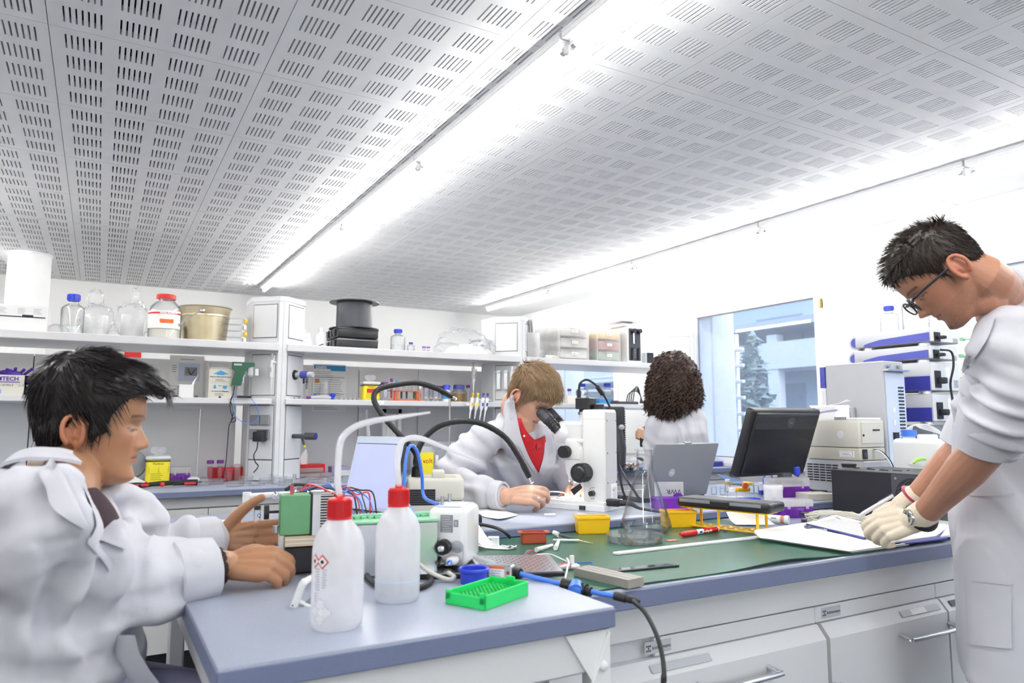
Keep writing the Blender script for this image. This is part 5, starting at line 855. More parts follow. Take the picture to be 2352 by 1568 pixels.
def module(label,z,h,x,kind):
 t=thing('pump_module',label,'instrument',(3.62,2.50+x,z),R(-90),'stacked grey and blue modules');W2=.415;D2=.26
 part('housing',lambda b:(box(b,(0,0,.014),(W2,D2,h),.006,2)),'lgrey',t)
 if kind:
  part('blue_panel',lambda b:(prism(b,[(.05,.018),(W2-.002,.018),(W2-.002,h*.7),(.15,h*.55),(.09,h*.42),(.06,.03)],-.0035,0,'y')),'cobalt',t);part('round_end',lambda b:(cyl(b,(-.004,.012,h*.52),(-.004,D2-.01,h*.52),h*.46,n=24),cyl(b,(-.0045,.008,h*.52),(-.0045,.012,h*.52),h*.3,n=20,mi=1)),['lgrey','cobalt'],t)
 else:part('blue_panel',lambda b:box(b,(.02,-.0035,.016),(W2-.002,0,h*.55)),'navy',t)
 for x0 in(.05,W2-.06):part('foot',lambda b:cyl(b,(x0,.05,0),(x0,.05,.016),.03,n=18),'alu',t)
 rp=part('rear_panel',lambda b:box(b,(W2,.004,.018),(W2+.004,D2-.004,h-.004)),'rackl',t)
 part('power_inlet',lambda b:(box(b,(W2+.004,.03,h*.18),(W2+.012,.075,h*.72)),box(b,(W2+.012,.04,h*.3),(W2+.05,.068,h*.5),.006,2)),'black',rp);part('rating_label',lambda b:(box(b,(W2+.004,.12,h*.5),(W2+.0046,.17,h*.85)),box(b,(W2+.0044,.2,h*.2),(W2+.005,.24,h*.45),mi=1)),['paper','grey_ink'],rp);part('green_plug',lambda b:(box(b,(W2+.004,.26,h*.35),(W2+.02,.285,h*.55)),cyl(b,(W2+.02,.27,h*.45),(W2+.05,.29,h*.42),.004,n=8)),'pgreen',rp)
 return t
zs=ZB+.312
carton('lower_cabinet','dark grey cabinet under the stacked modules','cabinet',(3.62,2.50,ZB),.41,.26,.308,'mgrey',R(-90))
for k,(h,kind,lb)in enumerate(((.155,0,'lowest grey module with dark blue panel in the stack'),(.160,0,'second grey module with dark blue panel in the stack'),(.085,1,'slim rounded module, third up in the stack'),(.088,1,'slim rounded module on top of the stack, bottles on it'))):
 module(lb,zs,h,(0,0,.0,-.01)[k],kind);zs+=h+.001
TOPZ=zs
duran('blue capped solvent bottle, farther from the man with glasses, on the module stack',on(2043,740,2.36,TOPZ),.047,.155,.6);duran('larger solvent bottle by the nose of the man with glasses, blue cap',on(2104,740,2.22,TOPZ),.066,.23,.3)
one('power_cable','black power cord running down the rear of the module stack','cord',lambda b:tube(b,[at(2160,803,y=2.05),at(2185,808,y=2.03),at(2190,840,y=2.03),at(2183,880,y=2.05),at(2188,920,y=2.05),at(2190,960,y=2.05),at(2180,1000,y=2.05),at(2178,1020,y=2.06),V((3.75,2.05,.905))],.0055,8,sm=5),'black')
one('solvent_tubing','bundle of thin clear tubing looping out of the white canister','tubing',lambda b:[tube(b,[at(2082+3*q,1000,d=3.15),at(2086+4*q,982-2*q,d=3.15),at(2115,974+3*q,d=3.15),at(2145+5*q,982+5*q,d=3.15),at(2168+3*q,1000+6*q,d=3.15),at(2180,1030+4*q,d=3.15)],.0025,6,sm=5)for q in range(4)],'white')
one('wall_wire','faint thin wire loop on the wall beside the window','wire',lambda b:tube(b,[at(px,py,x=4.06)for px,py in((2040,690),(2020,662),(1980,652),(1945,662),(1928,690),(1935,722),(1965,742),(2010,748))],.0012,5,sm=6),'lgrey')
a=at(2040,1085,z=ZB)
p=V((3.0,1.92,ZM));t=thing('jerrycan','white plastic canister with blue cap and waste lettering','canister',p,R(-90));w=.215;h=.285
part('canister_body',lambda b:box(b,(0,0,0),(w,.1,h),.022,4),'whitegloss',t);part('neck',lambda b:(cyl(b,(.055,.05,h-.004),(.055,.05,h+.012),.024,n=20),box(b,(.10,.03,h-.005),(.17,.07,h+.018),.006,2)),'white',t);part('cap',lambda b:cyl(b,(.055,.05,h+.008),(.055,.05,h+.036),.030,n=24),'blue2',t);text('lettering','WASTE',.012,'grey_ink',t,(w*.6,-.0008,h*.36))
a=at(1880,1128,z=ZB)
p=V((2.97,2.33,ZB));pr=thing('spectrometer','beige analyser with small door, stacked on a vented base unit','instrument',p,R(-90));W3=.28;D3=.19
part('vent_base',lambda b:box(b,(-.02,.005,0),(W3+.02,D3,.150),.004,1),'lgrey',pr);part('vent_slots',lambda b:[box(b,(.0+.034*i,.003,.05+.012*q),(.028+.034*i,.0055,.056+.012*q))for i in range(5)for q in range(7)],'blackm',pr)
part('lower_unit',lambda b:box(b,(0,0,.152),(W3,D3,.208),.005,2),'beige',pr);up=part('upper_unit',lambda b:box(b,(0,0,.210),(W3,D3,.335),.006,2),'ivory',pr)
part('door',lambda b:(box(b,(W3,.02,.228),(W3+.004,D3-.01,.325),.002,1),box(b,(W3+.004,.10,.285),(W3+.006,.15,.292),mi=1),cyl(b,(W3+.004,.03,.265),(W3+.006,.03,.265),.006,n=10,mi=1)),['ivory','black'],up);part('round_badge',lambda b:(cyl(b,(W3-.09,-.002,.268),(W3-.09,0,.268),.016,n=24),cyl(b,(W3-.09,-.0026,.268),(W3-.09,-.002,.268),.013,n=24,mi=1)),['white','rackl'],up)
part('asset_label',lambda b:([box(b,(x0+.14,-d_,z0+.02),(x1+.14,.0,z1+.02),mi=m_)for x0,x1,d_,z0,z1,m_ in((.04,.115,.001,.146,.174,0),(.048,.107,.0015,.149,.171,1),(.049,.106,.002,.150,.170,0),(.055,.1,.0024,.156,.1575,1),(.055,.09,.0024,.162,.1635,1))]),['paper','ink'],pr)
part('inlet_fan',lambda b:(box(b,(W3,.02,.158),(W3+.005,.055,.203),.003,1),cyl(b,(W3+.005,.0375,.18),(W3+.006,.0375,.18),.013,n=16,mi=1)),['black','dgrey'],pr);part('cable',lambda b:[tube(b,[(W3+.004,.1,.195+.004*k),(W3+.03,.11+.01*k,.19),(W3+.06,.13+.01*k,.14),(W3+.075,.14+.01*k,.06)],.004,8,k,sm=4)for k in(0,1)],['white','black'],pr)
q=pr.location+V((0,0,.336));t=carton('printed_carton','white and violet carton on top of the beige analyser','box',q+V((.03,-.01,0)),.14,.1,.062,'white',R(-90));part('violet_arc',lambda b:tube(b,[(.02,-.001,.008),(.06,-.001,.035),(.15,-.001,.045)],[.001,.004,.006],6,sm=4),'lav',t);text('carton_lettering','VWR',.012,'lav',t,(.03,-.001,.044))
one('spiral_notebook','white spiral notebook lying on the beige analyser','notebook',lambda b:(box(b,(0,0,0),(.125,.17,.009)),[lathe(b,[(.004,-.001),(.006,-.001),(.006,.001),(.004,.001)],(.01+q*.008,0,.006),8,1,rot=Matrix.Rotation(R(90),3,'Y'))for q in range(8)]),['paper','ink'],q+V((.005,-.152,0)),R(-90))
one('open_papers','curled white papers on top of the printed carton','papers',lambda b:(box(b,(-.09,0,0),(.08,.09,.006)),ribbon(b,[(.0,0,.006),(.04,.0,.012),(.075,0,.03)],[(0,.09,.006),(.04,.09,.012),(.085,.09,.028)],.002)),'paper',q+V((.08,-.08,.063)),R(-60))
# ================================================================ ISLAND WORKTOP ITEMS
def im(px,py,h=0.0):return at(px,py,z=ZM+.004+h)
def matf(b):
 nx,ny=60,30;_lay(b);P=[];Q=[]
 for j in range(ny+1):
  v=j/ny;rp,rq=[],[]
  for i in range(nx+1):
   u=i/nx;x=.835+u*(1.93+.06*v-.835);y=1.262+v*.69
   z=.0008+.010*math.exp(-((u-.62)/.13)**2)*math.exp(-v*9)+.002*math.exp(-((u-.2)/.1)**2)*math.exp(-v*8)
   rp.append(b.verts.new((x,y,ZM+z+.0025)));rq.append(b.verts.new((x,y,ZM+z)))
  P.append(rp);Q.append(rq)
 for j in range(ny):
  for i in range(nx):
   b.faces.new((P[j][i],P[j][i+1],P[j+1][i+1],P[j+1][i]));b.faces.new((Q[j][i],Q[j+1][i],Q[j+1][i+1],Q[j][i+1]))
 for i in range(nx):b.faces.new((P[0][i],Q[0][i],Q[0][i+1],P[0][i+1]));b.faces.new((P[ny][i],P[ny][i+1],Q[ny][i+1],Q[ny][i]))
 for j in range(ny):b.faces.new((P[j][0],P[j+1][0],Q[j+1][0],Q[j][0]));b.faces.new((P[j][nx],Q[j][nx],Q[j+1][nx],P[j+1][nx]))
 for f in newf(b):
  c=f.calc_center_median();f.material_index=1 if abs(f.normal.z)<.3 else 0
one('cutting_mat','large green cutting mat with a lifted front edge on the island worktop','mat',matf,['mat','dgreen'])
def bin_(label,p,w,d,h,rz,m='yellow'):
 def f(b):
  tt=.003;k=.92
  pr=lambda s,z:[(-w/2*s,-d/2*s,z),(w/2*s,-d/2*s,z),(w/2*s,d/2*s,z),(-w/2*s,d/2*s,z)]
  _lay(b);L=[]
  for ring in(pr(k,0),pr(1,h),[(x-math.copysign(tt,x),y-math.copysign(tt,y),z)for x,y,z in pr(1,h)],[(x-math.copysign(tt,x),y-math.copysign(tt,y),z+tt)for x,y,z in pr(k,0)]):L.append([b.verts.new(q)for q in ring])
  b.faces.new(L[0][::-1]);b.faces.new(L[3])
  for A,B in zip(L,L[1:]):
   for i in range(4):b.faces.new((A[i],A[(i+1)%4],B[(i+1)%4],B[i]))
  bmesh.ops.recalc_face_normals(b,faces=list(b.faces))
 t=thing('plastic_bin',label,'bin',p,rz,'yellow bins');part('bin_body',f,m,t)
 part('rim',lambda b:[box(b,*q,.001,1)for q in(((-w/2-.002,-d/2-.002,h-.008),(w/2+.002,-d/2,h)),((-w/2-.002,d/2,h-.008),(w/2+.002,d/2+.002,h)),((-w/2-.002,-d/2,h-.008),(-w/2,d/2,h)),((w/2,-d/2,h-.008),(w/2+.002,d/2,h)))],m,t);return t
bin_('yellow open bin by itself on the mat, before the microscope foot',im(1360,1222),.105,.062,.052,R(-24));bin_('yellow open bin seen partly through the flask',im(1558,1208),.108,.064,.054,R(-24))
p=im(1484,1222);t=thing('filter_flask','conical glass flask with side arm standing on the mat','flask',p);r=.0815;h=.262;w=.0028
fo=[(0,.001),(r*.82,.001),(r*.97,.010),(r,.024),(r*.95,.040),(.031,.185),(.0265,.205),(.0262,.238),(.029,.2385),(.029,.2415),(.0262,.242),(.0262,.258),(.0305,.260),(.0305,.2635)]
fi=[(.0235,.2635),(.0235,.205),(.028,.185),(r*.95-w,.0405),(r-w,.025),(r*.95-w,.012),(r*.8,.0045),(0,.004)]
part('flask_body',lambda b:lathe(b,fo+fi,n=48),'glass',t);a=R(-150)
part('side_arm',lambda b:(tube(b,[(-.028,-.004,.188),(-.042,-.006,.192),(-.058,-.008,.196)],[.0085,.0075,.0068],14),ball(b,(-.026,-.004,.184),.0115,8)),'glass',t)
part('liquid',lambda b:lathe(b,[(0,.0045),(r*.8,.0048),(r-w-.001,.020),(r*.955,.030),(0,.030)],n=40),'water',t);part('etched_mark',lambda b:[box(b,(-.006,-.05,z),(.01,-.049,z+.0012))for z in(.1,)]and None,'white',t)if False else None
p=im(1458,1243);t=thing('large_petri_dish','wide clear petri dish with lid in front of the flask','dish',p);r=pxsize(67,p)
part('dish',lambda b:lathe(b,[(0,0),(r*.94,0),(r*.94,.017),(r*.92,.017),(r*.92,.002),(0,.002)],n=48),'glass',t);part('lid',lambda b:lathe(b,[(r,.008),(r,.0225),(0,.0235),(0,.022),(r*.98,.021),(r*.98,.008)],n=48),'plastic',t);part('tape',lambda b:[ball(b,(s*r*.62,-r*.5,.008),(.008,.008,.006),6)for s in(-1,1)],'amber',t)
p=im(1225,1246);t=thing('brown_dish','brown rectangular plastic dish with flanged rim','dish',p,R(-22));w,d,h=.070,.036,.033
part('dish_body',lambda b:([box(b,*q)for q in(((-w/2,-d/2,0),(w/2,-d/2+.002,h)),((-w/2,d/2-.002,0),(w/2,d/2,h)),((-w/2,-d/2,0),(-w/2+.002,d/2,h)),((w/2-.002,-d/2,0),(w/2,d/2,h)),((-w/2,-d/2,0),(w/2,d/2,.002)))]),'brown',t)
part('rim',lambda b:[box(b,*q,.0006,1)for q in(((-w/2-.012,-d/2-.004,h-.003),(w/2+.012,-d/2+.001,h)),((-w/2-.012,d/2-.001,h-.003),(w/2+.012,d/2+.004,h)),((-w/2-.012,-d/2,h-.003),(-w/2+.001,d/2,h)),((w/2-.001,-d/2,h-.003),(w/2+.012,d/2,h)))],'brown',t)
p=at(1690,1212,z=ZM);YRZ=R(-75)
t=thing('yellow_tube_rack','yellow plastic tube rack carrying the black flat case','rack',(1.737,1.872,ZM+.003),YRZ);RL=.30;RD=.075;RH=.068
def holes(b,z):
 n=8
 for j in(0,1):
  for i in range(n):
   x0,x1=RL*i/n,RL*(i+1)/n;y0,y1=RD*j/2,RD*(j+1)/2;cx,cy,rr=(x0+x1)/2,(y0+y1)/2,min(x1-x0,y1-y0)*.36;m=16;A=[];B=[]
   _lay(b)
   for s in range(m):
    a=2*math.pi*(s+.5)/m;c,q=math.cos(a),math.sin(a);k=min((x1-x0)/2/max(abs(c),1e-6),(y1-y0)/2/max(abs(q),1e-6));A.append((cx+c*k,cy+q*k));B.append((cx+c*rr,cy+q*rr))
   for zz,fl in((z,0),(z+.003,1)):
    va=[b.verts.new((*u,zz))for u in A];vb=[b.verts.new((*u,zz))for u in B]
    for s in range(m):
     f=(va[s],va[(s+1)%m],vb[(s+1)%m],vb[s]);b.faces.new(f if fl else f[::-1])
   for s in range(m):
    u,v=B[s],B[(s+1)%m];b.faces.new([b.verts.new(q)for q in((*u,z),(*u,z+.003),(*v,z+.003),(*v,z))])
 for q in(((0,-.002,z),(RL,0,z+.003)),((0,RD,z),(RL,RD+.002,z+.003)),((-.002,-.002,z),(0,RD+.002,z+.003)),((RL,-.002,z),(RL+.002,RD+.002,z+.003))):box(b,*q)
part('top_plate',lambda b:holes(b,RH-.003),'yellow',t);part('bottom_plate',lambda b:holes(b,.006),'yellow',t)
for x in(.03,RL-.036):
 for y in(.004,RD-.010):part('leg',lambda b:box(b,(x,y,0),(x+.008,y+.006,RH-.003),.001,1),'yellow',t)
for x in(.13,):part('leg',lambda b:box(b,(x,.004,0),(x+.008,.010,RH-.003),.001,1),'yellow',t)
RKP=V(t.location);RM=Matrix.Rotation(YRZ,3,'Z')
t=thing('flat_black_case','flat black plastic case lying on the yellow tube rack','case',RKP+RM@V((-.012,-.012,RH+.001)),YRZ+R(1));part('shell',lambda b:(box(b,(0,0,0),(.33,.11,.030),.008,3),box(b,(.004,-.001,.0125),(.326,.111,.0145))),'black',t);part('lid_face',lambda b:box(b,(.012,.01,.030),(.318,.1,.0312),.001,1),'dgrey',t);part('latch',lambda b:(box(b,(.13,-.004,.006),(.19,.002,.026),.002,1)),'rubber',t);[part('bright_strip',lambda b:box(b,(x0,-.0015,.016),(x1,.0,.026)),'mgrey',t)for x0,x1 in((.012,.125),(.195,.30))]
a=im(1563,1227,.008);c=im(1648,1214,.008);t=thing('marker_pen','red and white marker pen lying before the yellow rack','marker',a,math.atan2(c.y-a.y,c.x-a.x));L=(c-a).length
part('cap',lambda b:(cyl(b,(.0,0,0),(.01,0,0),.0055,.0062,18),cyl(b,(.01,0,0),(L*.40,0,0),.0078,.0078,20),[box(b,(.012,-.0008,.0075),(L*.38,.0008,.0085),rot=Matrix.Rotation(q*R(36),3,'X'),piv=(0,0,0))for q in range(10)]),'red',t);part('barrel',lambda b:(cyl(b,(L*.40,0,0),(L,0,0),.0076,.0074,20),cyl(b,(L*.58,0,0),(L*.97,0,0),.00785,.0077,20,1)),['paper','red'],t);part('blue_mark',lambda b:box(b,(L*.46,-.0082,-.003),(L*.52,-.0075,.003)),'blue',t);text('lettering','edding 400',.0085,'paper',t,(L*.59,-.0081,-.0025),bold=.0004)
one('copper_chip','small copper coloured square plate beside the petri dish','plate',lambda b:box(b,(-.017,-.010,0),(.017,.010,.0012)),'copper',im(1543,1241),R(-10))
a=im(1408,1273);c=im(1756,1233);d=(c-a).normalized();t=thing('straight_edge','long pale steel straight edge lying across the mat','ruler',a,math.atan2(d.y,d.x));L=(c-a).length+.06
part('blade',lambda b:(prism(b,[(0,.0),(.01,-.012),(L,-.012),(L,.014),(.012,.014)],0,.004,'z')),'rackl',t);part('groove',lambda b:box(b,(.02,.0,.004),(L,.0012,.0043)),'mgrey',t)
a=im(1318,1322);c=im(1443,1352);d=(c-a).normalized();t=thing('steel_bar','grooved grey steel bar at the front corner of the mat','bar',a,math.atan2(d.y,d.x));L=(c-a).length
part('bar',lambda b:prism(b,[(0,0),(.05,0),(.05,.018),(.036,.018),(.036,.0155),(.034,.0155),(.034,.018),(.018,.018),(.018,.0155),(.016,.0155),(.016,.018),(0,.018)],0,L,'x'),'taupe',t)
a=im(1395,1316);c=im(1558,1300);d=(c-a).normalized();t=thing('mirror_strip','narrow mirror-bright strip with dark edge on the mat','strip',a,math.atan2(d.y,d.x));L=(c-a).length;part('strip',lambda b:box(b,(0,-.004,0),(L,.028,.0035)),'black',t);part('mirror_face',lambda b:box(b,(.04,.0,.0035),(L-.012,.024,.0042)),'chrome',t)
p=im(1120,1258);t=thing('paper_cradle','folded white card cradle with small screws on the mat','card',p,R(-32));part('card',lambda b:(ribbon(b,[(-.055,.03,.045),(-.03,.0,.018),(.0,-.02,.003),(.06,-.03,.001)],[(-.03,.055,.055),(-.0,.03,.02),(.03,.015,.004),(.085,.005,.001)],.0015,0,5,3),ribbon(b,[(-.07,.01,.03),(-.03,-.02,.012),(.0,-.03,.004)],[(-.055,.03,.04),(-.03,.0,.012),(.0,-.02,.002)],.0015,0,5,2)),'paper',t)
part('bracket',lambda b:(box(b,(.01,-.005,.004),(.032,.012,.03),.003,1),box(b,(-.0,-.006,.025),(.032,.012,.031),.002,1)),'white',t);part('screw',lambda b:[(cyl(b,(.04+.02*q,-.01,.008),(.06+.02*q,-.02,.006),.0025,n=8),cyl(b,(.06+.02*q,-.02,.006),(.064+.02*q,-.022,.006),.006,n=12))for q in(0,1)],'steel',t)
for k,(q0,q1)in enumerate((((1232,1262),(1268,1252)),((1276,1258),(1284,1240)))):one('white_nozzle',('white plastic nozzle lying by the brown dish','white plastic nozzle nearer the yellow bin')[k],'nozzle',lambda b:tube(b,[im(*q0,.007),im(*q1,.006)],[.0068,.0045],12),'white')
t=thing('scalpel','steel scalpel and tweezers lying beside the brown dish','tool',im(1325,1238));o=V(t.location);part('blade',lambda b:tube(b,[im(1325,1239,.005)-o,im(1362,1247,.003)-o],[.004,.001],8,flat=.4),'steel',t);part('handle',lambda b:(tube(b,[im(1276,1225,.009)-o,im(1300,1232,.008)-o,im(1326,1239,.006)-o],[.006,.005,.004],8),tube(b,[im(1270,1240,.005)-o,im(1330,1240,.006)-o],[.004,.003],8,1)),['dgrey','white'],t);part('tip',lambda b:cyl(b,im(1273,1223,.01)-o,im(1283,1228,.009)-o,.0075,n=12),'white',t)
p=im(1304,1305);t=thing('plug_board','white plastic connector board with fine red and blue leads','connector',p,R(-15));part('board',lambda b:(box(b,(-.032,-.014,0),(.028,.014,.009),.002,1),box(b,(.006,-.004,.009),(.016,.004,.03),.001,1),box(b,(-.03,-.0145,.004),(.026,-.0138,.006))),'white',t)
o=V(p);Ri=Matrix.Rotation(R(15),3,'Z')
def lead(pts,m,r=.0013):part('lead',lambda b:tube(b,[Ri@(im(x,y,z)-o)for x,y,z in pts],r,6,sm=6),m,t)
lead([(1175,1305,.03),(1200,1280,.035),(1215,1263,.025),(1240,1275,.012),(1280,1298,.004),(1330,1300,.006),(1360,1297,.002),(1355,1290,.002),(1300,1292,.003)],'blue2');lead([(1225,1322,.002),(1255,1300,.006),(1290,1296,.012),(1310,1285,.014),(1310,1305,.008)],'pink');lead([(1180,1302,.03),(1205,1278,.034),(1222,1264,.026),(1248,1284,.01),(1270,1296,.004)],'red',.0011);lead([(1165,1298,.03),(1215,1278,.028),(1260,1272,.015),(1300,1288,.012)],'white',.0018);lead([(1298,1330,.003),(1302,1310,.006),(1306,1290,.02),(1302,1282,.022)],'white',.0025)
one('pencil_lead','short dark graphite stick on the mat before the plug board','stick',lambda b:cyl(b,im(1256,1317,.003),im(1271,1319,.003),.002,n=8),'ink')
t=one('torn_paper','torn off-white paper piece leaning against the yellow rack','paper',lambda b:ribbon(b,[at(1668,1176,z=.905),at(1678,1195,z=.885),at(1690,1205,z=.877)],[at(1748,1168,z=.925),at(1762,1190,z=.893),at(1780,1205,z=.876)],.001,0,6,5),'cream')
a=at(1757,1190,z=ZM+.016);c=at(1812,1194,z=ZM+.016);d=(c-a).normalized();t=thing('labelled_tube','white labelled plastic tube lying by the purple tip box','tube',a,math.atan2(d.y,d.x));L=(c-a).length;part('tube_body',lambda b:cyl(b,(0,0,0),(L*.85,0,0),.0135,n=22),'hdpe',t);part('label',lambda b:(cyl(b,(L*.08,0,0),(L*.66,0,0),.0139,n=22),cyl(b,(L*.7,0,0),(L*.8,0,0),.0139,n=22,mi=1)),['paper','copper'],t);part('cap',lambda b:cyl(b,(L*.84,0,0),(L,0,0),.0155,n=24),'white',t);part('barcode',lambda b:[box(b,(L*(.3+.025*q),-.0143,.002),(L*(.3+.025*q)+.001,-.0138,.007))for q in range(9)],'ink',t)
t=thing('dark_jar','tiny clear jar with black cap and dark filling before the coiled cord','jar',at(1854,1200,z=ZM));part('jar_body',lambda b:lathe(b,[(0,0),(.021,0),(.021,.026),(0,.026)],n=24),'glass',t);part('contents',lambda b:lathe(b,[(0,.001),(.0195,.001),(.0195,.010),(0,.010)],n=22),'ink',t);part('cap',lambda b:lathe(b,[(0,.026),(.0205,.026),(.0205,.035),(0,.035)],n=24),'black',t)
def coil(b):
 c=at(1925,1192,z=ZM+.03);ax=V((math.cos(R(-60)),math.sin(R(-60)),0));pts=[]
 for k in range(70):
  a=k*.36;rr=.035+.006*math.sin(k*1.7);pts.append(c+ax*(rr*2.6*math.cos(a))+V((.25,.4,0)).normalized()*(.01*math.sin(a*.5))+V((0,0,max(-.022,rr*.62*math.sin(a)))))
 tube(b,pts,.0042,8);e=at(1880,1180,z=ZM+.012);tube(b,[pts[0],e+V((.03,0,.01)),e],.0042,8,sm=5);box(b,e+V((-.02,-.014,-.008)),e+V((.012,.014,.012)),.003,1)
one('coiled_cable','coiled grey power cord with plug beside the purple tip box','cable',coil,'beige')
one('clear_bag','small crumpled clear bag behind the clipboard','bag',lambda b:bag(b,at(1905,1195,z=ZM+.018),(.05,.03,.018),14,.5,9,6),'plastic')
def poly(px,z0,t):return[at(x,y,z=ZM+z0)for x,y in px]
t=thing('paper_pad','thick white paper pad with curled front sheet on the mat','paper',(0,0,0));part('pad',lambda b:slab(b,poly([(1750,1238),(1955,1269),(2088,1252),(1905,1212)],.004,0),.008),'paper',t);part('curled_sheet',lambda b:(ribbon(b,poly([(1735,1222),(1745,1235),(1770,1238),(1950,1266)],.013,0),poly([(1845,1206),(1850,1214),(1872,1218),(2080,1249)],.013,0),.001,0,5,3),tube(b,[at(1737,1222,z=ZM+.014),at(1852,1205,z=ZM+.014)],.008,10)),'paper',t)
for o_ in():pass
t=thing('clipboard','dark clipboard with a handwritten sheet under the gloved hands','clipboard',(0,0,0));q=[(1846,1203),(1985,1238),(2055,1222),(1925,1182)];part('board',lambda b:slab(b,poly(q,.016,0),.004),'navy',t);part('sheet',lambda b:slab(b,poly([(1850,1201),(1985,1233),(2050,1219),(1924,1181)],.0205,0),.001),'paper',t)
def scrib(b):
 for k in range(9):
  u=.12+k*.09;a0=at(1850,1201,z=ZM+.0217).lerp(at(1924,1181,z=ZM+.0217),u);c0=at(1985,1233,z=ZM+.0217).lerp(at(2050,1219,z=ZM+.0217),u);pts=[a0.lerp(c0,.1+.8*s/40)+V((0,.0014*math.sin(s*2.3+k),0))for s in range(41)];tube(b,pts,.0004,4)
part('handwriting',scrib,'ink',t);part('clip',lambda b:slab(b,poly([(1868,1210),(1900,1220),(1905,1215),(1872,1206)],.012,0),.006),'steel',t)
t=thing('open_folder','open navy folder with white pages at the worktop edge by the watch','folder',(0,0,0));part('cover',lambda b:slab(b,poly([(2040,1255),(2175,1238),(2200,1200),(2080,1190)],.010,0),.004),'navy',t);part('pages',lambda b:(slab(b,poly([(2045,1248),(2150,1232),(2200,1195),(2090,1186)],.0145,0),.003),slab(b,poly([(2160,1236),(2290,1215),(2290,1190),(2190,1195)],.012,0),.006)),'paper',t)
# ================================================================ SIDE TABLE ITEMS
def tb(px,py,h=0.):return at(px,py,z=ZB+h)
def wash(label,px,py,wpx,hpx,spout,lab):
 p=tb(px,py);r=pxsize(wpx/2,p);h=pxsize(hpx,p);t=thing('wash_bottle',label,'bottle',p,0,'red capped wash bottles')
 part('bottle_body',lambda b:lathe(b,[(0,.003),(r*.88,0),(r*.97,.004),(r,.012),(r,h*.68),(r*.96,h*.75),(r*.8,h*.85),(r*.5,h*.93),(r*.42,h*.955),(r*.42,h)],n=44),'hdpe',t)
 if not lab:part('liquid',lambda b:lathe(b,[(0,.004),(r*.93,.006),(r*.95,h*.2),(0,h*.2)],n=36),'water',t);part('fill_band',lambda b:lathe(b,[(r*1.0005,h*.205),(r*1.004,h*.21),(r*1.0005,h*.22)],n=44),'pale_blue',t)
 cap=part('cap',lambda b:(lathe(b,[(0,h*.945),(r*.50,h*.945),(r*.5,h*.955),(r*.47,h*.96),(r*.455,h*1.12),(r*.40,h*1.135),(r*.18,h*1.14),(r*.16,h*1.165),(0,h*1.165)],n=36),[box(b,(r*.455,-.0009,h*.97),(r*.49,.0009,h*1.11),rot=Matrix.Rotation(q*R(10),3,'Z'),piv=(0,0,0))for q in range(36)]),'cherry',t)
 pts=[V((0,0,h*1.15))]+[at(x,y,d=(p-CAM).dot(_F)*dm)-p for x,y,dm in spout]
 rr=[.0052]*6+[.0046,.0038,.0026,.0016]
 part('spout',lambda b:tube(b,pts,rr,14,sm=8),'hdpe',t);part('dip_tube',lambda b:cyl(b,(0,0,.012),(0,0,h*.95),.0045,n=12),'white',t)
 return t,r,h
t,r,h=wash('larger wash bottle with red cap and printed hazard label, nearest the camera',773,1437,118,255,[(776,1110,1),(777,1062,1),(784,1010,1),(810,983,1.01),(850,968,1.02),(905,959,1.04),(945,953,1.05),(988,947,1.06)],True)
def curved(b,z0,z1,a0,a1,n=8,e=.0004,mi=0):
 for k in range(n):
  A,B=a0+(a1-a0)*k/n,a0+(a1-a0)*(k+1)/n;q=r+e
  slab(b,[(q*math.cos(A),q*math.sin(A),z0),(q*math.cos(B),q*math.sin(B),z0),(q*math.cos(B),q*math.sin(B),z1),(q*math.cos(A),q*math.sin(A),z1)],.0002,mi)
base=math.atan2(-t.location.y,-t.location.x)
def dia(b,ac,zc,s,e,mi=0):
 q=r+e;pts=[(0,-s),(s,0),(0,s),(-s,0)]
 for u in range(4):
  A,B=pts[u],pts[(u+1)%4];f=lambda P:V((q*math.cos(ac+P[0]/q),q*math.sin(ac+P[0]/q),zc+P[1]));slab(b,[f(A),f(B),f((0,0)),f((0,0))+V((0,0,.0001))][:3],.0001,mi)
for k,da in enumerate((-.62,-1.02,-.22)[:2]):
 part('hazard_sign',lambda b:(dia(b,base+da,h*.60,.0115,.0004,0),dia(b,base+da,h*.60,.0085,.0007,1),dia(b,base+da,h*.60,.004,.001,2)),['cherry','paper','ink'],t)
part('print',lambda b:([curved(b,h*(.53-.022*q),h*(.54-.022*q),base-1.0+.03*(q%3),base-.72,3)for q in range(9)],[curved(b,h*(.53-.022*q),h*(.54-.022*q),base-.62,base-.42-.04*(q%2),2)for q in range(8)],[curved(b,h*(.32-.022*q),h*(.33-.022*q),base-1.0,base-.86,2)for q in range(4)]),'grey_ink',t)
part('diamond_label',lambda b:(dia(b,base-.68,h*.17,.021,.0004,0),dia(b,base-.68,h*.17,.0195,.0006,1),[dia(b,base-.68+ox/r,h*.17+oz,.0085,.0009,2)for ox,oz in((0,.0095),(0,-.0095),(.0095,0),(-.0095,0))]),['grey_ink','paper','rackl'],t)
wash('wash bottle with red cap and a low liquid level, behind its larger twin',912,1376,102,222,[(914,1080,1),(914,1040,1),(924,1014,1),(946,1005,1.01),(972,1008,1.02),(1010,1023,1.03),(1060,1043,1.04),(1104,1060,1.05)],False)
a=tb(1022,1386);c=tb(1115,1403);q=tb(1209,1366);dv=(c-a).normalized();t=thing('green_tube_rack','bright green plastic tip rack lying before the blue lid','rack',a,math.atan2(dv.y,dv.x));w=(c-a).length;d=abs((q-c).dot(V((-dv.y,dv.x,0))));h=.026
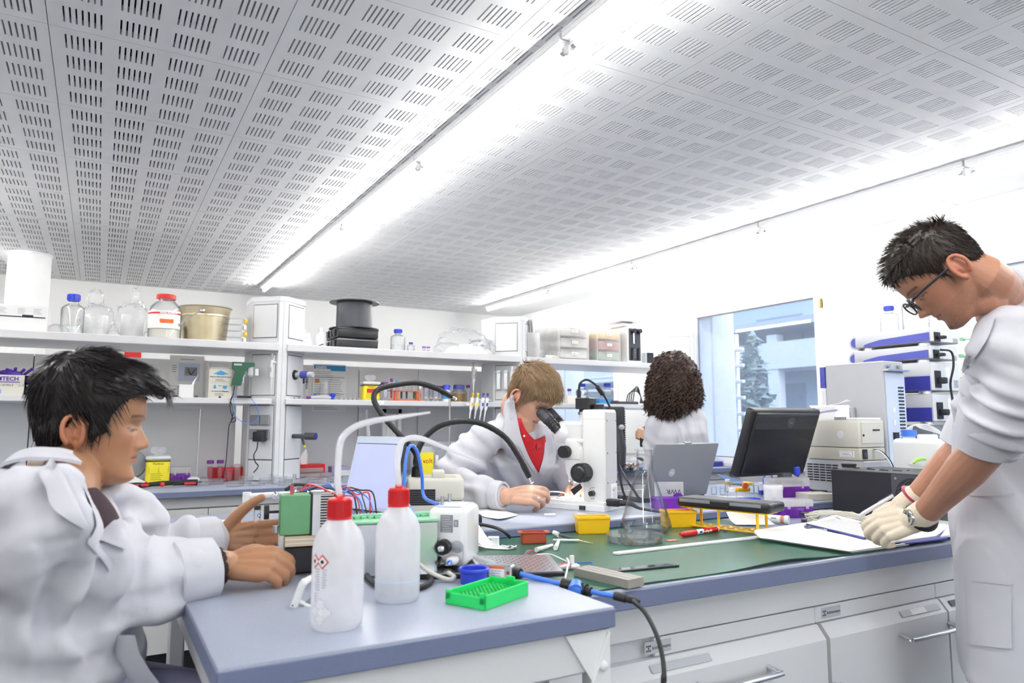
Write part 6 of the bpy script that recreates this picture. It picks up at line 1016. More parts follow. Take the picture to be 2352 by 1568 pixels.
part('rack_wall',lambda b:([box(b,*q,.0012,1)for q in(((0,0,0),(w,.003,h*.82)),((0,d-.003,0),(w,d,h)),((0,0,0),(.003,d,h*.9)),((w-.003,0,0),(w,d,h)),((0,0,h*.3),(.014,.004,h)),((w-.014,0,h*.3),(w,.004,h*1.1)),((.04,d-.004,h*.8),(w-.03,d,h*1.2)))]),'green',t)
def grid(b):
 nx,ny=8,12;box(b,(.003,.003,h*.45),(w-.003,d-.003,h*.47))
 for i in range(nx):
  for j in range(ny):lathe(b,[(.0030,h*.47),(.0048,h*.47),(.0048,h*.60),(.0036,h*.60)],(.011+i*(w-.022)/(nx-1),.011+j*(d-.022)/(ny-1),0),10)
part('tip_grid',grid,'green',t)
p=tb(1088,1338);r=.030;t=one('blue_ring_lid','deep blue round plastic lid turned upside down','lid',lambda b:lathe(b,[(0,.002),(r*.9,0),(r*.9,.022),(r*1.06,.024),(r*1.06,.029),(r*.98,.031),(r*.86,.029),(r*.84,.006),(0,.006)],n=40),'blue',p)
a=tb(1113,1330);c=tb(1172,1334);d=(c-a).normalized();t=thing('solenoid_valve','small metal valve with orange and white rating label','valve',a,math.atan2(d.y,d.x));L=.058
part('valve_body',lambda b:(box(b,(0,0,.002),(L,.024,.03),.002,1),box(b,(-.02,.002,.003),(.0,.022,.024),.004,1,1)),['alu','cream'],t);part('label',lambda b:(box(b,(.01,-.0005,.004),(.043,0,.028)),box(b,(.01,-.001,.023),(.043,-.0004,.028),mi=1),box(b,(.01,-.001,.004),(.043,-.0004,.007),mi=1),lines(b,.014,.018,.024,3,.005,.0015,-.001,2)),['paper','orange','grey_ink'],t);part('port',lambda b:(cyl(b,(-.019,-.001,.014),(-.0185,.003,.014),.005,n=14),cyl(b,(L*.88,-.001,.016),(L*.88,.0,.016),.004,n=12)),'brown',t)
p=tb(690,1392);t=thing('white_bracket','white plastic bent bracket with a cross rod beside the large wash bottle','bracket',p,0);s=pxsize(1,p);ax=_RT;_o=V(p)
def bp(x,y,d=0.):return at(x,y,d=(p-CAM).dot(_F)+d)-p
part('bracket_arm',lambda b:(tube(b,[bp(674,1396),bp(694,1343),bp(700,1335)],[.0105,.0105,.0095],10,flat=.6),tube(b,[bp(697,1338),bp(712,1328,.01),bp(740,1318,.03)],[.0095,.0085,.008],10,flat=.6)),'white',t);part('cross_rod',lambda b:tube(b,[bp(682,1378,.005),bp(720,1398,.0)],.0038,10),'white',t);part('dark_insert',lambda b:prism(b,[(0,0),(.022,0),(.018,.014)],-.004,.004,'y'),'mgrey',t);part('pin',lambda b:ball(b,bp(672,1390,-.009),.0015,6),'ink',t)
PT_=R(-24);p=tb(962,1320);t=thing('perforated_tray','perforated metal tray with dark rim under the white pump','tray',tb(925,1332),PT_);part('tray_rim',lambda b:box(b,(0,0,0),(.34,.20,.010),.002,1),'black',t);part('perforated_sheet',lambda b:box(b,(.004,.004,.010),(.336,.196,.0112)),'alu',t);part('hole',lambda b:[cyl(b,(.02+.0155*i+(.007 if j%2 else 0),.02+.0145*j,.0110),(.02+.0155*i+(.007 if j%2 else 0),.02+.0145*j,.0114),.0022,n=6)for i in range(20)for j in range(12)],'blackm',t);t.children[2]['kind']='stuff'
TRP=V(t.location)
pu=thing('vacuum_pump','white rounded pump with black knob and two metal pegs','pump',tb(980,1302,.0118),R(-40));W4,D4,H4=.088,.135,.128
part('pump_housing',lambda b:box(b,(0,0,0),(W4,D4,H4),.016,4),'whitegloss',pu);part('top_strip',lambda b:box(b,(.015,.01,H4),(W4-.015,D4-.03,H4+.001)),'pale_blue',pu);part('peg',lambda b:[cyl(b,(.024,.035+.06*q,H4),(.024,.035+.06*q,H4+.02),.0042,n=12)for q in(0,1)],'steel',pu)
rp=part('connector_plate',lambda b:(box(b,(.006,-.0018,.004),(W4-.006,0,.045),.001,1),cyl(b,(.02,-.0018,.045),(.02,0,.045),.014,n=20),cyl(b,(W4-.02,-.0018,.045),(W4-.02,0,.045),.014,n=20)),'alu',pu)
part('knob',lambda b:(cyl(b,(.040,-.002,.045),(.040,-.022,.045),.0165,.015,22)),'rubber',rp);part('hose_nipple',lambda b:[cyl(b,(.040,-.022-.006*q,.045),(.040,-.027-.006*q,.045),.0065,.0045,12)for q in range(3)],'chrome',rp);part('jack',lambda b:tube(b,[(.03,-.001,.018),(.032,-.022,.014),(.036,-.03,.010)],[.006,.005,.003],10),'black',rp);part('usb_plug',lambda b:(box(b,(.052,-.035,.012),(.074,-.001,.027),.005,2),cyl(b,(.062,-.044,.019),(.062,-.035,.019),.005,n=12,mi=1)),['white','blue2'],rp)
lb=part('rating_label',lambda b:(box(b,(.030,-.0008,.075),(.058,0,.112),.001,1),box(b,(.060,-.0008,.087),(.070,0,.102))),'mgrey',pu);part('print',lambda b:(lines(b,.033,.107,.022,7,.005,.0016,-.0011),box(b,(.063,-.0011,.09),(.067,-.0007,.099))),'lgrey',lb)
PM=Matrix.Rotation(R(-40),3,'Z');PL=V(pu.location)
one('clear_hose','clear hose running from the pump knob to the black coupling','hose',lambda b:tube(b,[PL+PM@V((.040,-.036,.045)),at(1055,1262,d=1.66),at(1100,1282,d=1.60),at(1140,1298,d=1.55),at(1172,1311,d=1.51)],.0058,12,sm=7),'haze')
one('white_lead','white cable from the pump plug behind the blue lid','cable',lambda b:tube(b,[PL+PM@V((.062,-.044,.019)),at(1078,1283,d=1.62),at(1098,1300,d=1.58),at(1108,1316,d=1.555)],.0036,10,sm=6),'white')
one('black_lead','thin black lead from the pump jack across the perforated tray','cable',lambda b:tube(b,[PL+PM@V((.036,-.03,.010)),at(1030,1297,z=ZB+.016),at(1060,1309,z=ZB+.016),at(1095,1306,z=ZB+.016)],.003,8,sm=6),'rubber')
one('beige_hose','short beige hose end curling out between wash bottle and tray','hose',lambda b:tube(b,[at(955,1288,z=ZB+.03),at(985,1312,z=ZB+.02),at(1020,1328,z=ZB+.008),at(1038,1330,z=ZB+.006),at(1043,1324,z=ZB+.01),at(1030,1315,z=ZB+.014)],.0045,10,sm=6),'ivory')
one('black_table_cable','thick black cable curving on the table behind the wash bottles','cable',lambda b:tube(b,[at(835,1295,z=ZB+.02),at(845,1325,z=ZB+.006),at(870,1345,z=ZB+.006),at(920,1352,z=ZB+.006),at(968,1348,z=ZB+.006),at(990,1335,z=ZB+.006),at(985,1322,z=ZB+.008)],.006,10,sm=6),'rubber')
def bl(x,y,d):return at(x,y,d=d)
t=thing('tubing_line','blue tubing line with black couplings and a blue valve across the bench corner','tubing',(0,0,0))
A,B,C,D_=bl(1168,1310,1.515),bl(1300,1343,1.44),bl(1345,1356,1.42),bl(1425,1371,1.395)
part('tube',lambda b:(tube(b,[A,A.lerp(B,.5)+V((0,0,-.001)),B],.0052,12,sm=5),tube(b,[C,D_],.0052,12)),'blue2',t)
dv=(B-A).normalized();part('coupling',lambda b:(tube(b,[A-dv*.012,A+dv*.014],.0098,16),tube(b,[A+dv*.014,A+dv*.030],[.011,.0105],16)),'rubber',t);part('coupling',lambda b:(tube(b,[D_-dv*.012,D_+dv*.012],.0085,14),tube(b,[D_+dv*.012,D_+dv*.03],.007,14),tube(b,[D_+dv*.03,D_+dv*.04],[.007,.004],14)),'rubber',t)
part('valve_body',lambda b:(tube(b,[B-dv*.008,B+dv*.012],.0125,18),tube(b,[B+dv*.012,C+dv*.004],[.008,.008],16),tube(b,[C-dv*.012,C-dv*.006],.0135,18),tube(b,[C-dv*.004,C+dv*.002],.0135,18),tube(b,[C+dv*.002,C+dv*.012],.0095,16)),'rubber',t)
vc=B.lerp(C,.5);part('valve_knob',lambda b:(tube(b,[vc+V((-.010,-.014,-.004)),vc+V((.004,.006,.003))],[.0155,.0145],20),tube(b,[vc+V((-.0125,-.0175,-.005)),vc+V((-.010,-.014,-.004))],[.004,.012],12)),'blue2',t)
E_=D_+dv*.038
part('cable',lambda b:tube(b,[E_,bl(1455,1381,1.37),bl(1480,1404,1.33),bl(1505,1450,1.28),bl(1520,1500,1.25),bl(1526,1560,1.22),bl(1524,1660,1.2),V((bl(1524,1660,1.2).x,bl(1524,1660,1.2).y,.0))],.0042,10,sm=6),'rubber',t)
part('bare_wire',lambda b:tube(b,[A+V((0,0,.012)),at(1120,1292,d=1.6),at(1060,1268,d=1.66)],.0012,6,sm=4),'blue2',t)
GB=R(-9);g=thing('heater_block','green block with finned heatsink and black fan on a plywood slab','device',tb(652,1322),GB)
BX=.118
part('base_box',lambda b:box(b,(0,0,.004),(BX,.12,.058),.002,1),'black',g);part('foot',lambda b:[box(b,(x,y,0),(x+.015,y+.015,.004))for x in(.004,BX-.02)for y in(.004,.10)],'rubber',g)
fp=part('display_panel',lambda b:box(b,(-.003,.004,.008),(0,.116,.056),.001,1),'rackl',g);part('red_display',lambda b:(box(b,(-.004,.012,.022),(-.003,.05,.046)),[box(b,(-.0046,.017+.010*q,.027),(-.004,.0185+.010*q,.041),mi=1)for q in range(3)],[box(b,(-.0046,.017,.027+.0065*q),(-.004,.042,.0285+.0065*q),mi=1)for q in range(3)]),['cherry','rled'],fp)
part('plywood',lambda b:[box(b,(.0,-.004,.060+.0042*q),(BX+.02,.125,.0638+.0042*q),mi=q%2)for q in range(5)],['wood','cream'],g)
part('green_body',lambda b:(box(b,(-.012,.002,.083),(.052,.058,.168),.002,1)),'sage',g);part('slot',lambda b:(box(b,(-.0128,.012,.10),(-.0118,.026,.155)),box(b,(-.0132,.013,.103),(-.0122,.020,.150),mi=1)),['blackm','rackl'],g)
part('thumb_screw',lambda b:(cyl(b,(-.012,.02,.132),(-.034,.02,.132),.003,n=10),cyl(b,(-.034,.02,.132),(-.044,.02,.132),.0155,n=24)),'rubber',g);part('clear_tube',lambda b:cyl(b,(.012,.022,.166),(.012,.022,.188),.004,n=12),'pink',g);part('black_gasket',lambda b:box(b,(.052,.001,.081),(.0555,.06,.17)),'black',g)
part('heatsink',lambda b:(box(b,(.0555,.001,.081),(.072,.061,.17)),[box(b,(.072,.0005,.083+.0058*q),(.1,.0615,.0855+.0058*q))for q in range(15)],box(b,(.0555,.001,.168),(.095,.061,.171))),'alu',g);part('fin_gap_shade',lambda b:box(b,(.0725,.004,.083),(.0995,.058,.169)),'black',g);part('fan',lambda b:(box(b,(.1,.0,.100),(.116,.062,.168),.003,1),box(b,(.101,-.001,.085),(.112,.0,.165))),'black',g);part('side_clip',lambda b:cyl(b,(-.02,.004,.09),(-.02,.004,.105),.006,n=12),'steel',g)  # black block between the fins stands in for shade in the gaps
part('rod',lambda b:[cyl(b,(-.006,.012+.03*q,.058),(-.006,.012+.03*q,.084),.006,n=12)for q in range(2)],'rackl',g)
GP=V(g.location);GM=Matrix.Rotation(GB,3,'Z')
def gw(x,y,z):return GP+GM@V((x,y,z))
bx=thing('controller_box','grey metal enclosure with green terminal lid behind the wash bottles','enclosure',tb(775,1334),R(-12));part('enclosure_body',lambda b:box(b,(0,0,.004),(.21,.10,.112),.002,1),'alu',bx);part('green_lid',lambda b:(box(b,(.0,-.002,.112),(.21,.102,.116)),box(b,(.0,.06,.116),(.21,.09,.124),.001,1),[box(b,(.008+.0145*q,.05,.116),(.0185+.0145*q,.06,.121))for q in range(13)]),'pgreen',bx);part('screw',lambda b:[cyl(b,(.105,-.001,z),(.105,.004,z),.003,n=10)for z in(.045,)],'steel',bx);part('foot',lambda b:[box(b,(x,y,0),(x+.02,y+.02,.004))for x in(.005,.18)for y in(.005,.075)],'rubber',bx)
BP=V(bx.location);BM=Matrix.Rotation(R(-12),3,'Z');bw=lambda x,y,z:BP+BM@V((x,y,z))
one('blue_air_tube','shiny blue hose arching up behind the second wash bottle','hose',lambda b:tube(b,[bw(.17,.05,.117),at(928,1140,d=1.72),at(929,1095,d=1.74),at(933,1050,d=1.76),at(941,1025,d=1.78),at(951,1026,d=1.8),at(961,1045,d=1.8),at(969,1090,d=1.8),at(974,1140,d=1.79),PL+PM@V((.005,.07,H4-.002))],.0042,12,sm=7),'blue2')
t=thing('wire_bundle','bundle of red, blue and black wires between heatsink and enclosure','wires',(0,0,0))
random.seed(11)
for k in range(9):
 j=lambda s=.006:V((random.gauss(0,s),random.gauss(0,s),random.gauss(0,s)))
 st=gw(.03+.01*(k%3),.05,.172)if k<5 else gw(.105,.03,.16);en=bw(.03+.007*k,.07,.125);md=[st.lerp(en,.3)+V((0,.015,.022))+j(),st.lerp(en,.6)+V((0,.01,.03))+j(.006),st.lerp(en,.9)+V((0,0,.03))+j(.006)]
 part('wire',lambda b:tube(b,[st]+md+[en],.0014 if k%2 else.0018,6,sm=8),('red','blue2','rubber')[k%3],t)
part('cable_tie',lambda b:tube(b,[gw(.0,.04,.176),gw(.02,.05,.186),gw(.05,.06,.184)],.004,8,sm=3),'rubber',t)
p=at(672,1228,z=ZB);t=thing('retort_stand','steel retort stand with pale clamp arm behind the green block','stand',p);hh=1.225-(1088-968)*(p-CAM).dot(_F)/FPX-ZB;part('stand_base',lambda b:box(b,(-.08,-.03,0),(.06,.08,.008),.002,1),'mgrey',t);part('rod',lambda b:cyl(b,(0,0,.008),(0,0,hh),.0055,n=12),'steel',t)
z0=hh-.06;ux=_RT*1.0
part('clamp_arm',lambda b:(tube(b,[ux*-.135+V((0,0,z0-.004)),ux*-.07+V((0,0,z0)),ux*.12+V((0,0,z0+.008))],.0085,12),tube(b,[ux*-.137+V((0,0,z0-.022)),ux*-.137+V((0,0,z0+.008))],.012,14)),'white',t);part('boss_head',lambda b:(ball(b,(0,0,z0),(.018,.014,.016),8),ball(b,ux*-.055+V((0,-.01,z0)),.011,8),cyl(b,ux*-.04+V((0,0,z0)),ux*-.01+V((0,0,z0)),.006,n=10),cyl(b,(0,-.02,z0+.02),(.0,.02,z0+.02),.004,n=8)),'chrome',t)
part('black_sleeve',lambda b:tube(b,[ux*-.03+V((0,-.03,z0+.004)),ux*.03+V((0,-.03,z0+.012))],.004,8),'rubber',t)
# ================================================================ PEOPLE
from mathutils.bvhtree import BVHTree
UPW=V((0,0,1));SHIRT={};DG=lambda:bpy.context.evaluated_depsgraph_get()
def remesh(name,bm,vox,it=2,fac=.5):
 l=bm.faces.layers.int.get('done');l and bm.faces.layers.int.remove(l)
 me=bpy.data.meshes.new('tmp');bm.to_mesh(me);bm.free();o=bpy.data.objects.new('tmp',me);COL.objects.link(o)
 m=o.modifiers.new('r','REMESH');m.mode='VOXEL';m.voxel_size=vox;m.use_smooth_shade=True
 if it:s=o.modifiers.new('s','SMOOTH');s.iterations=it;s.factor=fac
 out=bpy.data.meshes.new_from_object(o.evaluated_get(DG()));bpy.data.objects.remove(o);bpy.data.meshes.remove(me);out.name=name;return out
def caps(bm,pts,rr,n=16,flat=1.,sm=4):
 P=smooth_pts(pts,sm)if sm and len(pts)>2 else[V(p)for p in pts];m=len(P);r=[float(x)for x in np.interp(np.linspace(0,len(rr)-1,m),range(len(rr)),rr)]
 tube(bm,P,r,n,flat=flat)
 ball(bm,P[0],r[0]*.99,7);ball(bm,P[-1],r[-1]*.99,7)
def loft(bm,rings,n=36,e=2.3):
 """closed body from rings (centre, side vector, front vector, half width, half depth)"""
 _lay(bm);R_=[]
 for c,s,f,w,d in rings:
  c,s,f=V(c),V(s).normalized(),V(f).normalized();row=[]
  for k in range(n):
   a=2*math.pi*k/n;ca,sa=math.cos(a),math.sin(a);q=(abs(ca)**e+abs(sa)**e)**(-1/e);row.append(bm.verts.new(c+s*(w*ca*q)+f*(d*sa*q)))
  R_.append(row)
 for A,B in zip(R_,R_[1:]):
  for k in range(n):bm.faces.new((A[k],A[(k+1)%n],B[(k+1)%n],B[k]))
 bm.faces.new(R_[0][::-1]);bm.faces.new(R_[-1]);_mi(bm,0,0)
def wrinkle(me,amp=.004,fr=9.,folds=(),seed=0.,smoothz=1.):
 n=len(me.vertices);co=np.empty(n*3);me.vertices.foreach_get('co',co);co=co.reshape(-1,3);no=np.empty(n*3);me.vertices.foreach_get('normal',no);no=no.reshape(-1,3);d=np.zeros(n);NN=noise.noise
 for i in range(n):
  x,y,z=co[i];a=NN((x*fr+seed,y*fr,z*fr*.6));b=NN((x*fr*2.2,y*fr*2.2+seed,z*fr*1.3));d[i]=amp*(a*.9+(.5-abs(b))*.7)
 for c,ax,wl,am,rad in folds:
  c=np.array(c);ax=np.array(ax)/np.linalg.norm(ax);r=co-c;t=r@ax;g=np.exp(-(r*r).sum(1)/rad**2)
  idx=np.nonzero(g>.02)[0]
  for i in idx:
   ph=3.2*NN((co[i][0]*6+seed,co[i][1]*6,co[i][2]*6));s=math.sin(6.283*t[i]/wl+ph);d[i]+=am*g[i]*(abs(s)**.7*(1 if s>0 else-1))
 co+=no*d[:,None];me.vertices.foreach_set('co',co.ravel());me.update()
 # ---------------------------------------------------------------- head
HT=np.array([(0,.066,.008,.018),(.006,.079,-.004,.030),(.015,.085,-.018,.041),(.03,.083,-.034,.052),(.045,.082,-.05,.058),(.06,.083,-.066,.062),(.08,.083,-.082,.067),(.10,.081,-.092,.071),(.118,.078,-.098,.073),(.132,.085,-.101,.075),(.15,.088,-.103,.077),(.17,.084,-.101,.077),(.19,.071,-.093,.072),(.208,.047,-.075,.060),(.222,.018,-.048,.040),(.230,-.005,-.022,.016),(.232,-.012,-.014,.003)])
NZ=((.124,.1215,.110,.100,.090,.084,.079,.074,.069,.064),(0,.003,.009,.015,.021,.0245,.0235,.015,.004,0));NS=((.064,.078,.09,.11,.125),(.0125,.0125,.0105,.007,.007))
def head_x(y,z,nose=1.,brow=1.):
 """front relief added to the plain face at height z and side y"""
 a=abs(y);g=lambda u,c,s:math.exp(-((u-c)/s)**2)
 d=nose*float(np.interp(-z,[-q for q in NZ[0]],NZ[1]))*math.exp(-(y/float(np.interp(z,NS[0],NS[1])))**2)
 d+=nose*.0065*g(a,.0125,.0055)*g(z,.0765,.006)
 d+=-.0095*g(a,.031,.015)*g(z,.118,.0095)+.0055*g(a,.032,.0115)*g(z,.1155,.0065)+brow*.0045*g(a,.024,.022)*g(z,.1335,.006)
 d+=.0045*g(a,.044,.014)*g(z,.092,.014)+.0055*g(y,0,.019)*g(z,.0605,.0042)+.0062*g(y,0,.0165)*g(z,.0497,.0046)-.0055*g(z,.0553,.0018)*(1 if a<.020 else math.exp(-((a-.020)/.004)**2))
 d+=-.0035*g(y,0,.02)*g(z,.039,.005)+.004*g(y,0,.018)*g(z,.017,.009)
 return d
def head_pt(z,ph,nose=1.,off=0.,wide=1.):
 xf,xb,w=(float(np.interp(z,HT[:,0],HT[:,k]))for k in(1,2,3));w*=wide
 cx=(xf+xb)/2 if z<.02 else(xf+xb)/2*max(0,1-(z-.02)/.04)+-.012*min(1,(z-.02)/.04);e=2.25;c,s=math.cos(ph),math.sin(ph)
 q=(abs(c)**e+abs(s)**e)**(-1/e);a=(xf-cx)if c>0 else(cx-xb);x=cx+(a+off)*c*q;y=(w+off)*s*q
 if c>0:x+=head_x(y,z,nose)*min(1,c*1.6)
 return V((x,y,z))
def head(bm,Mx,nose=1.,ears=1.,wide=1.,earx=-.018):
 _lay(bm);nz,nf=118,132;rows=[]
 for i in range(nz+1):
  z=.232*i/nz;rows.append([bm.verts.new(Mx@head_pt(z,2*math.pi*k/nf,nose,0,wide))for k in range(nf)])
 for A,B in zip(rows,rows[1:]):
  for k in range(nf):bm.faces.new((A[k],A[(k+1)%nf],B[(k+1)%nf],B[k]))
 bm.faces.new(rows[0][::-1]);bm.faces.new(rows[-1]);_mi(bm,0,0)
 for s in(-1,1):
  P=[]
  for k in range(15):
   a=R(-60+k*21.5);P.append(Mx@V((earx+.0185*math.cos(a)*(1 if math.cos(a)<0 else.8)-.004*math.sin(a),s*((.0775*wide)+.007+.010*max(0,-math.cos(a))),.098+.029*math.sin(a))))
  tube(bm,P,[.0035]+[.0046]*12+[.0042],8,sm=2)
  rot=Mx.to_3x3()@Matrix.Rotation(s*R(-24),3,'Z');ball(bm,Mx@V((earx+.001,s*(.0755*wide+.0035),.097)),(.017,.0042,.027),9,rot=rot);ball(bm,Mx@V((earx+.008,s*(.076*wide+.005),.072)),(.0075,.005,.008),7,rot=rot)
  ball(bm,Mx@V((earx+.002,s*(.0785*wide+.006),.098)),(.0035,.004,.017),7,rot=rot)
  ball(bm,Mx@V((earx+.013,s*(.0775*wide),.092)),(.006,.005,.008),6,rot=rot)
def paint(me,Mx,base,lip,brow,wide=1.,beard=None,ruddy=.5,glove=None,browz=.1345):
 inv=Mx.inverted();n=len(me.vertices);a=me.color_attributes.new('Col','FLOAT_COLOR','POINT');out=np.ones((n,4));B=np.array(base);L=np.array(lip);W=np.array(brow);RD=B*np.array((1.12,.72,.68));E=math.exp
 for i,v in enumerate(me.vertices):
  p=inv@v.co;x,y,z=p;c=B
  if-.05<z<.26 and-.13<x<.15 and abs(y)<.13:
   ay=abs(y);t=ruddy*(.55*E(-((ay-.045)/.02)**2-((z-.085)/.018)**2)+.45*E(-(y/.014)**2-((z-.082)/.01)**2))*(x>.02)+(.55 if ay>.0785*wide and z>.06 else 0)
   c=c*(1-t)+RD*t
   if x>.055:
    lp=1 if((z-.0555)/(.0085 if z>.0555 else.0095))**2+(y/.0245)**2<1 else 0;c=c*(1-.8*lp)+L*.8*lp
    if abs(z-.0553)<.0016 and ay<.024:c=c*.35  # shade of the mouth crease painted into the skin colour
    bw=E(-((z-(browz+.004*math.cos((ay-.03)*60)))/.0036)**4)*(1 if.011<ay<.052 else 0);c=c*(1-.8*bw)+W*.8*bw
    ls=E(-((z-.1115-.0015*math.cos((ay-.031)*90))/.0017)**2)*(1 if.017<ay<.047 else 0);c=c*(1-.85*ls)+np.array((.02,.014,.012))*.85*ls
    nh=E(-((ay-.0085)/.0036)**2-((z-.0715)/.0028)**2)*(x>.085);c=c*(1-.8*nh)  # shade inside the nostrils painted into the skin colour
   if beard is not None:
    k=beard(x,y,z)*(.75+.5*noise.noise((x*260,y*260,z*260)));k=min(.85,max(0,k));c=c*(1-k)+W*k
  out[i,:3]=c
 a.data.foreach_set('color',out.ravel());me.color_attributes.active_color=a
def strands(bm,root,dirf,count,length,width,seed,seg=4,mi=0):
 """tapering hair locks: root(u) gives point+normal, dirf gives flow"""
 rnd=random.Random(seed);_lay(bm)
 for _ in range(count):
  q=root(rnd)
  if q is None:continue
  p,nr=q;d=dirf(p,nr,rnd);L=length*(.6+.8*rnd.random());side=d.cross(nr).normalized();prev=None;cur=p.copy();w0=width*(.6+.8*rnd.random())
  for s in range(seg+1):
   t=s/seg;w=w0*(1-t)**.7+.0001;a=bm.verts.new(cur+side*w);c=bm.verts.new(cur-side*w);m=bm.verts.new(cur+nr*w*.9)
   if prev:bm.faces.new((prev[0],a,m,prev[2]));bm.faces.new((prev[2],m,c,prev[1]));bm.faces.new((prev[1],c,a,prev[0]))
   prev=(a,c,m);d2=dirf(cur,nr,rnd,t);cur=cur+d2*(L/seg)
def hair_shell(name,Mx,region,thick,mats,parent,flow,count,length,width,seed,wide=1.,vox=.004,amp=.003,extra=None):
 """scalp cap with thickness, plus locks lying on it; one child mesh of the head"""
 bm=bmesh.new();_lay(bm);nz,nf=80,110;rows=[];inn=[]
 for i in range(nz+1):
  z=.04+.192*i/nz;ro,ri=[],[]
  for k in range(nf):
   ph=2*math.pi*k/nf;p=head_pt(z,ph,0,0,wide);t=region(p);th=thick(p)*min(1,max(0,t));r=V((p.x+.012,p.y,(p.z-.13)*.9)).normalized();ro.append(bm.verts.new(p+r*(th+.0002)if t>0 else p-r*.004));ri.append(bm.verts.new(p-r*.006))
  rows.append(ro);inn.append(ri)
 for A,B in((rows,0),(inn,1)):
  for a,b in zip(A,A[1:]):
   for k in range(nf):
    f=(a[k],a[(k+1)%nf],b[(k+1)%nf],b[k]);bm.faces.new(f if not B else f[::-1])
 bm.faces.new(rows[-1]);bm.faces.new(inn[-1][::-1])
 for k in range(nf):bm.faces.new((rows[0][k],inn[0][k],inn[0][(k+1)%nf],rows[0][(k+1)%nf]))
 if extra:extra(bm)
 _mi(bm,0,0);me0=remesh('cap',bm,vox,1)
 wrinkle(me0,amp,26,(),seed)
 b2=bmesh.new();b2.from_mesh(me0);b2.verts.ensure_lookup_table();b2.normal_update()
 vs=[(v.co.copy(),v.normal.copy())for v in b2.verts if region(v.co)>.12 and V((v.co.x+.012,v.co.y,(v.co.z-.12))).normalized().dot(v.normal)>.1]
 if not vs:vs=[(v.co.copy(),v.normal.copy())for v in b2.verts]
 strands(b2,lambda r:(lambda q:(q[0]-q[1]*.001,q[1]))(vs[int(r.random()*len(vs))]),flow,count,length,width,seed)
 b2.transform(Mx);b2.normal_update();me=bpy.data.meshes.new(name);b2.to_mesh(me);b2.free();me.materials.clear()
 for m in mats:me.materials.append(M[m])
 me.polygons.foreach_set('use_smooth',[True]*len(me.polygons));return link(name,me,parent)
 # ---------------------------------------------------------------- hand
FL_=((.041,.026,.021),(.045,.029,.022),(.041,.027,.021),(.032,.020,.018))
def hand(bm,wr,d,n,right,curls,thumb,s=1.,spread=.05,rk=1.):
 d=V(d).normalized();n=(V(n)-d*V(n).dot(d)).normalized();t=(n.cross(d)if right else d.cross(n)).normalized();wr=V(wr);tips=[]
 offs=(.0285,.0095,-.0095,-.027);reach=(.088,.092,.087,.079)
 for i in range(4):
  K=wr+d*reach[i]*s+t*offs[i]*s-n*(.002*abs(i-1.2))*s;caps(bm,[wr+t*offs[i]*.45*s+d*.004,wr+d*reach[i]*.55*s+t*offs[i]*.85*s+n*.001,K],[.0135*s*rk,.0130*s*rk,.0112*s*rk],12,sm=3);caps(bm,[wr+t*offs[i]*.5*s-n*.008*s+d*.01,K-n*.007*s-d*.012*s],[.013*s,.0105*s],10)
  cur=K;ang=0;pts=[K-d*.01*s,K];rr=[.0105*rk,.0105*rk]
  for j in range(3):
   ang+=R(curls[i][j]);dd=(d*math.cos(ang)-n*math.sin(ang)+t*(spread*(1.3-i))*math.cos(ang)).normalized();cur=cur+dd*FL_[i][j]*s;pts.append(cur.copy());rr.append((.0094,.0086,.0070)[j]*rk*(1 if i<3 else.9))
  caps(bm,pts,[q*s for q in rr],12,sm=3);tips.append(cur)
  caps(bm,[K,K+n*.001*s],[.0118*s*rk,.011*s*rk],10)
 cur=wr+d*.016*s+t*.022*s-n*.010*s;pts=[cur];rr=[.0155]
 for(a,b,c),L,q in zip(thumb,(.044,.033,.026),(.0135,.0108,.0088)):
  cur=cur+(d*a+t*b+n*c).normalized()*L*s;pts.append(cur.copy());rr.append(q)
 caps(bm,pts,[q*s*rk for q in rr],12,sm=3);tips.append(cur)
 return tips,t,n,d
def forearm(bm,el,wr,r0,r1,side=None):
 el,wr=V(el),V(wr);caps(bm,[el,el.lerp(wr,.3),el.lerp(wr,.7),wr],[r0*.95,r0,r1*1.15,r1],18,sm=4)
def finish(me,name,m,parent=None):
 me.materials.clear();me.materials.append(M[m]);me.polygons.foreach_set('use_smooth',[True]*len(me.polygons));return link(name,me,parent)
def Mhead(ear_w,fwd,pitch,roll=0.,earl=V((-.018,0,.098)),s=1.):
 """head matrix putting the mid-ear point at ear_w, looking along fwd and tipped down by pitch"""
 f=V(fwd);f.z=0;f.normalize();l=UPW.cross(f);u=UPW.copy();q=Quaternion(l,R(pitch));f=q@f;u=q@u
 if roll:q=Quaternion(f,R(roll));l=q@l;u=q@u
 m=Matrix((f,l,u)).transposed()*s;m4=m.to_4x4();m4.translation=V(ear_w)-m@earl;return m4
class Drape:
 def __init__(self,objs):
  vs,fs=[],[]
  for o in objs:
   k=len(vs);vs+=[v.co.copy()for v in o.data.vertices];fs+=[[k+i for i in p.vertices]for p in o.data.polygons]
  self.t=BVHTree.FromPolygons(vs,fs);self.last=1.5
 def __call__(self,px,py,off=.006):
  v=(at(px,py,d=1.)-CAM).normalized();h=self.t.ray_cast(CAM,v)
  dd=h[3]if h[0]is not None else self.last
  if h[0]is None:
   q=self.t.find_nearest(CAM+v*self.last);dd=(q[0]-CAM).dot(v)
  self.last=dd;return CAM+v*(dd-off)
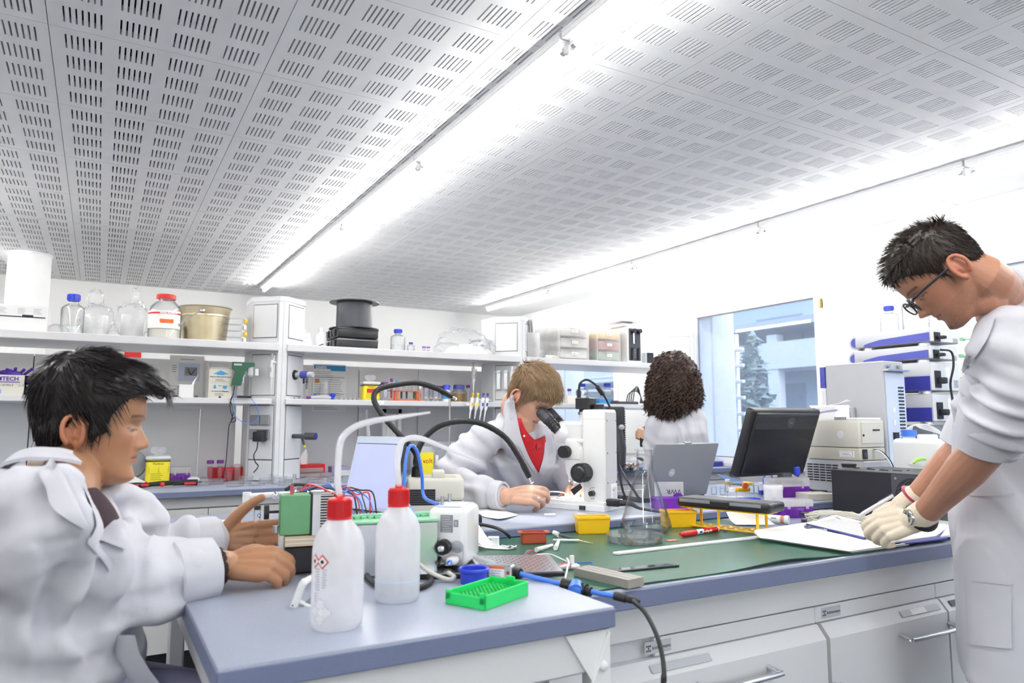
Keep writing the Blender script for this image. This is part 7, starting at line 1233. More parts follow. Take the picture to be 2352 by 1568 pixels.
def strip(D,A,B,off=.006,n=14,k=4,t=.004):
 """cloth strip lying on the garment between two outlines seen from the room"""
 def res(P,m):
  P=[V((x,y,0))for x,y in P];P=smooth_pts(P,8);L=[0.]
  for a,b in zip(P,P[1:]):L.append(L[-1]+(b-a).length)
  o=[]
  for i in range(m):
   s=L[-1]*i/(m-1);j=max(j_ for j_ in range(len(L))if L[j_]<=s+1e-9);j=min(j,len(P)-2);o.append(P[j].lerp(P[j+1],(s-L[j])/max(1e-9,L[j+1]-L[j])))
  return o
 a,b=res(A,n),res(B,n);G=[[None]*(k+1)for _ in range(n)]
 for i in range(n):
  for j in range(k+1):q=a[i].lerp(b[i],j/k);G[i][j]=D(q.x,q.y,off)
 for _ in range(10):
  H=[r[:]for r in G]
  for i in range(1,n-1):
   for j in range(k+1):
    dd=((G[i-1][j]-CAM).length+(G[i+1][j]-CAM).length)/2;v=(G[i][j]-CAM);l=v.length;H[i][j]=CAM+v/l*min(l,l*.5+dd*.5)
  G=H
 return G
def cloth(name,G,m,parent,t=.004):
 bm=bmesh.new();n,k=len(G),len(G[0])-1
 P=[[bm.verts.new(p)for p in r]for r in G];Q=[[bm.verts.new(p+(p-CAM).normalized()*t)for p in r]for r in G]
 for i in range(n-1):
  for j in range(k):bm.faces.new((P[i][j],P[i][j+1],P[i+1][j+1],P[i+1][j]));bm.faces.new((Q[i][j],Q[i+1][j],Q[i+1][j+1],Q[i][j+1]))
 ring=[(i,0)for i in range(n)]+[(n-1,j)for j in range(1,k+1)]+[(i,k)for i in range(n-2,-1,-1)]+[(0,j)for j in range(k-1,0,-1)]
 for(a,b),(c,d)in zip(ring,ring[1:]+ring[:1]):bm.faces.new((P[a][b],P[c][d],Q[c][d],Q[a][b]))
 bmesh.ops.recalc_face_normals(bm,faces=list(bm.faces));return obj(name,bm,m,parent,ang=60)
mk('skin_tan',(.5,.3,.2),.42,vcol=True,sss=.12,noi=(40,.06),bump=(180,.12));mk('eyewhite',(.4,.36,.34),.25)
mk('hair_black',(.009,.007,.008),.32,noi=(60,.3),spec=.4);mk('hair_brown',(.022,.014,.010),.36,noi=(80,.35));mk('hair_blond',(.30,.195,.105),.42,noi=(70,.4));mk('hair_dark',(.042,.021,.014),.42,noi=(50,.45));mk('braid',(.03,.014,.012),.7);mk('bangle',(.35,.03,.06),.4)
def person(label,loc):return tag(link('person',None,None,loc),label,'person')
def body_obj(me,root_label):
 o=finish(me,'person','skin_tan');return tag(o,root_label,'person')
W_=lambda px,py,d:at(px,py,d=d)
def vec(r,u,f):return _RT*r+UPW*u+V((math.sin(YAW),math.cos(YAW),0))*f
FW=V((math.sin(YAW),math.cos(YAW),0))
def cuff(name,parent,el,wr,r,L,m='coat',t=.006,back=.0):
 """turned-up sleeve end round the forearm"""
 el,wr=V(el),V(wr);d=(wr-el).normalized();a,b=frame_of(d);bm=bmesh.new();n=40;prof=[(r*.80,L*.2),(r*.86,L*.98),(r*.97,L),(r*1.05,L*.96),(r*1.10,L*.5),(r*1.12,L*.05),(r*1.04,0),(r*.9,L*.05)]
 _lay(bm);rows=[]
 for q,h in prof:
  rows.append([bm.verts.new(wr+d*(h-L-back)+(a*math.cos(k*6.2832/n)+b*math.sin(k*6.2832/n))*(q*(1+.05*noise.noise((k*.5,h*30,r*90)))))for k in range(n)])
 for A,B in zip(rows,rows[1:]+rows[:1]):
  for k in range(n):bm.faces.new((A[k],A[(k+1)%n],B[(k+1)%n],B[k]))
 bmesh.ops.recalc_face_normals(bm,faces=list(bm.faces));return obj(name,bm,m,parent,ang=50)
def undershirt(parent,pts,rr,m):
 """shirt body below the open coat, ending in a clean neckline"""
 bm=bmesh.new();tube(bm,smooth_pts(pts,4),rr,28);return finish(remesh('shirt',bm,.006,2),'shirt',m,parent)
def collar_ring(parent,c,ax,fwd,r,h,fall=.05,gap=52,flare=.028,rs=1.):
 """turned-down coat collar standing round the neck, open in front"""
 c,ax=V(c),V(ax).normalized();f=V(fwd);f=(f-ax*f.dot(ax)).normalized();s=ax.cross(f);n=26;A,B,C=[],[],[]
 for k in range(n+1):
  a=R(gap+(360-2*gap)*k/n);e=f*math.cos(a)+s*math.sin(a)*rs;b=-math.cos(a);hh=h*(.55+.45*max(0,b));A.append(c+e*(r+.004));B.append(c+e*r+ax*hh);C.append(c+e*(r+flare)+ax*(hh-fall)-f*(.0 if b>0 else b*.02))
 bm=bmesh.new();ribbon(bm,A,B,.005,0,2,3);ribbon(bm,[p+ax*.001 for p in B],C,.006,0,2,4);return obj('collar',bm,'coat',parent,ang=60)
 # ---------------------------------------------------------------- seated black haired man
def man_left():
 H=Mhead(W_(172,989,1.275),vec(.93,0,.37),7,0,V((-.018,-.082,.098)),.95)
 nb=H@V((-.045,0,.03));sR=W_(52,1205,1.055);sL=W_(222,1172,1.40);eR=W_(95,1392,1.19);wR=W_(515,1298,1.40);eL=W_(330,1275,1.50);wL=W_(505,1238,1.60)
 ch=(sR+sL)/2;bm=bmesh.new();head(bm,H,.92,wide=1.05)
 nk=ch+vec(-.02,.035,.0)
 caps(bm,[H@V((-.03,0,.075)),H@V((-.03,0,.03)),nk,nk+vec(-.01,-.06,0)],[.056,.058,.062,.07],24);caps(bm,[H@V((.045,0,.02)),H@V((.0,0,.01)),nk+vec(.03,-.03,0)],[.022,.035,.04],16)
 caps(bm,[sR+vec(.03,-.03,.06),ch+vec(0,-.05,0),sL+vec(0,-.03,-.06)],[.035,.05,.035]);caps(bm,[ch+vec(0,-.08,0),ch+vec(-.02,-.28,0)],[.08,.08])
 forearm(bm,eR,wR,.042,.029);forearm(bm,eL,wL,.040,.028);caps(bm,[sR,eR],[.036,.038]);caps(bm,[sL,eL],[.036,.036])
 t1=hand(bm,wR,vec(.98,.03,.22),vec(-.05,.72,-.62),True,((42,50,30),(48,58,35),(52,62,40),(50,60,40)),((.7,.7,-.3),(.9,.1,-.4),(1,-.1,-.3)),1.0,.03,1.08)
 t2=hand(bm,wL,vec(.98,.02,.05),vec(-.1,-.25,.95),False,((12,20,15),(14,22,15),(16,24,18),(18,26,20)),((.66,.75,-.25),(.78,.62,-.1),(.85,.5,0)),.98,.05,1.05)
 me=remesh('person',bm,.0027,2);paint(me,H,(.385,.195,.105),(.42,.13,.11),(.03,.02,.02),1.05,ruddy=.35);o=body_obj(me,'black haired person in a white coat, seated in profile, working on the green block')
 for s in(-1,1):part('eye',lambda b:(ball(b,H@V((.0765,s*.0315,.1108)),(.003,.0095,.0015),6,rot=H.to_3x3()),ball(b,H@V((.078,s*.030,.1109)),(.0025,.0050,.0018),6,1,rot=H.to_3x3())),['eyewhite','black'],o)
 def region(p):
  x,z=p.x,p.z;zl=float(np.interp(x,(-.11,-.085,-.055,-.040,-.036,.000,.004,.012,.028,.034,.05,.07,.1),(.035,.032,.034,.060,.115,.128,.088,.086,.098,.13,.160,.176,.182)));return(z-zl)/.010
 thick=lambda p:.017+.012*min(1,max(0,(p.z-.12)/.08))-(.006 if p.x<-.07 else 0)
 def quiff(b):
  for y in(-.045,-.03,-.015,0,.015,.03,.045):caps(b,[V((.01,y,.225)),V((.055,y*1.05,.222)),V((.092,y*1.0,.202)),V((.108,y*.95,.183+abs(y)*.1))],[.022,.020,.015,.008],10)
 def flow(p,nr,r,t=0.):
  f=V((.9,0,.15-.9*t))if p.x>.0 and p.z>.17 else(V((.55,0,-.75))if p.z>.1 and p.x>-.06 else V((-.05,0,-1)));f=f-nr*f.dot(nr)+nr*(.10-.22*t)+V((r.gauss(0,.05),r.gauss(0,.06),r.gauss(0,.05)));return f.normalized()
 hair_shell('hair',H,region,thick,['hair_black'],o,flow,3400,.034,.0013,3,1.05,.0038,.002,quiff)
 bm=bmesh.new();side=(sL-sR).normalized();fr=vec(.9,.1,.42)
 pel=W_(40,1640,1.22);mid=ch.lerp(pel,.5)+vec(-.02,0,0)
 loft(bm,[(pel+vec(0,-.15,0),side,fr,.22,.20),(pel,side,fr,.215,.185),(mid,side,fr,.205,.155),(ch.lerp(mid,.45),side,fr,.205,.145),(ch+vec(-.01,-.03,0),side,vec(.88,-.05,.4),.185,.115),(ch+vec(-.025,.015,0),side,vec(.84,-.22,.38),.125,.095),(nk+vec(-.04,.035,0),side,vec(.8,-.35,.35),.076,.070)])
 caps(bm,[sR+vec(.0,.01,.03),sR.lerp(eR,.35)+vec(-.01,0,0),eR+vec(-.02,.0,-.01)],[.082,.088,.082],24);caps(bm,[eR+vec(-.01,0,0),eR.lerp(wR,.35)+vec(0,-.004,0),eR.lerp(wR,.78)+vec(0,.004,0)],[.084,.078,.060],24);caps(bm,[sR+vec(.0,.02,.05),nk+vec(-.045,-.02,-.03)],[.065,.055],20)
 caps(bm,[sL,sL.lerp(eL,.5)+vec(0,.015,0),eL],[.075,.076,.070],24);caps(bm,[eL,eL.lerp(wL,.5),eL.lerp(wL,.85)],[.072,.064,.052],24);caps(bm,[sL+vec(-.01,.0,-.04),nk+vec(-.03,-.045,.03)],[.055,.045],20)
 me=remesh('coat',bm,.0065,4);ax=(wR-eR);ua=eR-sR
 wrinkle(me,.0035,8,((eR+vec(.05,.06,-.05),ax,.075,.0217,.13),(eR+vec(-.03,-.04,0),vec(1,.4,0),.09,.0155,.14),(eR.lerp(wR,.5),vec(1,.5,0),.11,.0124,.13),(sR+vec(.06,.0,0),vec(.6,-.8,0),.08,.0080,.13),(eL,wL-eL,.07,.0186,.12),(sL+vec(.02,-.03,-.05),vec(.3,-.9,0),.06,.0155,.11),(mid,vec(.2,1,0),.1,.0124,.2)),4)
 co=finish(me,'coat','coat',o);undershirt(o,[ch+vec(.0,-.09,0),ch+vec(.0,-.03,0),nk+vec(-.002,-.012,0)],[.09,.088,.068],'darkshirt')
 cuff('cuff',o,eR,eR.lerp(wR,.93),.056,.075,t=.006);cuff('cuff',o,eL,eL.lerp(wL,.98),.050,.065)
 D=Drape([co,o]);Dc=Drape([co])
 cloth('lapel',strip(Dc,[(112,1046),(142,1080),(164,1124),(184,1166),(202,1208)],[(88,1086),(106,1122),(116,1160),(150,1190),(197,1216)],.011),'coat',o,.006)
 cloth('lapel',strip(Dc,[(192,1118),(206,1150),(216,1178),(222,1205),(210,1232)],[(232,1112),(262,1150),(284,1200),(292,1235),(290,1262)],.010),'coat',o,.006)
 collar_ring(o,nk+vec(-.012,.005,0),(H@V((-.04,0,.05)))-nk,vec(.9,0,.4),.072,.045,.06,62)
 cloth('placket',strip(Dc,[(205,1236),(240,1268),(262,1296)],[(200,1248),(232,1282),(252,1312)],.006),'coat',o,.004)
 part('bracelet',lambda b:[tube(b,[wR+(frame_of(wR-eR)[0]*math.cos(a+p_)+frame_of(wR-eR)[1]*math.sin(a+p_))*.034+(wR-eR).normalized()*(-.012+.004*math.sin(a*9+p_))for a in[k*.1257 for k in range(51)]],.0042,8)for p_ in(0,2.1)],'braid',o)
 bm=bmesh.new();kn=W_(690,1700,1.33);kl=W_(620,1640,1.62)
 caps(bm,[pel+vec(.05,-.03,-.08),pel.lerp(kn,.5),kn],[.10,.092,.072],24);caps(bm,[pel+vec(.05,-.03,.08),pel.lerp(kl,.5),kl],[.10,.09,.072],24);caps(bm,[kn,V((kn.x-.02,kn.y,.1))],[.07,.055]);caps(bm,[kl,V((kl.x,kl.y,.1))],[.07,.055])
 for q in(kn,kl):caps(bm,[V((q.x-.02,q.y,.04)),V((q.x+.1,q.y-.04,.035))],[.04,.035])
 me=remesh('trousers',bm,.009,2);wrinkle(me,.004,7);finish(me,'trousers','trouser',o)
 cloth('coat_flap',[[W_((262,268,285,310)[i]+(12,13,15,20)[i]*j,(1458,1500,1540,1600)[i],1.21-.006*j)for j in range(5)]for i in range(4)],'coat',o,.006)
 st=thing('lab_stool','black stool under the seated black haired man','stool',(pel.x,pel.y,0));zt=pel.z-.2
 part('seat',lambda b:lathe(b,[(0,zt-.06),(.17,zt-.06),(.19,zt-.04),(.19,zt-.015),(.17,zt),(0,zt)],n=32),'black',st);part('column',lambda b:cyl(b,(0,0,.06),(0,0,zt-.06),.03),'steel',st);part('foot_ring',lambda b:tube(b,[(.2*math.cos(a),.2*math.sin(a),.2)for a in[k*.2618 for k in range(25)]],.01,8),'steel',st)
 for k in range(5):part('foot',lambda b:(tube(b,[(0,0,.07),(.28*math.cos(k*1.2566),.28*math.sin(k*1.2566),.05)],[.025,.018],8),ball(b,(.28*math.cos(k*1.2566),.28*math.sin(k*1.2566),.025),.025,6)),'black',st)
 return o,H
LM,LH=man_left()
# ---------------------------------------------------------------- standing man with glasses
def man_right():
 H=Mhead(W_(2203,613,1.545),vec(-.88,0,.36),47,0,V((-.018,.082,.098)),.94)
 sL=W_(2338,800,1.52);sR=W_(2335,815,1.92);eL=W_(2272,1020,1.60);wL=W_(2116,1188,1.84);eR=W_(2225,1015,1.98);wR=W_(2092,1152,2.10)
 ch=(sL+sR)/2;nb=H@V((-.05,0,.03));nk=W_(2308,706,1.71);bm=bmesh.new();head(bm,H,1.08,wide=.98)
 caps(bm,[H@V((-.035,0,.085)),H@V((-.045,0,.03)),nk,nk+vec(.03,-.06,0)],[.053,.053,.056,.055],24);caps(bm,[H@V((.03,0,.022)),H@V((-.015,0,.0)),nk+vec(-.03,-.02,0)],[.022,.034,.036],16)
 caps(bm,[sL,ch+vec(.02,0,0),sR],[.035,.05,.035]);caps(bm,[ch+vec(0,-.1,.05),ch+vec(.03,-.3,.14)],[.07,.06]);forearm(bm,eL,wL,.045,.030);forearm(bm,eR,wR,.043,.029);caps(bm,[sL,eL],[.028,.036]);caps(bm,[sR,eR],[.028,.034])
 me=remesh('person',bm,.0027,2)
 def beard(x,y,z):
  a=abs(y);g=math.exp;k=1.0*g(-((z-.012)/.016)**2-(y/.024)**2)*(x>.05)+.30*g(-((z-.068)/.006)**2-(y/.03)**2)*(x>.06)+.34*(1 if z<.06 and x>-.02 else 0)*g(-((z-.03)/.03)**2)
  return k+.5*g(-((x-.014)/.012)**2-((z-.085)/.022)**2)*(a>.05)
 paint(me,H,(.46,.225,.145),(.46,.16,.13),(.06,.035,.022),.98,beard,.5);o=body_obj(me,'person with glasses in a white coat, standing bent over the clipboard with gloved hands')
 for s in(-1,1):part('eye',lambda b:(ball(b,H@V((.0765,s*.0315,.1108)),(.003,.0095,.0016),6,rot=H.to_3x3()),ball(b,H@V((.078,s*.032,.1109)),(.0025,.0046,.0018),6,1,rot=H.to_3x3())),['eyewhite','black'],o)
 def region(p):
  x,z=p.x,p.z;zl=float(np.interp(x,(-.11,-.085,-.06,-.046,-.036,.000,.004,.012,.022,.032,.05,.075,.1),(.068,.066,.076,.10,.124,.132,.098,.100,.128,.140,.158,.178,.186)));return(z-zl)/.012
 thick=lambda p:.004+.009*min(1,max(0,(p.z-.14)/.08))+(.008 if p.z>.19 and p.x>.0 else 0)
 def flow(p,nr,r,t=0.):
  top=min(1,max(0,(p.z-.165)/.05));f=V((.75,0,.0))*top+V((.25,0,-.9))*(1-top)*(1 if p.x>-.03 else.4)+V((-.35,0,-.5))*(1-top)*(0 if p.x>-.03 else 1)
  f=f-nr*f.dot(nr)+nr*(.15+.55*top+(.35 if p.x>.04 and p.z>.17 else 0))+V((r.gauss(0,.13),r.gauss(0,.13),r.gauss(0,.10)));return f.normalized()
 hair_shell('hair',H,region,thick,['hair_brown'],o,flow,3000,.024,.0010,5,.98,.0036,.0015)
 R3=H.to_3x3();gl=part('glasses',lambda b:None or[tube(b,[H@V((.099+.003*math.cos(a)-.10*abs(abs(.033+.0235*math.cos(a))-.01)*.25,s*(.034+.0235*math.cos(a)),.112+.0185*math.sin(a)))for a in[k*.2618 for k in range(25)]],.0022,8)for s in(-1,1)]and(tube(b,[H@V((.1,-.011,.119)),H@V((.1035,0,.122)),H@V((.1,.011,.119))],.002,8,sm=3),[tube(b,[H@V((.094,s*.0565,.122)),H@V((.088,s*.0700,.122)),H@V((.06,s*.0775,.119)),H@V((.0,s*.081,.113)),H@V((-.02,s*.081,.108))],[.0034,.0036,.003,.0026,.0022],8,sm=4)for s in(-1,1)]),'black',o)
 part('lens',lambda b:[lathe(b,[(0,-.0006),(.0225,-.0006),(.0225,.0006),(0,.0006)],H@V((.0965,s*.034,.112)),24,rot=R3@Matrix.Rotation(R(90),3,'Y')@Matrix.Diagonal(V((.79,1.0,1))))for s in(-1,1)],'plastic',gl)
 dL=vec(-.9,-.24,.30);bm=bmesh.new();gw_=wL+(wL-eL).normalized()*.012
 tipsL=hand(bm,gw_,dL,vec(-.25,.62,-.75),False,((35,48,30),(44,55,35),(52,60,38),(55,58,40)),((.8,.5,-.3),(.95,.2,-.3),(1,0,-.2)),1.0,.05,1.1);caps(bm,[wL+(eL-wL).normalized()*.03,gw_+V(dL)*.02],[.034,.032],20)
 g1=remesh('glove',bm,.0027,2);wrinkle(g1,.0006,60);finish(g1,'glove','gloveskin',o)
 dR=vec(-.9,-.28,-.08);bm=bmesh.new();gr=wR+(wR-eR).normalized()*.015
 tipsR=hand(bm,gr,dR,vec(-.1,.92,-.25),True,((22,45,30),(32,52,30),(45,58,35),(52,58,40)),((.72,.55,-.45),(.85,.1,-.45),(.9,-.25,-.3)),1.0,.04,1.1);caps(bm,[wR+(eR-wR).normalized()*.03,gr+V(dR)*.02],[.034,.032],20)
 g2=remesh('glove',bm,.0027,2);wrinkle(g2,.0006,60,(),3);finish(g2,'glove','gloveskin',o)
 ax=(wL-eL).normalized();a=vec(-.55,.45,-.7);a=(V(a)-ax*V(a).dot(ax)).normalized();c=wL-ax*.006;bb=ax.cross(a)
 wt=part('wristwatch',lambda b:tube(b,[c+(a*math.cos(q)+bb*math.sin(q))*.0345 for q in[R(25+k*15.5)for k in range(21)]],.0095,10,flat=.3),'rubber',o,50)
 rw=Matrix((ax.cross(a),ax,a)).transposed();rw=Matrix((bb,ax,a)).transposed();p0=c+a*.034
 part('watch_case',lambda b:(lathe(b,[(0,-.004),(.0195,-.004),(.0215,0),(.0215,.005),(.0195,.008),(.0175,.008),(.0175,.0068),(0,.0068)],p0,32,rot=rw),cyl(b,p0+rw@V((.022,0,.003)),p0+rw@V((.026,0,.003)),.003,n=10),[box(b,p0+V((-.003,-.003,-.003)),p0+V((.003,.003,.003)))for _ in()]),'chrome',wt);part('watch_dial',lambda b:(lathe(b,[(0,.0069),(.0174,.0069),(.0174,.0072),(0,.0072)],p0,28,rot=rw),[lathe(b,[(0,.0073),(.0048,.0073),(.0048,.0075),(0,.0075)],p0+rw@V((x,y,0)),14,1,rot=rw)for x,y in((.008,0),(-.008,0),(0,-.008))],[lathe(b,[(0,.0073),(.001,.0073),(0,.0079)],p0+rw@V((.0155*math.cos(q*.5236),.0155*math.sin(q*.5236),0)),6,2,rot=rw)for q in range(12)],tube(b,[p0+rw@V((0,0,.008)),p0+rw@V((.009,.006,.008))],.0007,5,2),tube(b,[p0+rw@V((0,0,.008)),p0+rw@V((-.003,.012,.008))],.0006,5,2)),['mgrey','dgrey','paper'],wt)
 ar=(wR-eR).normalized();fa,fb=frame_of(ar);part('wristband',lambda b:(tube(b,[wR-ar*.022+(fa*math.cos(q)+fb*math.sin(q))*.0345 for q in[k*.2618 for k in range(25)]],.010,10,flat=.28),tube(b,[wR-ar*.022+(fa*math.cos(q)+fb*math.sin(q))*.0362 for q in[1.2+k*.16 for k in range(9)]],.006,8,1,flat=.3)),['bangle','pale_blue'],o,50)
 bm=bmesh.new();side=(sL-sR).normalized();fr=vec(-.9,0,.36);B=lambda px,py,d:W_(px,py,d)
 hp=B(2345,1180,1.86);hem=B(2362,1545,1.84);cst=ch+vec(.02,-.06,.03);wa=B(2345,1010,1.86)
 loft(bm,[(hem,side,fr,.215,.150),(hem.lerp(hp,.5),side,fr,.20,.158),(hp,side,fr,.185,.155),(wa,side,fr,.17,.148),(cst+vec(0,-.06,.02),side,fr,.175,.138),(ch+vec(.01,.0,0),side,vec(-.9,-.3,.3),.18,.115),(ch+vec(.0,.055,0),side,vec(-.8,-.5,.3),.125,.088),(nk+vec(.03,.0,-.01),side,vec(-.72,-.65,.3),.078,.068)])
 caps(bm,[sL+vec(.01,.02,.04),sL.lerp(eL,.45)+vec(.02,0,-.02),eL+vec(.01,.035,0)],[.078,.082,.068],24);caps(bm,[sR+vec(.01,.02,-.02),sR.lerp(eR,.5),eR+vec(.0,.03,0)],[.075,.076,.062],24);caps(bm,[sL+vec(.02,.03,.05),nk+vec(.05,-.02,-.03)],[.06,.05]);caps(bm,[sR+vec(.02,.03,-.04),nk+vec(.05,-.02,.03)],[.06,.05])
 me=remesh('coat',bm,.007,4);ua=eL-sL
 wrinkle(me,.004,6,((eL+vec(.0,.08,0),ua,.045,.0186,.10),(eL+vec(.03,.03,-.03),ua,.035,.0155,.09),(sL.lerp(eL,.4),vec(.6,.6,0),.11,.0109,.13),(hp,vec(.9,.2,0),.13,.0109,.3),(cst+vec(-.06,-.05,-.1),vec(.5,.8,0),.09,.0109,.14),(hem.lerp(hp,.5),vec(1,.1,0),.15,.0093,.3)),9)
 co=finish(me,'coat','coat',o)
 d_=(eL-sL).normalized();cuff('cuff',o,sL,eL.lerp(wL,.10)+vec(.012,.012,0),.066,.085);cuff('cuff',o,sR,eR.lerp(wR,.10),.060,.07)
 ca=((H@V((-.045,0,.06)))-nk).normalized();collar_ring(o,nk+ca*.048+vec(.004,0,0),ca,vec(-.88,-.2,.36),.064,.045,.085,56,.045)
 D=Drape([co]);D2=Drape([co,o])
 cloth('lapel',strip(D,[(2254,738),(2238,760),(2222,800),(2208,850)],[(2286,728),(2272,768),(2250,806),(2212,858)],.010),'coat',o,.006)
 cloth('pocket',strip(D,[(2216,1322),(2216,1345),(2222,1480)],[(2322,1336),(2322,1360),(2324,1490)],.006,10,6),'coat',o,.004);cloth('pocket_hem',strip(D,[(2214,1322),(2250,1328),(2323,1336)],[(2214,1330),(2250,1336),(2323,1344)],.009,10,2),'coat',o,.003)
 cloth('waist_seam',strip(D,[(2204,1130),(2250,1134),(2330,1132)],[(2204,1135),(2250,1139),(2330,1137)],.003,10,1),'coat',o,.003)
 bm=bmesh.new();fz=B(2360,1560,1.78)
 for s in(-.09,.09):
  q=hem+side*s;caps(bm,[hp+side*s*.8+vec(0,-.1,0),q+vec(0,-.1,0),V((q.x,q.y,.09))],[.075,.07,.06],20);caps(bm,[V((q.x,q.y,.045))+vec(.04,0,0),V((q.x,q.y,.035))+vec(-.14,0,0)],[.045,.038],14)
 me=remesh('trousers',bm,.01,2);finish(me,'trousers','trouser',o)
 tip=W_(1962,1191,(tipsR[0][0]-CAM).dot(_F)-.01);tip.z=max(tip.z,ZM+.028);end=W_(2052,1138,(tipsR[0][0]-CAM).dot(_F)-.035);dd=(end-tip).normalized();L=(end-tip).length
 pn=thing('ballpoint_pen','white ballpoint pen held in the gloved writing hand','pen',tip);ev=end-tip;part('barrel',lambda b:tube(b,[dd*.016,dd*.03,dd*(L*.6),dd*L],[.0035,.0058,.0058,.0042],14),'whitegloss',pn);part('tip',lambda b:tube(b,[V((0,0,0)),dd*.017],[.0006,.0036],12),'steel',pn);part('clip',lambda b:tube(b,[dd*(L*.62)+V((0,0,.0068)),dd*(L*.98)+V((0,0,.006))],.0018,8),'chrome',pn)
 return o
RMN=man_right()
# ---------------------------------------------------------------- blond man at the microscope
def man_micro():
 f=V((.461,-.887,0));E=mcw(.260,0,.368);H=Mhead(E,f,43,0,V((.081,0,.112)))
 sR=W_(1085,1030,2.93);sL=W_(1290,1040,3.18);eR=W_(1036,1128,2.74);wR=W_(1166,1139,2.60);eL=W_(1330,1140,2.95);wL=mcw(.20,-.14,.06)
 ch=(sR+sL)/2;nk=W_(1197,974,2.91);bm=bmesh.new();head(bm,H,1.05,wide=1.0)
 caps(bm,[H@V((-.035,0,.085)),H@V((-.04,0,.03)),nk,nk+vec(0,-.06,.03)],[.056,.056,.056,.05],24);caps(bm,[H@V((.035,0,.02)),H@V((-.01,0,.0)),nk+f*.01+vec(0,-.01,0)],[.022,.034,.034],16)
 caps(bm,[sR,ch,sL],[.02,.035,.02]);caps(bm,[ch+vec(0,-.08,.03),ch+vec(0,-.25,.1)],[.08,.08]);forearm(bm,eR,wR,.042,.031);forearm(bm,eL,wL,.042,.03);caps(bm,[sR,eR],[.026,.036]);caps(bm,[sL,eL],[.036,.038])
 tips,tt,nn,dd=hand(bm,wR,vec(.97,.07,-.08),vec(-.05,.62,-.78),True,((18,42,28),(26,46,30),(36,52,32),(42,55,35)),((.80,.42,-.35),(.92,.25,-.25),(.95,-.05,-.2)),1.02,.03,1.08)
 hand(bm,wL,-f*.4+vec(.3,0,-.6),vec(0,.8,.3),False,((20,40,30),)*4,((.7,.6,-.3),(.8,.3,-.3),(.9,0,0)),1.0)
 me=remesh('person',bm,.0027,2);paint(me,H,(.60,.36,.26),(.52,.2,.17),(.16,.09,.05),1.,ruddy=.55);o=body_obj(me,'blond person in a white coat looking down into the microscope eyepieces')
 def region(p):
  x,z=p.x,p.z;zl=float(np.interp(x,(-.11,-.085,-.06,-.046,-.036,.000,.004,.012,.024,.034,.05,.075,.1),(.052,.052,.066,.09,.122,.130,.084,.088,.118,.136,.152,.166,.172)));return(z-zl)/.012
 thick=lambda p:.009+.014*min(1,max(0,(p.z-.13)/.08))
 def flow(p,nr,r,t=0.):
  top=min(1,max(0,(p.z-.15)/.05));fl=V((.8,-.15,-.1))*top+V((.15,0,-1))*(1-top);fl=fl-nr*fl.dot(nr)+nr*(.16-.22*t)+V((r.gauss(0,.13),r.gauss(0,.16),r.gauss(0,.10)));return fl.normalized()
 hair_shell('hair',H,region,thick,['hair_blond'],o,flow,3200,.034,.0016,8,1.,.0038,.002)
 part('ring',lambda b:lathe(b,[(.0102,-.0032),(.0114,-.003),(.0114,.003),(.0102,.0032)],(0,0,0),20),'alu',o)
 rg=o.children[-1];i=2;K=wR+dd*.087*1.02+tt*-.0095*1.02;d2=(dd*math.cos(R(36))-nn*math.sin(R(36))).normalized();rg.location=K+d2*.020;rg.rotation_euler=d2.to_track_quat('Z','Y').to_euler()
 bm=bmesh.new();side=(sR-sL).normalized();fr=V((f.x,f.y,0));pel=W_(1195,1330,3.5)
 loft(bm,[(pel+vec(0,-.12,0),side,fr,.20,.16),(pel,side,fr,.20,.16),(ch.lerp(pel,.5),side,fr,.19,.14),(ch+vec(0,-.06,0),side,fr,.195,.13),(ch+vec(0,.0,.02),side,fr+V((0,0,-.35)),.185,.105),(ch+vec(-.01,.045,.03),side,fr+V((0,0,-.6)),.12,.085),(nk+vec(-.015,.01,.03),side,fr+V((0,0,-.8)),.075,.068)])
 caps(bm,[sR+vec(.01,.0,0),sR.lerp(eR,.5)+vec(-.01,.01,.02),eR+vec(-.005,.012,0)],[.078,.080,.066],24);caps(bm,[eR+vec(0,.008,0),eR.lerp(wR,.5)+vec(0,.004,0),eR.lerp(wR,.82)],[.066,.058,.047],24);caps(bm,[sL,sL.lerp(eL,.5),eL],[.075,.072,.06],24);caps(bm,[eL,eL.lerp(wL,.8)],[.06,.045],20);caps(bm,[sR+vec(.03,.03,0),nk+vec(-.045,-.02,.02)],[.066,.052]);caps(bm,[nk+vec(-.01,-.055,.02),ch+f*.03],[.078,.10],24);caps(bm,[sL+vec(-.03,.03,0),nk+vec(.045,-.03,.03)],[.058,.045])
 me=remesh('coat',bm,.007,4);wrinkle(me,.004,8,((eR+vec(.03,.06,0),vec(.4,.9,.2),.055,.0202,.11),(sR+vec(.0,-.05,0),vec(.8,.5,0),.07,.0139,.12),(eR.lerp(wR,.5),wR-eR,.09,.0078,.1),(ch+vec(-.08,-.1,0),vec(.9,.35,0),.08,.0109,.14)),2)
 co=finish(me,'coat','coat',o);None;cuff('cuff',o,eR,eR.lerp(wR,.93),.048,.04)
 D=Drape([co]);D2=Drape([co,o])
 cloth('shirt_front',strip(D2,[(1189,972),(1197,1006),(1214,1048),(1236,1084)],[(1204,986),(1230,1012),(1252,1006),(1242,1086)],.006,16,8),'redshirt',o,.003)
 cloth('shirt_collar',strip(D2,[(1188,960),(1194,984),(1206,1008),(1226,1030)],[(1197,960),(1206,984),(1220,1002),(1234,1014)],.013),'redshirt',o,.004);cloth('shirt_collar',strip(D2,[(1232,1014),(1242,1008),(1252,1000)],[(1233,1034),(1246,1028),(1254,1014)],.013),'redshirt',o,.004);part('shirt_button',lambda b:ball(b,D2(1204,1001,.021),.0045,6),'paper',o)
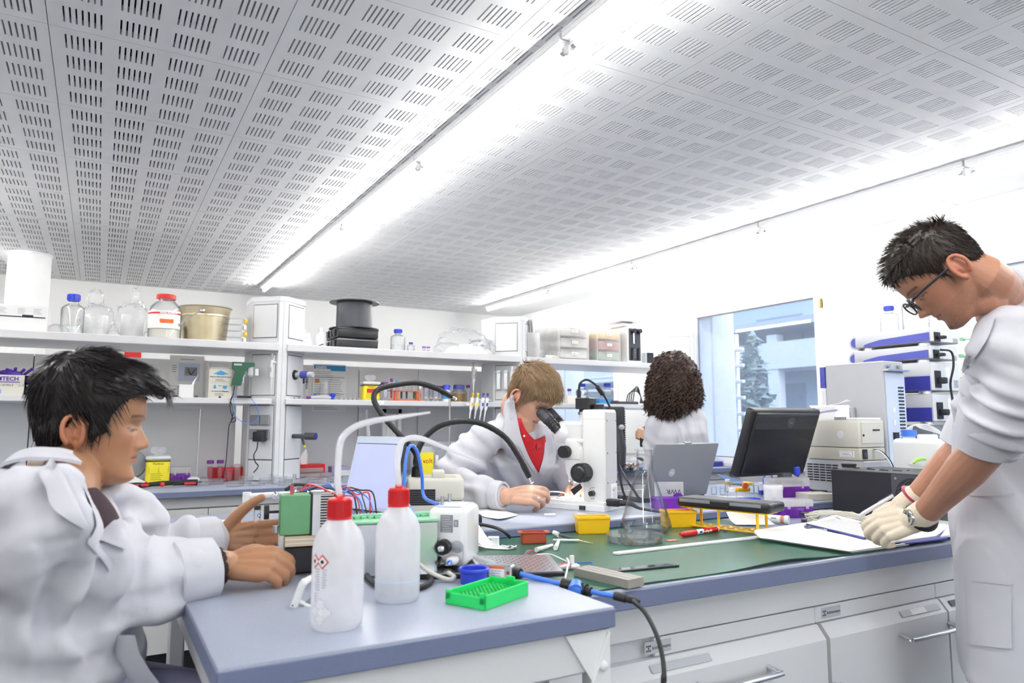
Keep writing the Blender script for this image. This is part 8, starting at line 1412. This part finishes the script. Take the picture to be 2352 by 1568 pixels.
 cloth('lapel',strip(D2,[(1180,922),(1186,950),(1193,985),(1201,1014),(1217,1052),(1237,1088)],[(1163,942),(1158,975),(1156,1012),(1190,1024),(1206,1054),(1231,1092)],.012,18),'coat',o,.006)
 cloth('collar',strip(D2,[(1178,905),(1181,922),(1186,950)],[(1160,922),(1156,945),(1158,975)],.014),'coat',o,.006)
 cloth('lapel',strip(D,[(1250,1008),(1250,1040),(1238,1085)],[(1272,1010),(1276,1060),(1246,1092)],.012),'coat',o,.005);cloth('pocket',strip(D,[(1268,1092),(1272,1112)],[(1283,1090),(1286,1108)],.006,5,2),'coat',o,.003)
 bm=bmesh.new()
 for s in(-.1,.1):q=pel+f*.38+side*s;q.z=pel.z-.06;caps(bm,[pel+side*s+V((0,0,-.08)),q],[.1,.075]);caps(bm,[q,V((q.x,q.y,.1))],[.07,.05]);caps(bm,[V((q.x,q.y,.04)),V((q.x,q.y,.035))+f*.14],[.042,.036])
 finish(remesh('trousers',bm,.012,2),'trousers','trouser',o)
 st=thing('desk_stool','dark stool behind the bench under the blond man','stool',(pel.x,pel.y,0));zt=pel.z-.2;part('seat',lambda b:lathe(b,[(0,zt-.06),(.18,zt-.06),(.19,zt-.02),(.17,zt),(0,zt)],n=28),'black',st);part('column',lambda b:(cyl(b,(0,0,.0),(0,0,zt-.06),.03),lathe(b,[(0,0),(.22,0),(.2,.03),(0,.05)],n=28)),'steel',st)
 a=tips[0].lerp(tips[4],.5);e=mcw(.15,.0,.036);tz=thing('micro_tool','fine white pick held by the blond man over the lit stage','tool',a);part('pick',lambda b:tube(b,[a*0+(a-e).normalized()*.02,V((0,0,0)),(e-a)*.45+V((0,0,.010)),(e-a)*.8+V((0,0,.012)),(e-a)],[.003,.0032,.0026,.0018,.0006],8,sm=5),'white',tz)
 return o,H
MM,MH=man_micro()
# ---------------------------------------------------------------- curly haired woman seen from behind
def woman():
 f=vec(-.25,0,1);H=Mhead(W_(1550,905,4.42),f,12,0,V((0,0,.10)));side=vec(-1,0,-.2);sL=W_(1508,975,4.40);sR=W_(1598,962,4.30);eL=W_(1503,1062,4.42);wL=W_(1489,1004,4.62);eR=W_(1612,1065,4.35);wR=W_(1590,1050,4.62)
 ch=(sL+sR)/2;bm=bmesh.new();head(bm,H,.95,wide=.95);caps(bm,[H@V((-.03,0,.07)),H@V((-.035,0,.02)),ch+vec(0,.02,0)],[.05,.05,.06]);caps(bm,[sL,sR],[.035,.035]);caps(bm,[ch+vec(0,-.08,0),ch+vec(0,-.3,0)],[.07,.07]);forearm(bm,eL,wL,.035,.026);forearm(bm,eR,wR,.035,.026)
 hand(bm,wL,vec(-.55,.25,.6),vec(-.7,.4,-.5),False,((35,50,30),)*4,((.7,.6,-.3),(.8,.3,-.3),(.9,0,-.2)),.92);hand(bm,wR,vec(-.4,.1,.8),vec(.2,.8,-.3),True,((30,45,30),)*4,((.7,.6,-.3),(.8,.3,-.3),(.9,0,-.2)),.92)
 me=remesh('person',bm,.0035,2);paint(me,H,(.55,.32,.2),(.45,.15,.13),(.03,.02,.015));o=body_obj(me,'curly haired person in a white coat seen from behind by the window')
 bm=bmesh.new();cx=W_(1548,868,4.36);rr=((808,.004,0),(811,.05,0),(818,.085,-1),(832,.115,-2),(850,.135,-1),(875,.146,0),(900,.152,1),(918,.148,1),(932,.128,0),(942,.09,-2))
 loft(bm,[(W_(1548+o_,y,4.36),vec(1,0,0),vec(0,0,1),w,w*.78+.01)for y,w,o_ in rr],40,2.2);ball(bm,W_(1502,922,4.42),(.04,.04,.06),8);ball(bm,W_(1590,922,4.34),(.045,.04,.045),8)
 sh=remesh('curls',bm,.006,4);wrinkle(sh,.020,13,(),4);b2=bmesh.new();b2.from_mesh(sh);b2.normal_update();vs=[(v.co.copy(),v.normal.copy())for v in b2.verts];top=W_(1546,812,4.36);rnd=random.Random(2);_lay(b2)
 for _ in range(2600):
  p,nr=vs[int(rnd.random()*len(vs))];P=[];cur=p-nr*.006;ph=rnd.random()*6.28;sd=nr.cross(UPW);sd=sd.normalized()if sd.length>.1 else V((1,0,0));L=.07+.06*rnd.random();out=(cur-top);out.z=0;out=out*.5
  for s in range(8):
   P.append(cur.copy());cur=cur+(V((0,0,-1))*.8+sd*1.5*math.sin(ph+s*1.3)+nr*(.30+.9*math.cos(ph+s*1.3))+out).normalized()*L/8
  tube(b2,P,[.003,.0042,.0034,.001],4,caps=False)
 hm=bpy.data.meshes.new('hair');l=b2.faces.layers.int.get('done');b2.faces.layers.int.remove(l);b2.to_mesh(hm);b2.free();finish(hm,'hair','hair_dark',o)
 bm=bmesh.new();fr=V((f.x,f.y,0));hip=W_(1556,1230,4.36);hem=W_(1560,1330,4.36);sd=(sR-sL).normalized()
 loft(bm,[(hem,sd,fr,.19,.15),(hip,sd,fr,.185,.14),(W_(1552,1080,4.36),sd,fr,.165,.12),(ch+vec(0,-.08,0),sd,fr,.17,.115),(ch+vec(0,.0,0),sd,fr,.155,.085),(ch+vec(0,.05,0),sd,fr,.10,.07),(ch+vec(0,.085,0),sd,fr,.06,.06)])
 caps(bm,[sL,sL.lerp(eL,.5)+vec(-.01,0,0),eL],[.068,.066,.058],20);caps(bm,[eL,eL.lerp(wL,.85)],[.056,.042],20);caps(bm,[sR,eR],[.066,.058],20);caps(bm,[eR,eR.lerp(wR,.85)],[.056,.042],20)
 me=remesh('coat',bm,.008,3);wrinkle(me,.004,9,((ch+vec(.06,-.13,-.1),vec(1,.1,0),.075,.010,.17),(sL.lerp(eL,.6),vec(.7,.6,0),.06,.008,.1)),6);finish(me,'coat','coat',o)
 bm=bmesh.new()
 for s in(-.08,.08):q=hem+sd*s;caps(bm,[hip+sd*s,q,V((q.x,q.y,.08))],[.09,.075,.05]);caps(bm,[V((q.x,q.y,.04)),V((q.x,q.y,.032))+fr.normalized()*.12],[.04,.034])
 finish(remesh('trousers',bm,.012,2),'trousers','darkshirt',o)
 t=thing('headset_cable','black cable with small box beside the hand of the curly haired woman','cable',W_(1482,1015,4.5));c=V(t.location);part('cable',lambda b:tube(b,[W_(x,y,4.5)-c for x,y in((1495,965),(1487,968),(1481,985),(1482,1000),(1478,1012),(1470,1006))],.006,8,sm=5),'black',t);part('box',lambda b:box(b,(-.03,-.02,-.03),(.01,.02,.02),.004,1),'black',t)
woman()
